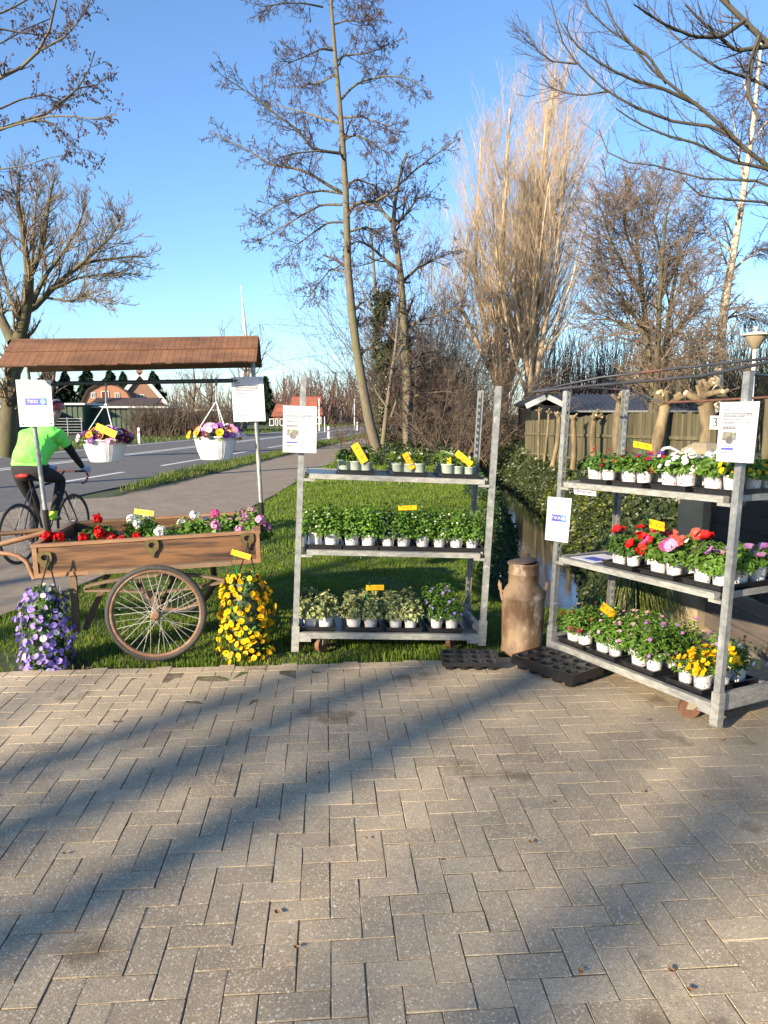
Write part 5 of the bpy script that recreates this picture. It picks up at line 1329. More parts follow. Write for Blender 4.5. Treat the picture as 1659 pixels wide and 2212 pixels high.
for a0, a1, c0, c1 in ((e0, e1, r0, r1), (b1_, b0_, r1, r0)):
    n_ = unit(np.cross(a1 - a0, c0 - a0))
    L = np.linalg.norm(a1 - a0)
    for course, (f0, f1) in enumerate(((-.04, .56), (.5, 1.01))):
        x = 0.0 - .005
        while x < 1:
            w_ = rr.uniform(.02, .03); x2 = min(1.003, x + w_)
            q0 = f0 + (rr.uniform(-.02, .02) if course == 0 else rr.uniform(-.008, .008)); lift = .003 + course * .004 + rr.uniform(0, .001)
            pt = lambda xx, ff, h: a0 + (a1 - a0) * xx + ((c0 - a0) * (1 - xx) + (c1 - a1) * xx) * ff + n_ * h
            B().hexa([pt(x, q0, lift), pt(x2 - .001, q0, lift), pt(x2 - .001, f1, .0005 + course * .001), pt(x, f1, .0005 + course * .001), pt(x, q0, lift + .006), pt(x2 - .001, q0, lift + .006), pt(x2 - .001, f1, .006 + course * .001), pt(x, f1, .006 + course * .001)]).obj('shingle', M_SHING, ro)
            x = x2
B().tube([r0 + (0, 0, .008), r1 + (0, 0, .008)], .008, 6).obj('ridge_strip', M_SHING, ro)
# geraniums growing in the cart
def geranium(label, x, y, col, nh, seed, h=.12, rx=.17, spread=None, heads=None):
    p = np.array(TC(x, y, .125)); g = thing('geranium', label, 'geranium', p, 0, 'geraniums planted in the cart')
    link('foliage', foliage_mesh(330, rx, h, .044, .05, LF['green' if col != 'red' else 'dark'], seed, 0, .3, -.05, .3), g, True)['kind'] = 'stuff'
    c, d = dome(nh, rx * .95, rx * .95, h + .045, seed + 3, .9, .0, .25)
    r = np.random.default_rng(seed + 4)
    st = B()
    for q in c: st.tube([q * np.array((.5, .5, .3)), q * np.array((.9, .9, .7)), q], .0022, 4, cap=False)
    st.obj('stems', LF['lime'], g, True)['kind'] = 'stuff'
    for i, q in enumerate(c):
        k = 34; dd = unit(r.normal(size=(k, 3)) + np.array((0, 0, .4))); cc = q + dd * .036 * r.uniform(.6, 1.05, (k, 1))
        v, f, mi = flowers(cc, dd, .026, seed + 20 + i, 5, 1.0, .2, .14)
        link('flower_head', mesh_np('flower_head', v, f, [PT[col], PT['dred' if col in ('red', 'lpink') else 'yeye']], mi), g, True)
GE = (('red geranium at the left front corner of the cart', .14, .2, 'red', 4, .1, .15), ('red geranium with three heads beside the left corner plant', .37, .24, 'red', 4, .1, .16), ('red geranium at the cart back left', .32, .62, 'red', 2, .13, .16), ('red geranium in the front row left of the white ones', .6, .24, 'red', 3, .1, .16),
      ('white geranium standing tall at the back left of the price card', .62, .72, 'white', 3, .16, .16), ('white geranium in the front row before the price card', .86, .26, 'white', 4, .1, .16), ('white geranium at the back right of the price card', 1.02, .62, 'white', 4, .14, .17),
      ('pink geranium at the back centre right', 1.23, .66, 'pink', 1, .15, .16), ('leafy pale pink geranium at the front right', 1.24, .28, 'lpink', 1, .1, .17), ('pale pink geranium with dark eyes at the right corner', 1.47, .3, 'lpink', 5, .15, .13), ('pale pink geranium at the back right corner', 1.44, .7, 'lpink', 4, .17, .15))
for i, (lb, x, y, c, nh, h, rx) in enumerate(GE): geranium(lb, x, y, c, nh, 700 + i * 13, h, rx)
# hanging baskets
M_BASK = mat('white basket plastic', (.78, .78, .77), (.72, .72, .71), rough=.4, scale=4)
def basket(label, u, vrim, vbot, vbar, Yb, seed):
    c = P(u, vbot, Yb); k = FOC / (Yb * CP + .1); R = 44.5 / k; h = (vbot - vrim) / k
    g = thing('hanging_basket', label, 'hanging basket', c, 0, 'hanging pansy baskets under the cart roof')
    b = B(); prof = [(0, .0), (R * .7, 0), (R * .72, .005), (R * .74, h * .12), (R * .86, h * .38), (R * .96, h * .75), (R * .985, h * .93), (R * 1.03, h * .94), (R * 1.04, h), (R * .97, h), (R * .95, h * .9), (R * .9, h * .8), (0, h * .82)]
    b.lathe(prof, 40, tuple(c)); b.obj('bowl', M_BASK, g)
    for i in range(36):
        a = 2 * math.pi * i / 36
        B().tube([c + np.array((math.cos(a) * R * q, math.sin(a) * R * q, h * z)) for q, z in ((.745, .1), (.865, .38), (.965, .75), (.988, .92))], .0007, 4, cap=False).obj('rib', M_BASK, g)
    hub_ = P(u, vbar + 42, Yb); top = P(u, vbar - 9, Yb)
    for a in (math.radians(200), math.radians(318), math.radians(80)):
        q = c + np.array((math.cos(a) * R, math.sin(a) * R, h * .97)); B().tube([q, hub_], .0042, 6).obj('hanger', M_BASK, g)
    B().tube([hub_, P(u, vbar + 20, Yb), top + (0, 0, 0)], .006, 6).obj('hook', M_GALV, g)
    B().torus(P(u, vbar, Yb), EX, .022, .005, 14, 6).obj('hook_ring', M_GALV, g)
    me = foliage_mesh(420, R * 1.08, R * .42, .04, .024, LF['green'], seed, 0, .4, -.2); o = link('foliage', me, g, True); o.location = (0, 0, h * .95); o['kind'] = 'stuff'
    for j, (col, e, n) in enumerate((('burg', 'yeye', 26), ('purple', 'yeye', 16), ('white', 'burg', 13), ('lpink', 'yeye', 11), ('orange', 'burg', 7), ('yellow', 'burg', 5), ('mauve', 'white', 8))):
        me = blossom_mesh(n, R * 1.12, R * .55, .05, [PT[col], PT[e]], seed + 30 + j, 0, -.05, 5, 1.3, .25, .12); o = link('blossoms', me, g, True); o.location = (0, 0, h * .95); o['kind'] = 'stuff'
basket('left white hanging basket of mixed pansies with a price card', 229, 949, 997, 829, 5.58, 801)
basket('right white hanging basket of mixed pansies, no price card', 467, 942, 992, 825, 5.66, 811)
price('price card in the left hanging basket', 229, 930, 5.42, 46, 15, -24, (245, 948), '€ 7,50', 10)
# hanging pouches of violas
M_BAG = mat('green growing bag', (.02, .045, .018), (.012, .03, .012), rough=.6)
def pouch(label, u0, u1, vt, vb, hook, Yb, col, e, seed, n=110):
    k = FOC / (Yb * CP + .1); cu = (u0 + u1) / 2; bot = P(cu, vb, Yb); top = P(cu, vt, Yb); L = top[2] - bot[2]; R = (u1 - u0) / 2 / k
    g = thing('flower_pouch', label, 'flower pouch', bot, 0, 'hanging bags of violas on the cart')
    B().lathe([(0, .02), (R * .5, .03), (R * .68, .1), (R * .7, L * .6), (R * .55, L * .9), (R * .3, L * .98), (0, L)], 16, tuple(bot)).obj('bag', M_BAG, g)
    hk = P(hook[0], hook[1], Yb + .0)
    for s_ in (-1, 1): B().tube([top + (s_ * R * .35, 0, -.03), hk + (s_ * .006, 0, -.03), hk + (0, 0, .015)], .005, 6).obj('strap', M_BLACKPL, g)
    r = np.random.default_rng(seed); 
    def surf(n, q0, q1):
        z = r.uniform(0, 1, n); a = r.uniform(0, 2 * np.pi, n); prof = np.interp(z, [0, .08, .5, .85, 1], [.8, .95, .95, .8, .5]); q = R * prof * r.uniform(q0, q1, n) * (1 + .13 * np.sin(3 * a + 9 * z + seed) + .08 * np.sin(5 * a - 13 * z))
        return bot + np.stack([q * np.cos(a), q * np.sin(a), z * L], 1), np.stack([np.cos(a), np.sin(a), np.full(n, .35)], 1)
    c, d = surf(900, .66, 1.0); v, f = leaves(c, d + r.normal(size=d.shape) * .4, .032, .017, seed + 1, .4, .15); link('foliage', mesh_np('foliage', v, f, LF['green']), g)['kind'] = 'stuff'
    c, d = surf(n * 5, .9, 1.12); v, f, mi = flowers(c, d + r.normal(size=d.shape) * .45, .034, seed + 2, 5, 1.2, .12, .15); link('blossoms', mesh_np('blossoms', v, f, [PT[col], PT[e]], mi), g)['kind'] = 'stuff'
    c, d = surf(24, 1.0, 1.12); v, f, mi = flowers(c, d, .036, seed + 3, 5, 1.2, .12, .2); link('blossoms', mesh_np('blossoms', v, f, [PT['white' if col == 'lilac' else 'orange'], PT[e]], mi), g)['kind'] = 'stuff'
pouch('hanging bag of lilac violas at the left end of the cart', 50, 157, 1268, 1449, (104, 1205), 4.87, 'lilac', 'yeye', 821, 62)
pouch('hanging bag of yellow violas at the right end of the cart', 476, 590, 1238, 1418, (535, 1175), 5.08, 'yellow', 'burg', 831, 62)
price('price card over the yellow viola bag', 520.5, 1198, 4.98, 43, 11, -17, (512, 1240), '€ 7,50', 25)
price('price card standing among the cart geraniums', 311, 1107, 5.6, 42, 11, -8, (296, 1135), '€ 1,75', 15)
# ================================================================== NOTICES
def notice(label, corners, Ys_, kind, name='notice', group=None):
    q = [P(u, v, y) for (u, v), y in zip(corners, Ys_)]           # top-left, top-right, bottom-right, bottom-left
    ex0 = unit(q[1] - q[0]); ez0 = unit(q[0] - q[3]); nn = unit(np.cross(ex0, ez0)); c = sum(q) / 4
    t = thing(name, label, 'notice', c, 0, group)
    def pt(s, w_, off=0.0): return (q[3] * (1 - s) + q[2] * s) * (1 - w_) + (q[0] * (1 - s) + q[1] * s) * w_ + nn * off
    g = B(); nx_, nz_ = 6, 8
    def sheetgrid(off):
        return [pt(i / nx_, j / nz_, off + .0025 * math.sin(i / nx_ * 3.1) * math.sin(j / nz_ * 2.7)) for j in range(nz_ + 1) for i in range(nx_ + 1)]
    n1 = (nx_ + 1) * (nz_ + 1)
    fs = [(j * (nx_ + 1) + i, j * (nx_ + 1) + i + 1, (j + 1) * (nx_ + 1) + i + 1, (j + 1) * (nx_ + 1) + i) for j in range(nz_) for i in range(nx_)]
    g.add(sheetgrid(0), fs, 0, True); g.add(sheetgrid(-.0012), [f[::-1] for f in fs], 0, True)
    g.obj('laminated_sheet', M_WHITE, t)
    W_, H_ = np.linalg.norm(q[1] - q[0]), np.linalg.norm(q[0] - q[3])
    ink = B()
    def line(s0, s1, w0, hh=.006, bld=None, hk=1.8):
        hh *= hk
        (bld or ink).hexa([pt(s0, w0, .0032), pt(s1, w0, .0032), pt(s1, w0, .0030), pt(s0, w0, .0030), pt(s0, w0 + hh, .0032), pt(s1, w0 + hh, .0032), pt(s1, w0 + hh, .0030), pt(s0, w0 + hh, .0030)])
    def words(s0, s1, w0, hh=.007, seed=0, step=.055):
        r = random.Random(int(w0 * 1000) + seed); s = s0
        while s < s1 - .01:
            e = min(s1, s + r.uniform(.6, 1.5) * step); line(s, e, w0, hh); s = e + .012
    if kind == 'tikkie':
        for w0 in (.905, .883, .862): words(.4, .61, w0, .006, step=.07)
        for k, w0 in enumerate((.8, .778, .756, .734, .712)): words(.17 + .03 * (k % 2), .83 - .03 * (k % 2), w0, .006)
        words(.3, .72, .66, .005)
        bx = B(); bx.hexa([pt(.22, .46, .0034), pt(.84, .46, .0034), pt(.84, .46, .003), pt(.22, .46, .003), pt(.22, .61, .0034), pt(.84, .61, .0034), pt(.84, .61, .003), pt(.22, .61, .003)]); bo = bx.obj('blue_logo_box', M_BLUEINK, t)
        link('lettering', place(text_mesh('TIKKI', H_ * .098, M_WHITE, .0002), pt(.435, .535), ex0, ez0, .0045), bo)
        dk = B(); cc = pt(.735, .535, .0037); dk.add([cc + (ex0 * math.cos(a) + ez0 * math.sin(a)) * H_ * .058 for a in np.linspace(0, 2 * math.pi, 25)[:-1]], [tuple(range(24))]); dk.obj('teal_disc', M_TEAL, bo)
        link('lettering', place(text_mesh('e', H_ * .12, M_WHITE, .0002), pt(.735, .54), ex0, ez0, .0045), bo)
        words(.2, .86, .415, .006); words(.2, .5, .39, .006)
    elif kind == 'letter':
        words(.11, .27, .875, .01)
        for w0 in (.8, .775): words(.11, .86, w0, .009)
        words(.11, .66, .75, .009); words(.11, .56, .705, .008); words(.11, .8, .66, .008); words(.11, .4, .64, .008)
        words(.11, .48, .575, .012); words(.11, .46, .548, .012)
        ph = B(); ph.hexa([pt(.11, .36, .0034), pt(.47, .36, .0034), pt(.47, .36, .003), pt(.11, .36, .003), pt(.11, .5, .0034), pt(.47, .5, .0034), pt(.47, .5, .003), pt(.11, .5, .003)]); po = ph.obj('printed_photo', mat('printed photo', (.3, .33, .22), (.12, .11, .1), rough=.5, scale=60), t)
        dk = B(); cc = pt(.3, .36, .0038); dk.add([cc + (ex0 * math.cos(a) + ez0 * math.sin(a)) * W_ * .1 for a in np.linspace(0, 2 * math.pi, 25)[:-1]], [tuple(range(24))]); dk.obj('round_portrait', mat('printed portrait', (.2, .19, .19), (.08, .07, .08), rough=.5, scale=90), po)
        words(.14, .42, .255, .008)
        bl = B(); line(.1, .42, .2, .02, bl); bl.obj('blue_line', M_BLUEINK, t)
        words(.1, .25, .145, .008); words(.1, .27, .12, .008)
    elif kind == 'info':
        words(.1, .28, .86, .012)
        for w0 in (.79, .755, .72, .685): words(.12, .84 if w0 > .7 else .7, w0, .012)
        words(.12, .5, .62, .011); words(.12, .42, .13, .009)
    elif kind == 'betaal':
        link('lettering', place(text_mesh('Betaal hier', H_ * .62, M_BLUEDARK, .0002), pt(.5, .52), ex0, ez0, .0045), t)
    if ink.v: ink.obj('printed_text', M_INK, t)['kind'] = 'stuff'
    if kind in ('tikkie', 'info'):
        for s, w_ in ((.09, .94), (.91, .94), (.09, .06), (.91, .06)):
            cc = pt(s, w_, .003); B().tube([cc, cc + nn * .004], [.006, .004], 8).obj('screw', M_GALV, t)
    return t
M_BLUEDARK = mat('dark blue lettering', (.05, .05, .14), (.05, .05, .12), rough=.6)
notice('white payment notice with blue logo on the left cart post', [(33.5, 820.4), (109, 821), (117, 920.5), (43, 922)], [5.46] * 4, 'tikkie')
notice('white notice with grey text lines on the right cart post', [(499, 815), (568, 813), (573.7, 909.5), (505, 911)], [5.68] * 4, 'info')
notice('white letter with small photo on the middle trolley post', [(611.6, 876), (684.3, 878.5), (683, 978.7), (611, 976.5)], [5.0] * 4, 'letter')

# ================================================================== TROLLEYS
class Trolley:
    def __init__(s, name, label, FLb, FRb, FLt, FRt, YL, YR, depth, shelves, base, slots, tops):
        fl, fr, flt, frt = P(*FLb, YL), P(*FRb, YR), P(*FLt, YL), P(*FRt, YR)
        s.o = fl; h = fr - fl; s.W = float(np.hypot(h[0], h[1])); s.ex = np.array((h[0], h[1], 0)) / s.W; s.ey = np.array((depth[0], depth[1], 0.0)); s.D = float(np.linalg.norm(s.ey)); s.ey /= s.D
        l1, l2 = (flt - fl), (frt - fr); s.lean = np.array(((l1[0] / l1[2] + l2[0] / l2[2]) / 2, 0, 0)); s.z0 = (fl[2] + fr[2]) / 2
        s.zs = [(P(*a, YL)[2], P(*c, YR)[2]) for a, c in shelves]; s.ang = math.atan2(s.ex[1], s.ex[0])
        s.base = (P(*base[0], YL)[2], P(*base[1], YR)[2]); s.tops = (flt[2], frt[2]) + tops
        s.t = thing(name, label, 'trolley', (fl[0] + h[0] / 2, fl[1] + h[1] / 2 + .25, 0))
        for i, (x, y, z1) in enumerate(((0, 0, s.tops[0]), (s.W, 0, s.tops[1]), (0, s.D, s.tops[2]), (s.W, s.D, s.tops[3]))): s.post(x, y, z1, slots)
        s.deck(); [s.shelf(k) for k in range(len(s.zs))]
        for x in (.2, s.W - .2):
            for y in (.085, s.D - .1): s.caster(x, y)
    def T(s, x, y, z):
        p = s.o + s.ex * x + s.ey * y + s.lean * (z - s.z0); return (p[0], p[1], z)
    def zsh(s, k, x): a, c = s.zs[k] if k >= 0 else s.base; return a + (c - a) * x / s.W
    def post(s, x, y, z1, slots):
        z0 = s.z0 - .005; w_ = .02; b = B(); T = s.T
        dy = 1 if y < .1 else -1; yi = sorted((y, y + dy * .003)); yo = sorted((y + dy * .003, y + dy * .034))
        b.box((x - w_, yi[0], z0), (x + w_, yi[1], z1), T); sx = 1 if x < .1 else -1
        b.box((x - sx * w_ if sx > 0 else x + w_ - .003, yo[0], z0), (x - sx * w_ + .003 if sx > 0 else x + w_, yo[1], z1), T)   # outer flange
        xi = (x + w_ - .003, x + w_) if sx > 0 else (x - w_, x - w_ + .003)
        b.box((xi[0], yo[0], z0), (xi[1], yo[0] + .008, z1), T); b.box((xi[0], yo[1] - .007, z0), (xi[1], yo[1], z1), T)
        zz = z0 + .2
        while zz < z1 - .03: b.box((xi[0], yo[0] + .008, zz), (xi[1], yo[1] - .007, zz + .027), T); zz += .05
        b.obj('post', M_GALV, s.t)
        c = B(); yy = sorted((y - dy * .004, y + dy * .04)); c.box((x - .026, yy[0], z0 - .012), (x + .026, yy[1], z0 + .17), T); c.obj('post_socket', M_GALVB, s.t)
    def shelf(s, k):
        T = s.T; z = lambda x: s.zsh(k, x); W, D = s.W, s.D
        def bx(x0, x1, y0, y1, a, c_, name, m):
            b = B(); b.hexa([T(x0, y0, z(x0) + a), T(x1, y0, z(x1) + a), T(x1, y1, z(x1) + a), T(x0, y1, z(x0) + a), T(x0, y0, z(x0) + c_), T(x1, y0, z(x1) + c_), T(x1, y1, z(x1) + c_), T(x0, y1, z(x0) + c_)]); return b.obj(name, m, s.t)
        bx(.045, W - .045, .035, D - .035, -.018, -.004, 'shelf_board', M_SHELF)
        bx(.06, W - .06, -.012, .034, -.034, 0.0, 'shelf_rail', M_GALVB); bx(.06, W - .06, D - .034, D + .012, -.034, 0.0, 'shelf_rail', M_GALVB)
        bx(.03, .044, .036, D - .036, -.03, .004, 'shelf_rail', M_GALVB); bx(W - .044, W - .03, .036, D - .036, -.03, .004, 'shelf_rail', M_GALVB)
        for x0 in (.021, W - .1): bx(x0, x0 + .079, -.006, .03, -.052, -.035, 'shelf_bracket', M_GALVB)
    def deck(s):
        T = s.T; W, D = s.W, s.D; z = lambda x: s.zsh(-1, x)
        def bx(x0, x1, y0, y1, a, c_, name, m):
            b = B(); b.hexa([T(x0, y0, z(x0) + a), T(x1, y0, z(x1) + a), T(x1, y1, z(x1) + a), T(x0, y1, z(x0) + a), T(x0, y0, z(x0) + c_), T(x1, y0, z(x1) + c_), T(x1, y1, z(x1) + c_), T(x0, y1, z(x0) + c_)]); return b.obj(name, m, s.t)
        bx(.03, W - .03, .03, D - .03, -.02, -.006, 'deck_board', M_SHELF)
        bx(.027, W - .027, -.006, .029, -.042, 0, 'deck_rail', M_GALVB); bx(.027, W - .027, D - .029, D + .006, -.042, 0, 'deck_rail', M_GALVB)
        bx(-.004, .026, .042, D - .042, -.045, .05, 'deck_end', M_GALVB); bx(W - .026, W + .004, .042, D - .042, -.045, .05, 'deck_end', M_GALVB)
        for x0, x1 in ((.027, .11), (W - .11, W - .027)): bx(x0, x1, -.004, .02, -.066, -.043, 'corner_gusset', M_GALVB)
    def caster(s, x, y):
        z = s.zsh(-1, x) - .045; p = np.array(s.T(x, y, z)); r_ = .056; d = s.ex * .6 + s.ey * .8; d /= np.linalg.norm(d); ax = np.cross(d, (0, 0, 1)); g = .0
        c = np.array((p[0] - d[0] * .03, p[1] - d[1] * .03, max(r_ - .005, z - .11)))
        f = B()
        for q in (-1, 1): f.hexa([c + ax * q * .022 - d * .02, c + ax * q * .026 - d * .02, c + ax * q * .026 + d * .02, c + ax * q * .022 + d * .02, p + ax * q * .022 - d * .035, p + ax * q * .026 - d * .035, p + ax * q * .026 + d * .035, p + ax * q * .022 + d * .035])
        f.tube([p - (0, 0, .012), p + (0, 0, .002)], .04, 12); fo = f.obj('caster', M_OLDC, s.t)
        B().tube([c - ax * .017, c - ax * .0169, c + ax * .0169, c + ax * .017], [r_ * .8, r_, r_, r_ * .8], 20, smooth=False).obj('caster_wheel', M_CWHEEL, fo)
    def load(s, k, x, y, sp, desc, where, group, cols=2, rows=3, grey=False, traylabel=None, seed=0, tall=1.0):
        rr = random.Random(seed); z = s.zsh(k, x) + .001
        tl = tag(link('carrying_tray', ME_TRAY), traylabel, 'tray', 'black carrying trays in use'); tl.location = s.T(x, y, z); tl.rotation_euler = (0, 0, s.ang)
        slope = -math.atan2((s.zs[k][1] - s.zs[k][0]) if k >= 0 else (s.base[1] - s.base[0]), s.W); tl.rotation_euler = (0, slope, s.ang)
        dx = .236 / cols; dy = .425 / rows; n = 0
        for j in range(rows):
            for i in range(cols):
                px, py = x + (i - (cols - 1) / 2) * dx, y + (j - (rows - 1) / 2) * dy
                rowt = ('front', 'middle', 'back')[j] if rows == 3 else ('front', 'back')[j]
                colt = (('left', 'right') if cols == 2 else ('left', 'centre', 'right'))[i]
                spx = sp[n % len(sp)] if isinstance(sp, (list, tuple)) else sp; dsx = desc[n % len(desc)] if isinstance(desc, (list, tuple)) else desc
                p = s.T(px + rr.uniform(-.004, .004), py + rr.uniform(-.004, .004), s.zsh(k, px) + .0065)
                potted(spx, f'{dsx}, {rowt} {colt} in {where}', group, p, s.ang + rr.uniform(-.5, .5), rr.randrange(3), rr.uniform(.93, 1.17) * tall, grey); n += 1
M_OLDC = mat('worn caster fork', (.4, .36, .27), (.3, .26, .19), rough=.7, scale=20); M_CWHEEL = mat('brown caster wheel', (.2, .085, .045), (.14, .07, .04), rough=.7, scale=30)
C = Trolley('plant_trolley', 'galvanised plant trolley in the middle with three loaded shelves', (637, 1396), (1041.6, 1396), (652, 810), (1082, 834), 5.05, 5.19, (-.06, .54),
            [((645, 1187), (1052, 1196)), ((648, 1022), (1060, 1037))], ((641, 1366), (1038, 1371)), False, (1.83, 1.86))
cg = 'pots on the middle trolley'
for i, (x, sp, ds) in enumerate(((.157, 'varieg', 'pot of cream edged leaves'), (.48, 'varieg', 'pot of cream edged leaves'), (.78, 'varieg', 'pot of cream edged leaves'), (1.085, 'purpleupright', 'pot of upright purple flowers'))):
    w_ = ('first', 'second', 'third', 'fourth')[i]; C.load(-1, x, .265, sp, ds, f'{w_} tray, bottom of middle trolley', cg, traylabel=f'{w_} black tray from left on the bottom of the middle trolley', seed=20 + i)
for i, (x, sp, ds) in enumerate(((.18, ['darkleaf', 'greenleaf'], 'pot of dark leaves'), (.44, 'limeleaf', 'pot of light leaves'), (.70, ['bluestar', 'limeleaf', 'bluestar'], 'pot of tiny blue stars'), (.955, 'darkleaf', 'pot of white dotted leaves'), (1.2, ['darkleaf', 'greenleaf'], 'pot of small white flowers'))):
    w_ = ('first', 'second', 'third', 'fourth', 'fifth')[i]; C.load(0, x, .265, sp, ds, f'{w_} tray, middle shelf of middle trolley', cg, traylabel=f'{w_} black tray from left on the middle shelf of the middle trolley', seed=40 + i, tall=.96)
for i, x in enumerate((.39, .77, 1.13)):
    w_ = ('first', 'second', 'third')[i]; C.load(1, x, .27, 'bulbs', 'grey pot of sprouting bulbs', f'{w_} tray, top of middle trolley', cg, 3, 2, True, f'{w_} black tray from left on the top shelf of the middle trolley', 60 + i)
price('price card on green stick above the middle shelf plants', 880, 1097, 5.25, 40, 9, 2, (872, 1160), '€ 1,75', 40)
price('price card on green stick above the cream edged plants', 810, 1269.5, 5.3, 39, 10, 1, (786, 1318), '€ 1,75', 40)
price('steep yellow card in the left bulb tray', 776.5, 979, 5.2, 45, 17, -60, None, '€ 1,50', 5)
price('steep yellow card in the centre bulb tray', 883, 996, 5.25, 38, 13, -63, None, '€ 1,50', 20)
price('slanting yellow card in the right bulb tray', 1002, 991, 5.3, 42, 14, -38, None, '€ 1,50', 5)
price('narrow upright yellow label in the left bulb tray', 798, 991, 5.25, 24, 6, -86, None, None, 10)
price('narrow upright yellow label in the right bulb tray', 970, 999, 5.28, 24, 6, -88, None, None, 10)
B()
Rt = Trolley('plant_trolley', 'galvanised plant trolley on the right seen from its corner', (1185.5, 1402), (1541.6, 1561), (1228, 840), (1603.6, 800), 4.99, 3.745, (.495, .245),
             [((1213, 1200), (1543, 1286)), ((1222.5, 1040), (1559.5, 1074))], ((1193, 1382), (1536, 1522)), True, (1.85, 1.9))
rg = 'pots on the right trolley'
for i, (x, sp, ds) in enumerate(((.17, 'reddots', 'pot of dark red blooms'), (.46, 'pinkdots', 'pot of pale pink blooms'), (.78, 'lavdots', 'pot of mauve blooms'), (1.13, ['bidens', 'bidens', 'bidens', 'bidens', 'lavdots', 'lobelia'], ['pot of bright yellow blooms'] * 4 + ['pot of mauve blooms', 'pot of blue lobelia']))):
    w_ = ('first', 'second', 'third', 'fourth', 'fifth')[i]; Rt.load(-1, x, .265, sp, ds, f'{w_} tray, bottom of right trolley', rg, traylabel=f'{w_} black tray from left on the bottom of the right trolley', seed=80 + i)
for i, (x, sp, ds) in enumerate(((.55, ['petred', 'petred', 'petred', 'petred', 'petsalmon', 'petsalmon'], ['pot of red petunias', 'pot of red petunias', 'pot of red petunias', 'pot of red petunias', 'pot of salmon petunias', 'pot of salmon petunias']), (.87, ['petpink', 'petlilac', 'petsalmon', 'whiteviola', 'petsalmon', 'petred'], ['pot of pink petunias', 'pot of pale petunias', 'pot of salmon petunias', 'pot of small white blooms', 'pot of salmon petunias', 'pot of red petunias']), (1.19, ['petlilac', 'petpurple', 'petpurple'], ['pot of pale petunias', 'pot of purple petunias', 'pot of purple petunias']))):
    w_ = ('first', 'second', 'third', 'fourth')[i]; Rt.load(0, x, .265, sp, ds, f'{w_} tray, middle shelf of right trolley', rg, traylabel=f'{w_} black tray from left on the middle shelf of the right trolley', seed=100 + i)
for i, (x, sp, ds) in enumerate(((.28, 'redprim', 'pot of dark red flowers'), (.58, ['purp', 'red2', 'purp'], ['pot of purple flowers', 'pot of red flowers', 'pot of purple flowers']), (.9, ['whiteviola', 'whiteviola', 'purp', 'whiteviola'], ['pot of white flowers', 'pot of white flowers', 'pot of purple flowers', 'pot of white flowers']), (1.21, 'yellowviola', 'pot of yellow flowers'))):
    w_ = ('first', 'second', 'third', 'fourth', 'fifth')[i]; Rt.load(1, x, .265, sp, ds, f'{w_} tray, top of right trolley', rg, traylabel=f'{w_} black tray from left on the top shelf of the right trolley', seed=120 + i)
price('price card above the top shelf of the right trolley', 1388, 963, 4.62, 41, 13, -11, (1420, 1012), '€ 1,95', 35)
price('price card over the red petunias', 1419, 1134.5, 4.5, 34, 18, -14, (1452, 1195), '€ 2,25', 35)
price('price card over the dark red pots on the bottom shelf', 1313, 1319, 4.75, 36, 18, -38, (1325, 1372), '€ 1,95', 35)
# notices and things on the right trolley
notice('white letter with small photo on the near right trolley post', [(1556.4, 869), (1641.7, 867), (1627.8, 1001), (1546.6, 996)], [3.71, 3.66, 3.66, 3.71], 'letter')
notice('small payment notice with blue logo on the slotted post', [(1183.6, 1072.7), (1235, 1077), (1226.6, 1173.3), (1177, 1165.8)], [4.97, 4.93, 4.93, 4.97], 'tikkie')
notice('small white pay here sign hanging under the top shelf', [(1238.4, 1050.8), (1286, 1056.8), (1288, 1072.2), (1240.5, 1067)], [4.87, 4.69, 4.69, 4.87], 'betaal', 'pay_sign')
M_CASH = mat('blue grey cash box', (.16, .18, .21), (.12, .135, .16), rough=.5, scale=6)
cb = thing('cash_box', 'blue grey cash box at the back of the middle shelf', 'cash box', Rt.T(.33, .44, Rt.zsh(0, .33)))
zc = Rt.zsh(0, .33); TB = lambda x, y, z: Rt.T(.29 + x, .42 + y, zc + z)
B().bbox((-.08, -.06, .0), (.08, .06, .085), .006, TB).obj('box_body', M_CASH, cb); B().bbox((-.083, -.063, .086), (.083, .063, .115), .006, TB).obj('lid', M_CASH, cb)
B().tube([TB(.0, -.061, .06), TB(0, -.068, .06)], .01, 10).obj('lock', M_GALV, cb)
ls = thing('loose_sheet', 'blue white sheet lying on the middle shelf of the right trolley', 'paper', Rt.T(.2, .2, Rt.zsh(0, .2)))
b = B(); b.hexa([Rt.T(x, y, Rt.zsh(0, x) + z) for z in (-.003, -.001) for x, y in ((.09, .06), (.33, .05), (.335, .33), (.1, .34))]); so = b.obj('sheet', M_WHITE, ls)
b = B(); b.hexa([Rt.T(x, y, Rt.zsh(0, x) + z) for z in (-.0009, -.0006) for x, y in ((.16, .1), (.3, .1), (.3, .2), (.16, .2))]); b.obj('blue_print', M_BLUEINK, ls)
# rods of a bare roof frame lying on the right trolley
fr_ = thing('rod_frame', 'dark and rusty roof frame of thin rods resting on the right trolley', 'frame', Rt.T(.7, .3, 1.86))
def rod(pts, m, r_=.0095): B().tube([P(*p) for p in pts], r_, 8).obj('rod', m, fr_)
rod([(1151, 847, 5.2), (1225, 838, 4.95), (1510, 812.7, 4.05), (1590, 797, 3.78), (1659, 782, 3.6), (1760, 760, 3.4)], M_DARKROD)
rod([(1151, 846, 5.22), (1297, 815, 5.3), (1480, 794, 4.6), (1659, 774, 4.1), (1760, 760, 3.85)], M_DARKROD, .008)
rod([(1232, 835, 5.1), (1361, 843, 5.36), (1429, 870, 5.25)], M_DARKROD, .008)
rod([(1297, 815, 5.3), (1361, 843, 5.34)], M_DARKROD, .008)
rod([(1429, 870, 5.25), (1520, 866, 4.9), (1659, 858, 4.5), (1760, 852, 4.25)], M_RUST, .008)
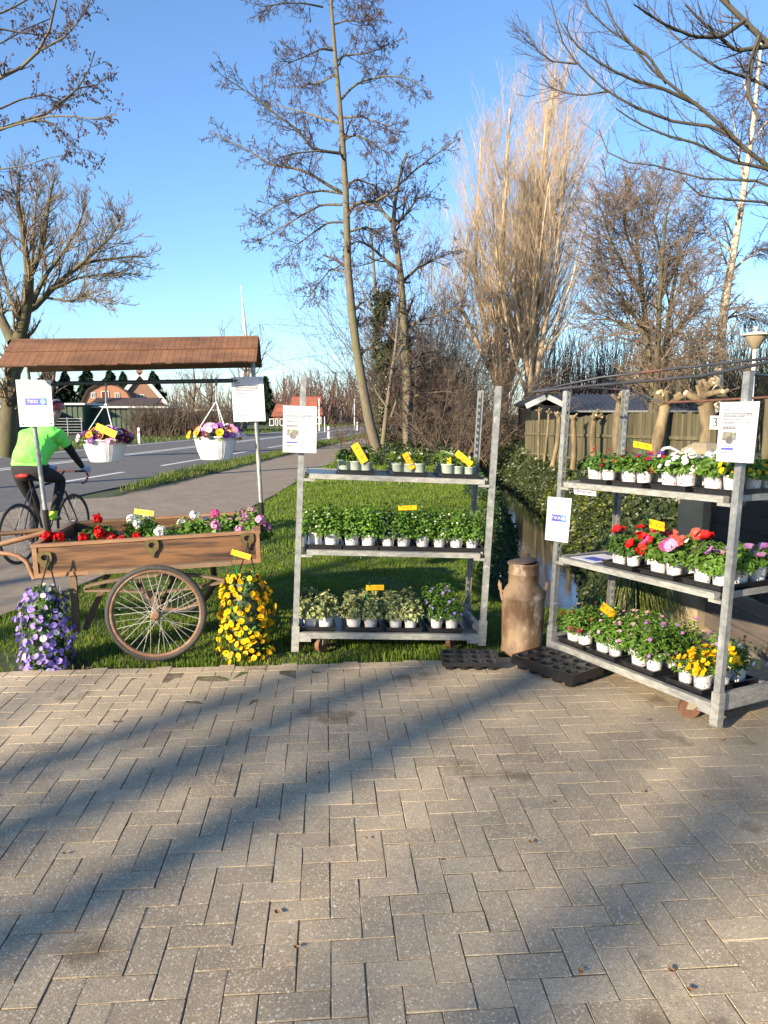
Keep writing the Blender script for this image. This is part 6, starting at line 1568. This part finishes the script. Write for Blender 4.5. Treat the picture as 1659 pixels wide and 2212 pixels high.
rod([(1600, 805, 3.78), (1659, 812, 4.05), (1760, 826, 4.3)], M_DARKROD, .008)
# milk churn
M_CHURN = mat('rusty tan churn paint', (.25, .17, .10), (.12, .068, .036), rough=.7, lo=.42, hi=.6, scale=9, detail=7, stretch=(1, 1, .5), c3=(.44, .35, .25), s3=6, lo3=.55, hi3=.64, bmp=.4, bdist=.006)
cc = G(1127, 1408); cc[2] = 0; ch = thing('milk_churn', 'tall rusty tan milk churn between the two trolleys', 'milk churn', cc)
B().lathe([(0, .0), (.145, 0), (.148, .005), (.148, .035), (.144, .04), (.146, .2), (.147, .40), (.150, .405), (.150, .415), (.146, .425), (.132, .46), (.108, .492), (.105, .5), (.104, .565), (.108, .57), (.108, .578), (.104, .583), (.104, .625), (.112, .64), (.114, .648), (.109, .652), (.095, .64), (.092, .56), (.0, .54)], 36, tuple(cc)).obj('can_body', M_CHURN, ch)
for s_ in (-1, 1):
    B().tube([cc + np.array((s_ * .135, 0, .44)), cc + np.array((s_ * .165, 0, .455)), cc + np.array((s_ * .172, 0, .49)), cc + np.array((s_ * .168, 0, .52)), cc + np.array((s_ * .162, 0, .50)), cc + np.array((s_ * .155, 0, .42)), cc + np.array((s_ * .146, 0, .38))], .0085, 8).obj('handle', M_CHURN, ch)
B().lathe([(.1, 0), (.113, .002), (.113, .008), (.06, .016), (0, .018)], 24, (0, 0, 0), T=lambda x, y, z: tuple(cc + np.array((x * .9 - .015, y * .9, .653 + z + x * .12)))).obj('tilted_lid', mat('dark worn lid', (.06, .045, .038), (.11, .075, .05), rough=.7, scale=18), ch)
B().box((-.022, -.1, .43), (.02, -.096, .462), lambda x, y, z: tuple(cc + np.array((x, -.125 - (z - .43) * -.55, z)))).obj('red_mark', mat('faded red mark', (.5, .06, .045), (.36, .12, .08), rough=.7, scale=60), ch)
# empty trays on the ground
def cup_tray(nx_, ny_, cell, h):
    b = B(); W_, H_ = nx_ * cell, ny_ * cell; r_ = cell * .41; n = 16
    for i in range(nx_):
        for j in range(ny_):
            cx, cy = -W_ / 2 + (i + .5) * cell, -H_ / 2 + (j + .5) * cell
            sq, ci, ci2, bo = [], [], [], []
            for k in range(n):
                a = 2 * math.pi * k / n; m_ = max(abs(math.cos(a)), abs(math.sin(a)))
                sq.append((cx + cell / 2 * math.cos(a) / m_, cy + cell / 2 * math.sin(a) / m_, h)); ci.append((cx + r_ * math.cos(a), cy + r_ * math.sin(a), h)); bo.append((cx + r_ * .8 * math.cos(a), cy + r_ * .8 * math.sin(a), .003)); ci2.append((cx + r_ * .45 * math.cos(a), cy + r_ * .45 * math.sin(a), .004))
            vs = sq + ci + bo + ci2; fs = []
            for k in range(n):
                q = (k + 1) % n; fs += [(k, q, n + q, n + k), (n + k, n + q, 2 * n + q, 2 * n + k), (2 * n + k, 2 * n + q, 3 * n + q, 3 * n + k)]
            b.add(vs, fs, 0, False)
            b.tube([(cx, cy, 0), (cx, cy, h * .75)], [r_ * .83, r_ * .98], 14, cap=False)
    e = .006
    for lo, hi in (((-W_ / 2 - e, -H_ / 2 - e), (W_ / 2 + e, -H_ / 2)), ((-W_ / 2 - e, H_ / 2), (W_ / 2 + e, H_ / 2 + e)), ((-W_ / 2 - e, -H_ / 2), (-W_ / 2, H_ / 2)), ((W_ / 2, -H_ / 2), (W_ / 2 + e, H_ / 2))): b.box((lo[0], lo[1], h - .022), (hi[0], hi[1], h + .002))
    return b.mesh('empty_tray', M_BLACKPL)
MT1 = cup_tray(4, 3, .094, .052); MT2 = cup_tray(5, 3, .099, .052)
ta = tag(link('empty_tray', MT1), 'single empty black tray on the paving before the middle trolley', 'tray', 'empty black pot trays'); gq = (G(949, 1404, .05) + G(1083, 1431, .05)) / 2; ta.location = (gq[0], gq[1] - .02, .003); ta.rotation_euler = (0, 0, -.03)
fb, lb_ = G(1234, 1490), G(1106, 1443); ld = unit(np.array((fb[0] - lb_[0], fb[1] - lb_[1], 0))); an = math.atan2(ld[1], ld[0])
ctr_ = (fb + lb_) / 2 + np.array((-ld[1], ld[0], 0)) * .15
for k, w_ in enumerate(('lowest tray of the stack of empty black trays', 'second tray up in the stack of empty black trays', 'third tray up in the stack of empty black trays', 'topmost tray of the stack of empty black trays')):
    o = tag(link('empty_tray', MT2), w_ + ' before the churn', 'tray', 'empty black pot trays'); o.location = (ctr_[0] + .002 * k, ctr_[1], .003 + k * .0125); o.rotation_euler = (0, 0, an + .008 * (k % 2))
# fallen leaves and twigs on the paving
M_DEADLEAF = mat('dead leaf', (.28, .14, .045), (.16, .07, .03), rough=.8, scale=60)
LEAFAT = ('on the paving at the lower right', 'on the paving in the very middle of the picture', 'on the paving left of the lower middle', 'on the far left of the paving in the lower third', 'on the paving below the middle trolley', 'at the left picture edge below the lilac bag', 'on the paving below the churn', 'on the paving below the tray stack', 'on the paving below the near trolley wheel', 'near the bottom edge right of the middle',
          'in the bottom right corner of the paving', 'just below the near right trolley post', 'on the paving left of the near trolley wheel', 'just below the single empty tray', 'below the yellow viola bag', 'below the cart wheel', 'near the bottom edge left of the middle', 'on the paving between tray stack and right edge')
for i, (u, v) in enumerate(((1450, 2098), (793, 1812), (600, 1972), (140, 1845), (690, 1670), (50, 1660), (1148, 1820), (1190, 1735), (1520, 1722), (1255, 2100), (1490, 2140), (1560, 1600), (1400, 1555), (960, 1555), (430, 1500), (250, 1560), (640, 2048), (1390, 1712))):
    g = G(u, v, .004); r = random.Random(i); b = B(); L = r.uniform(.012, .026); n = 7; vs = []
    for k in range(n):
        t_ = k / (n - 1); w_ = math.sin(t_ * math.pi) ** .8 * L * .38 + .0008; z = .001 + .006 * abs(t_ - .5)
        vs += [((t_ - .5) * L, -w_, z + .004), ((t_ - .5) * L, 0, z), ((t_ - .5) * L, w_, z + .0035)]
    b.add(vs, [(k * 3 + q, k * 3 + 3 + q, k * 3 + 4 + q, k * 3 + 1 + q) for k in range(n - 1) for q in (0, 1)]); o = b.obj('fallen_leaf', M_DEADLEAF)
    o.location = tuple(g); o.rotation_euler = (0, 0, r.uniform(0, 6)); tag(o, 'small dry brown leaf ' + LEAFAT[i], 'leaf', 'fallen leaves on the paving')
# ================================================================== THE CYCLIST
bo_ = np.array((-4.07, 8.15, 0.0)); hd = unit(np.array((.18, 1.0, 0))); lf = np.array((-hd[1], hd[0], 0))
K = lambda f, l, z: bo_ + (hd * f + lf * l + np.array((0, 0, z))) * 1.045
M_FRAME = mat('dark bicycle frame', (.02, .02, .024), (.03, .03, .034), rough=.35)
M_SADDLE = mat('red saddle', (.45, .03, .02), (.35, .025, .02), rough=.4)
bk = thing('bicycle', 'dark racing bicycle with red saddle ridden towards the road', 'bicycle', bo_ + hd * .5)
for f in (0, 1.0): wheel(K(f, 0, .342), .342, lf, bk, 24, M_TYRE, M_FRAME, M_GALV, .0135, (.022, .05))
BBk, ST, HT, HB_ = K(.42, 0, .275), K(.255, 0, .80), K(.80, 0, .86), K(.835, 0, .72)
b = B()
for p, q, r_ in ((BBk, ST, .016), (ST, HT, .015), (BBk, HB_, .019), (HB_, K(.79, 0, .9), .019)): b.tube([p, q], r_, 9)
for s_ in (-1, 1): b.tube([BBk + lf * s_ * .03, K(0, s_ * .06, .342)], .009, 7); b.tube([ST + lf * s_ * .015, K(0, s_ * .06, .342)], .008, 7)
b.obj('frame', M_FRAME, bk)
b = B()
for s_ in (-1, 1): b.tube([HB_ + lf * s_ * .02, K(.86, s_ * .05, .6), K(1.0, s_ * .055, .342)], [.014, .012, .008], 8)
b.obj('fork', M_FRAME, bk)
b = B(); b.tube([K(.79, 0, .9), K(.87, 0, .95)], .014, 8)
for s_ in (-1, 1): b.tube([K(.87, 0, .95), K(.87, s_ * .16, .95), K(.89, s_ * .21, .95), K(.98, s_ * .215, .94), K(1.0, s_ * .215, .88), K(.95, s_ * .215, .82), K(.88, s_ * .215, .81)], .013, 8)
b.obj('handlebar', mat('dark red bar tape', (.09, .02, .02), (.05, .015, .015), rough=.6), bk)
for s_ in (-1, 1): B().tube([K(.99, s_ * .215, .95), K(1.03, s_ * .215, .985), K(1.035, s_ * .215, .93), K(1.0, s_ * .215, .85)], [.013, .012, .006, .005], 7).obj('brake_lever', M_FRAME, bk)
B().tube([ST, K(.22, 0, .93)], .0135, 8).obj('seat_post', M_FRAME, bk)
b = B(); pr_ = [(-.0, .075, .0), (.05, .07, .012), (.12, .045, .006), (.2, .024, 0), (.26, .02, -.006), (.275, .012, -.012)]; n = 10; vs = []
for f, w_, z in pr_:
    for k in range(n): a = 2 * math.pi * k / n; vs.append(K(.09 + f, math.cos(a) * w_, .95 + z + math.sin(a) * .018))
b.add(vs, [(i * n + k, i * n + (k + 1) % n, (i + 1) * n + (k + 1) % n, (i + 1) * n + k) for i in range(len(pr_) - 1) for k in range(n)] + [tuple(range(n - 1, -1, -1)), tuple(range(len(vs) - n, len(vs)))], 0, True); b.obj('saddle', M_SADDLE, bk)
B().tube([BBk - lf * .045, BBk - lf * .05], [.09, .09], 24).obj('chainring', M_GALV, bk)
PR, PL_ = K(.42 + .05, -.11, .275 + .165), K(.42 - .05, .11, .275 - .165)
for pd, s_ in ((PR, -1), (PL_, 1)):
    c0 = BBk + lf * s_ * .06; B().tube([c0, pd - lf * s_ * .02], .011, 7).obj('crank', M_FRAME, bk); B().box((-.05, -.04, -.01), (.05, .04, .01), lambda x, y, z: tuple(pd + hd * x + lf * (y + .02 * s_) + np.array((0, 0, z)))).obj('pedal', M_FRAME, bk)
# rider
J = dict(pel=(.19, 0, 1.02, .155), sp1=(.29, 0, 1.16, .155), sp2=(.40, 0, 1.29, .168), che=(.50, 0, 1.385, .16), nk=(.585, -.02, 1.49, .062), hd1=(.64, -.035, 1.57, .078), hd2=(.68, -.045, 1.655, .092), hd3=(.69, -.045, 1.715, .06),
         shR=(.525, -.185, 1.375, .078), uaR=(.60, -.225, 1.27, .06), elR=(.70, -.25, 1.135, .046), faR=(.80, -.24, 1.06, .042), wrR=(.90, -.22, .99, .03),
         hpR=(.24, -.10, .98, .115), thR=(.42, -.115, .94, .094), knR=(.62, -.12, .875, .066), caR=(.56, -.115, .70, .062), anR=(.455, -.11, .50, .042), hlR=(.40, -.11, .455, .036), toR=(.56, -.11, .452, .034))
for k in list(J):
    if k.endswith('R'): f, l, z, r_ = J[k]; J[k[:-1] + 'L'] = (f, -l, z, r_)
J.update(thL=(.34, .115, .80, .088), knL=(.47, .115, .60, .062), caL=(.43, .112, .43, .058), anL=(.37, .11, .205, .04), hlL=(.33, .11, .15, .036), toL=(.49, .11, .118, .034))
ED = [('pel', 'sp1'), ('sp1', 'sp2'), ('sp2', 'che'), ('che', 'nk'), ('nk', 'hd1'), ('hd1', 'hd2'), ('hd2', 'hd3')]
for s_ in 'LR': ED += [('che', 'sh' + s_), ('sh' + s_, 'ua' + s_), ('ua' + s_, 'el' + s_), ('el' + s_, 'fa' + s_), ('fa' + s_, 'wr' + s_), ('pel', 'hp' + s_), ('hp' + s_, 'th' + s_), ('th' + s_, 'kn' + s_), ('kn' + s_, 'ca' + s_), ('ca' + s_, 'an' + s_), ('an' + s_, 'hl' + s_), ('hl' + s_, 'to' + s_)]
def skinned(names, edges, grow=0.0, root='pel', lev=2):
    me = bpy.data.meshes.new('skeleton'); ix = {k: i for i, k in enumerate(names)}
    me.from_pydata([tuple(K(*J[k][:3])) for k in names], [(ix[a], ix[c]) for a, c in edges], [])
    o = bpy.data.objects.new('skeleton', me); COL.objects.link(o)
    md = o.modifiers.new('skin', 'SKIN'); md.use_smooth_shade = True
    sk = me.skin_vertices[0].data
    for k in names:
        r_ = J[k][3] + grow; wide = 1.22 if k in ('sp1', 'sp2', 'che', 'pel') else 1.0
        sk[ix[k]].radius = (r_ * wide, r_); sk[ix[k]].use_root = (k == root)
    ss = o.modifiers.new('sub', 'SUBSURF'); ss.levels = ss.render_levels = lev
    bpy.context.view_layer.update()
    m2 = bpy.data.meshes.new_from_object(o.evaluated_get(bpy.context.evaluated_depsgraph_get()))
    bpy.data.objects.remove(o); bpy.data.meshes.remove(me); return m2
M_SKIN = mat('skin', (.52, .3, .22), (.46, .26, .19), rough=.5, scale=10); M_TIGHT = mat('black tights', (.006, .006, .007), (.01, .01, .012), rough=.8, scale=30)
M_NEON = mat('neon green jersey', (.22, .92, .12), (.18, .84, .10), rough=.75, scale=14, detail=2, stretch=(1, 1, .5), bmp=.7, bdist=.03); M_NEONY = mat('neon yellow overshoe', (.5, .8, .03), (.42, .7, .03), rough=.7); M_SHOE = mat('dark blue shoe', (.02, .025, .05), (.03, .035, .06), rough=.5)
M_GLOVE = mat('pale blue glove', (.42, .5, .72), (.3, .36, .55), rough=.7, scale=60)
rider = thing('person', 'cyclist in neon green jersey and black tights seen from behind', 'person', K(.4, 0, .0))
body = skinned(list(J), ED)
for m in (M_TIGHT, M_SKIN, M_NEONY, M_SHOE, M_NEON): body.materials.append(m)
hdc = K(.67, 0, 1.58)
for p in body.polygons:
    c = np.array(p.center[:]); d = c - bo_; f, z, l = d @ hd, c[2], d @ lf; i = 0
    if z > 1.54 and f > .56: i = 1
    elif l < 0 and .42 < z < .56 and f < .52 and f > .3: i = 2
    elif (l < 0 and z < .5 and f > .3) or (z < .2): i = 3
    elif z > 1.12 and f < .66 and z > 1.22 + (f - .5) * .9: i = 4
    p.material_index = i
link('body', body, rider)
JN = ['pel', 'sp1', 'sp2', 'che', 'shR', 'uaR', 'shL', 'uaL']
J2 = dict(J); J['pel'] = (.17, 0, 1.055, .158); J['uaR'] = (.585, -.22, 1.29, .062); J['uaL'] = (.585, .22, 1.29, .062)
jer = skinned(JN, [('pel', 'sp1'), ('sp1', 'sp2'), ('sp2', 'che'), ('che', 'shR'), ('shR', 'uaR'), ('che', 'shL'), ('shL', 'uaL')], .018); jer.materials.append(M_NEON)
link('jersey', jer, rider); J = J2
for s_ in (-1, 1):                                        # gloved hands closed on the hoods
    w0 = K(.90, s_ * .22, .99); pm = K(.975, s_ * .217, .972)
    h_ = B(); h_.tube([w0 - unit(pm - w0) * .02, w0, (w0 + pm) / 2 + (0, 0, .006), pm], [.03, .032, .038, .033], 10)
    for q in range(4):
        a0 = pm + hd * (-.03 + q * .02) + np.array((0, 0, .012)) + lf * s_ * .018; ln_ = (.07, .078, .074, .06)[q]
        h_.tube([a0, a0 + lf * s_ * .016 + np.array((0, 0, -.016)), a0 + lf * s_ * .012 + np.array((0, 0, -.016 - ln_ * .35)), a0 - lf * s_ * .014 + np.array((0, 0, -.02 - ln_ * .5))], [.010, .0095, .009, .0075], 7)
    a0 = pm - hd * .02 - lf * s_ * .018; h_.tube([a0, a0 + hd * .025 - lf * s_ * .012 - np.array((0, 0, .012)), a0 + hd * .045 - lf * s_ * .006 - np.array((0, 0, .03))], [.011, .010, .008], 7)
    h_.obj('gloved_hand', M_GLOVE, rider)
# head details and helmet
fc = unit(hd * .9 + np.array((0, 0, -.25)))
hc = K(.68, -.045, 1.65); upv = np.array((0, 0, 1.0))
for s_ in (-1, 1):
    e = hc + lf * s_ * .088 - hd * .01 - upv * .01; B().tube([e - upv * .03, e + lf * s_ * .012, e + upv * .03], [.006, .014, .007], 7).obj('ear', M_SKIN, rider)
    e = hc + hd * .083 + lf * s_ * .032 + upv * .0; B().tube([e, e + hd * .008], [.012, .006], 8).obj('eye', M_BLACKINK, rider)
B().tube([hc + hd * .085 - upv * .0, hc + hd * .112 - upv * .035, hc + hd * .09 - upv * .045], [.008, .015, .01], 7).obj('nose', M_SKIN, rider)
B().tube([hc + hd * .082 - upv * .068 - lf * .025, hc + hd * .09 - upv * .066, hc + hd * .082 - upv * .068 + lf * .025], [.004, .007, .004], 6).obj('mouth', M_SADDLE, rider)
M_HRED = mat('red helmet shell', (.4, .03, .035), (.3, .025, .03), rough=.3); M_HWH = mat('white helmet rib', (.7, .7, .72), (.6, .6, .62), rough=.35)
hl = B(); n = 20; R_ = []
for i in range(9):
    th = i / 8 * 1.75
    for k in range(n):
        a = 2 * math.pi * k / n; rx_ = .142 * (1 + .08 * max(0, -math.cos(a))); ry_ = .108
        R_.append(hc + np.array((0, 0, .03)) + hd * math.cos(a) * math.sin(th) * rx_ + lf * math.sin(a) * math.sin(th) * ry_ + upv * (math.cos(th) * .098))
hl.add(R_, [(i * n + k, i * n + (k + 1) % n, (i + 1) * n + (k + 1) % n, (i + 1) * n + k) for i in range(8) for k in range(n)], 0, True); ho = hl.obj('helmet', M_HRED, rider)
for q in (-.07, -.035, 0, .035, .07):
    pts = []
    for t_ in np.linspace(-1.35, 1.35, 9): pts.append(hc + np.array((0, 0, .03)) + hd * math.sin(t_) * .146 + lf * q * (math.cos(t_) * .9 + .1) * 1.1 + upv * math.cos(t_) * .1 * math.sqrt(max(.05, 1 - (q / .11) ** 2)))
    B().tube(pts, .009, 6).obj('helmet_rib', M_HWH if q in (-.035, .035) else M_TIGHT, ho)
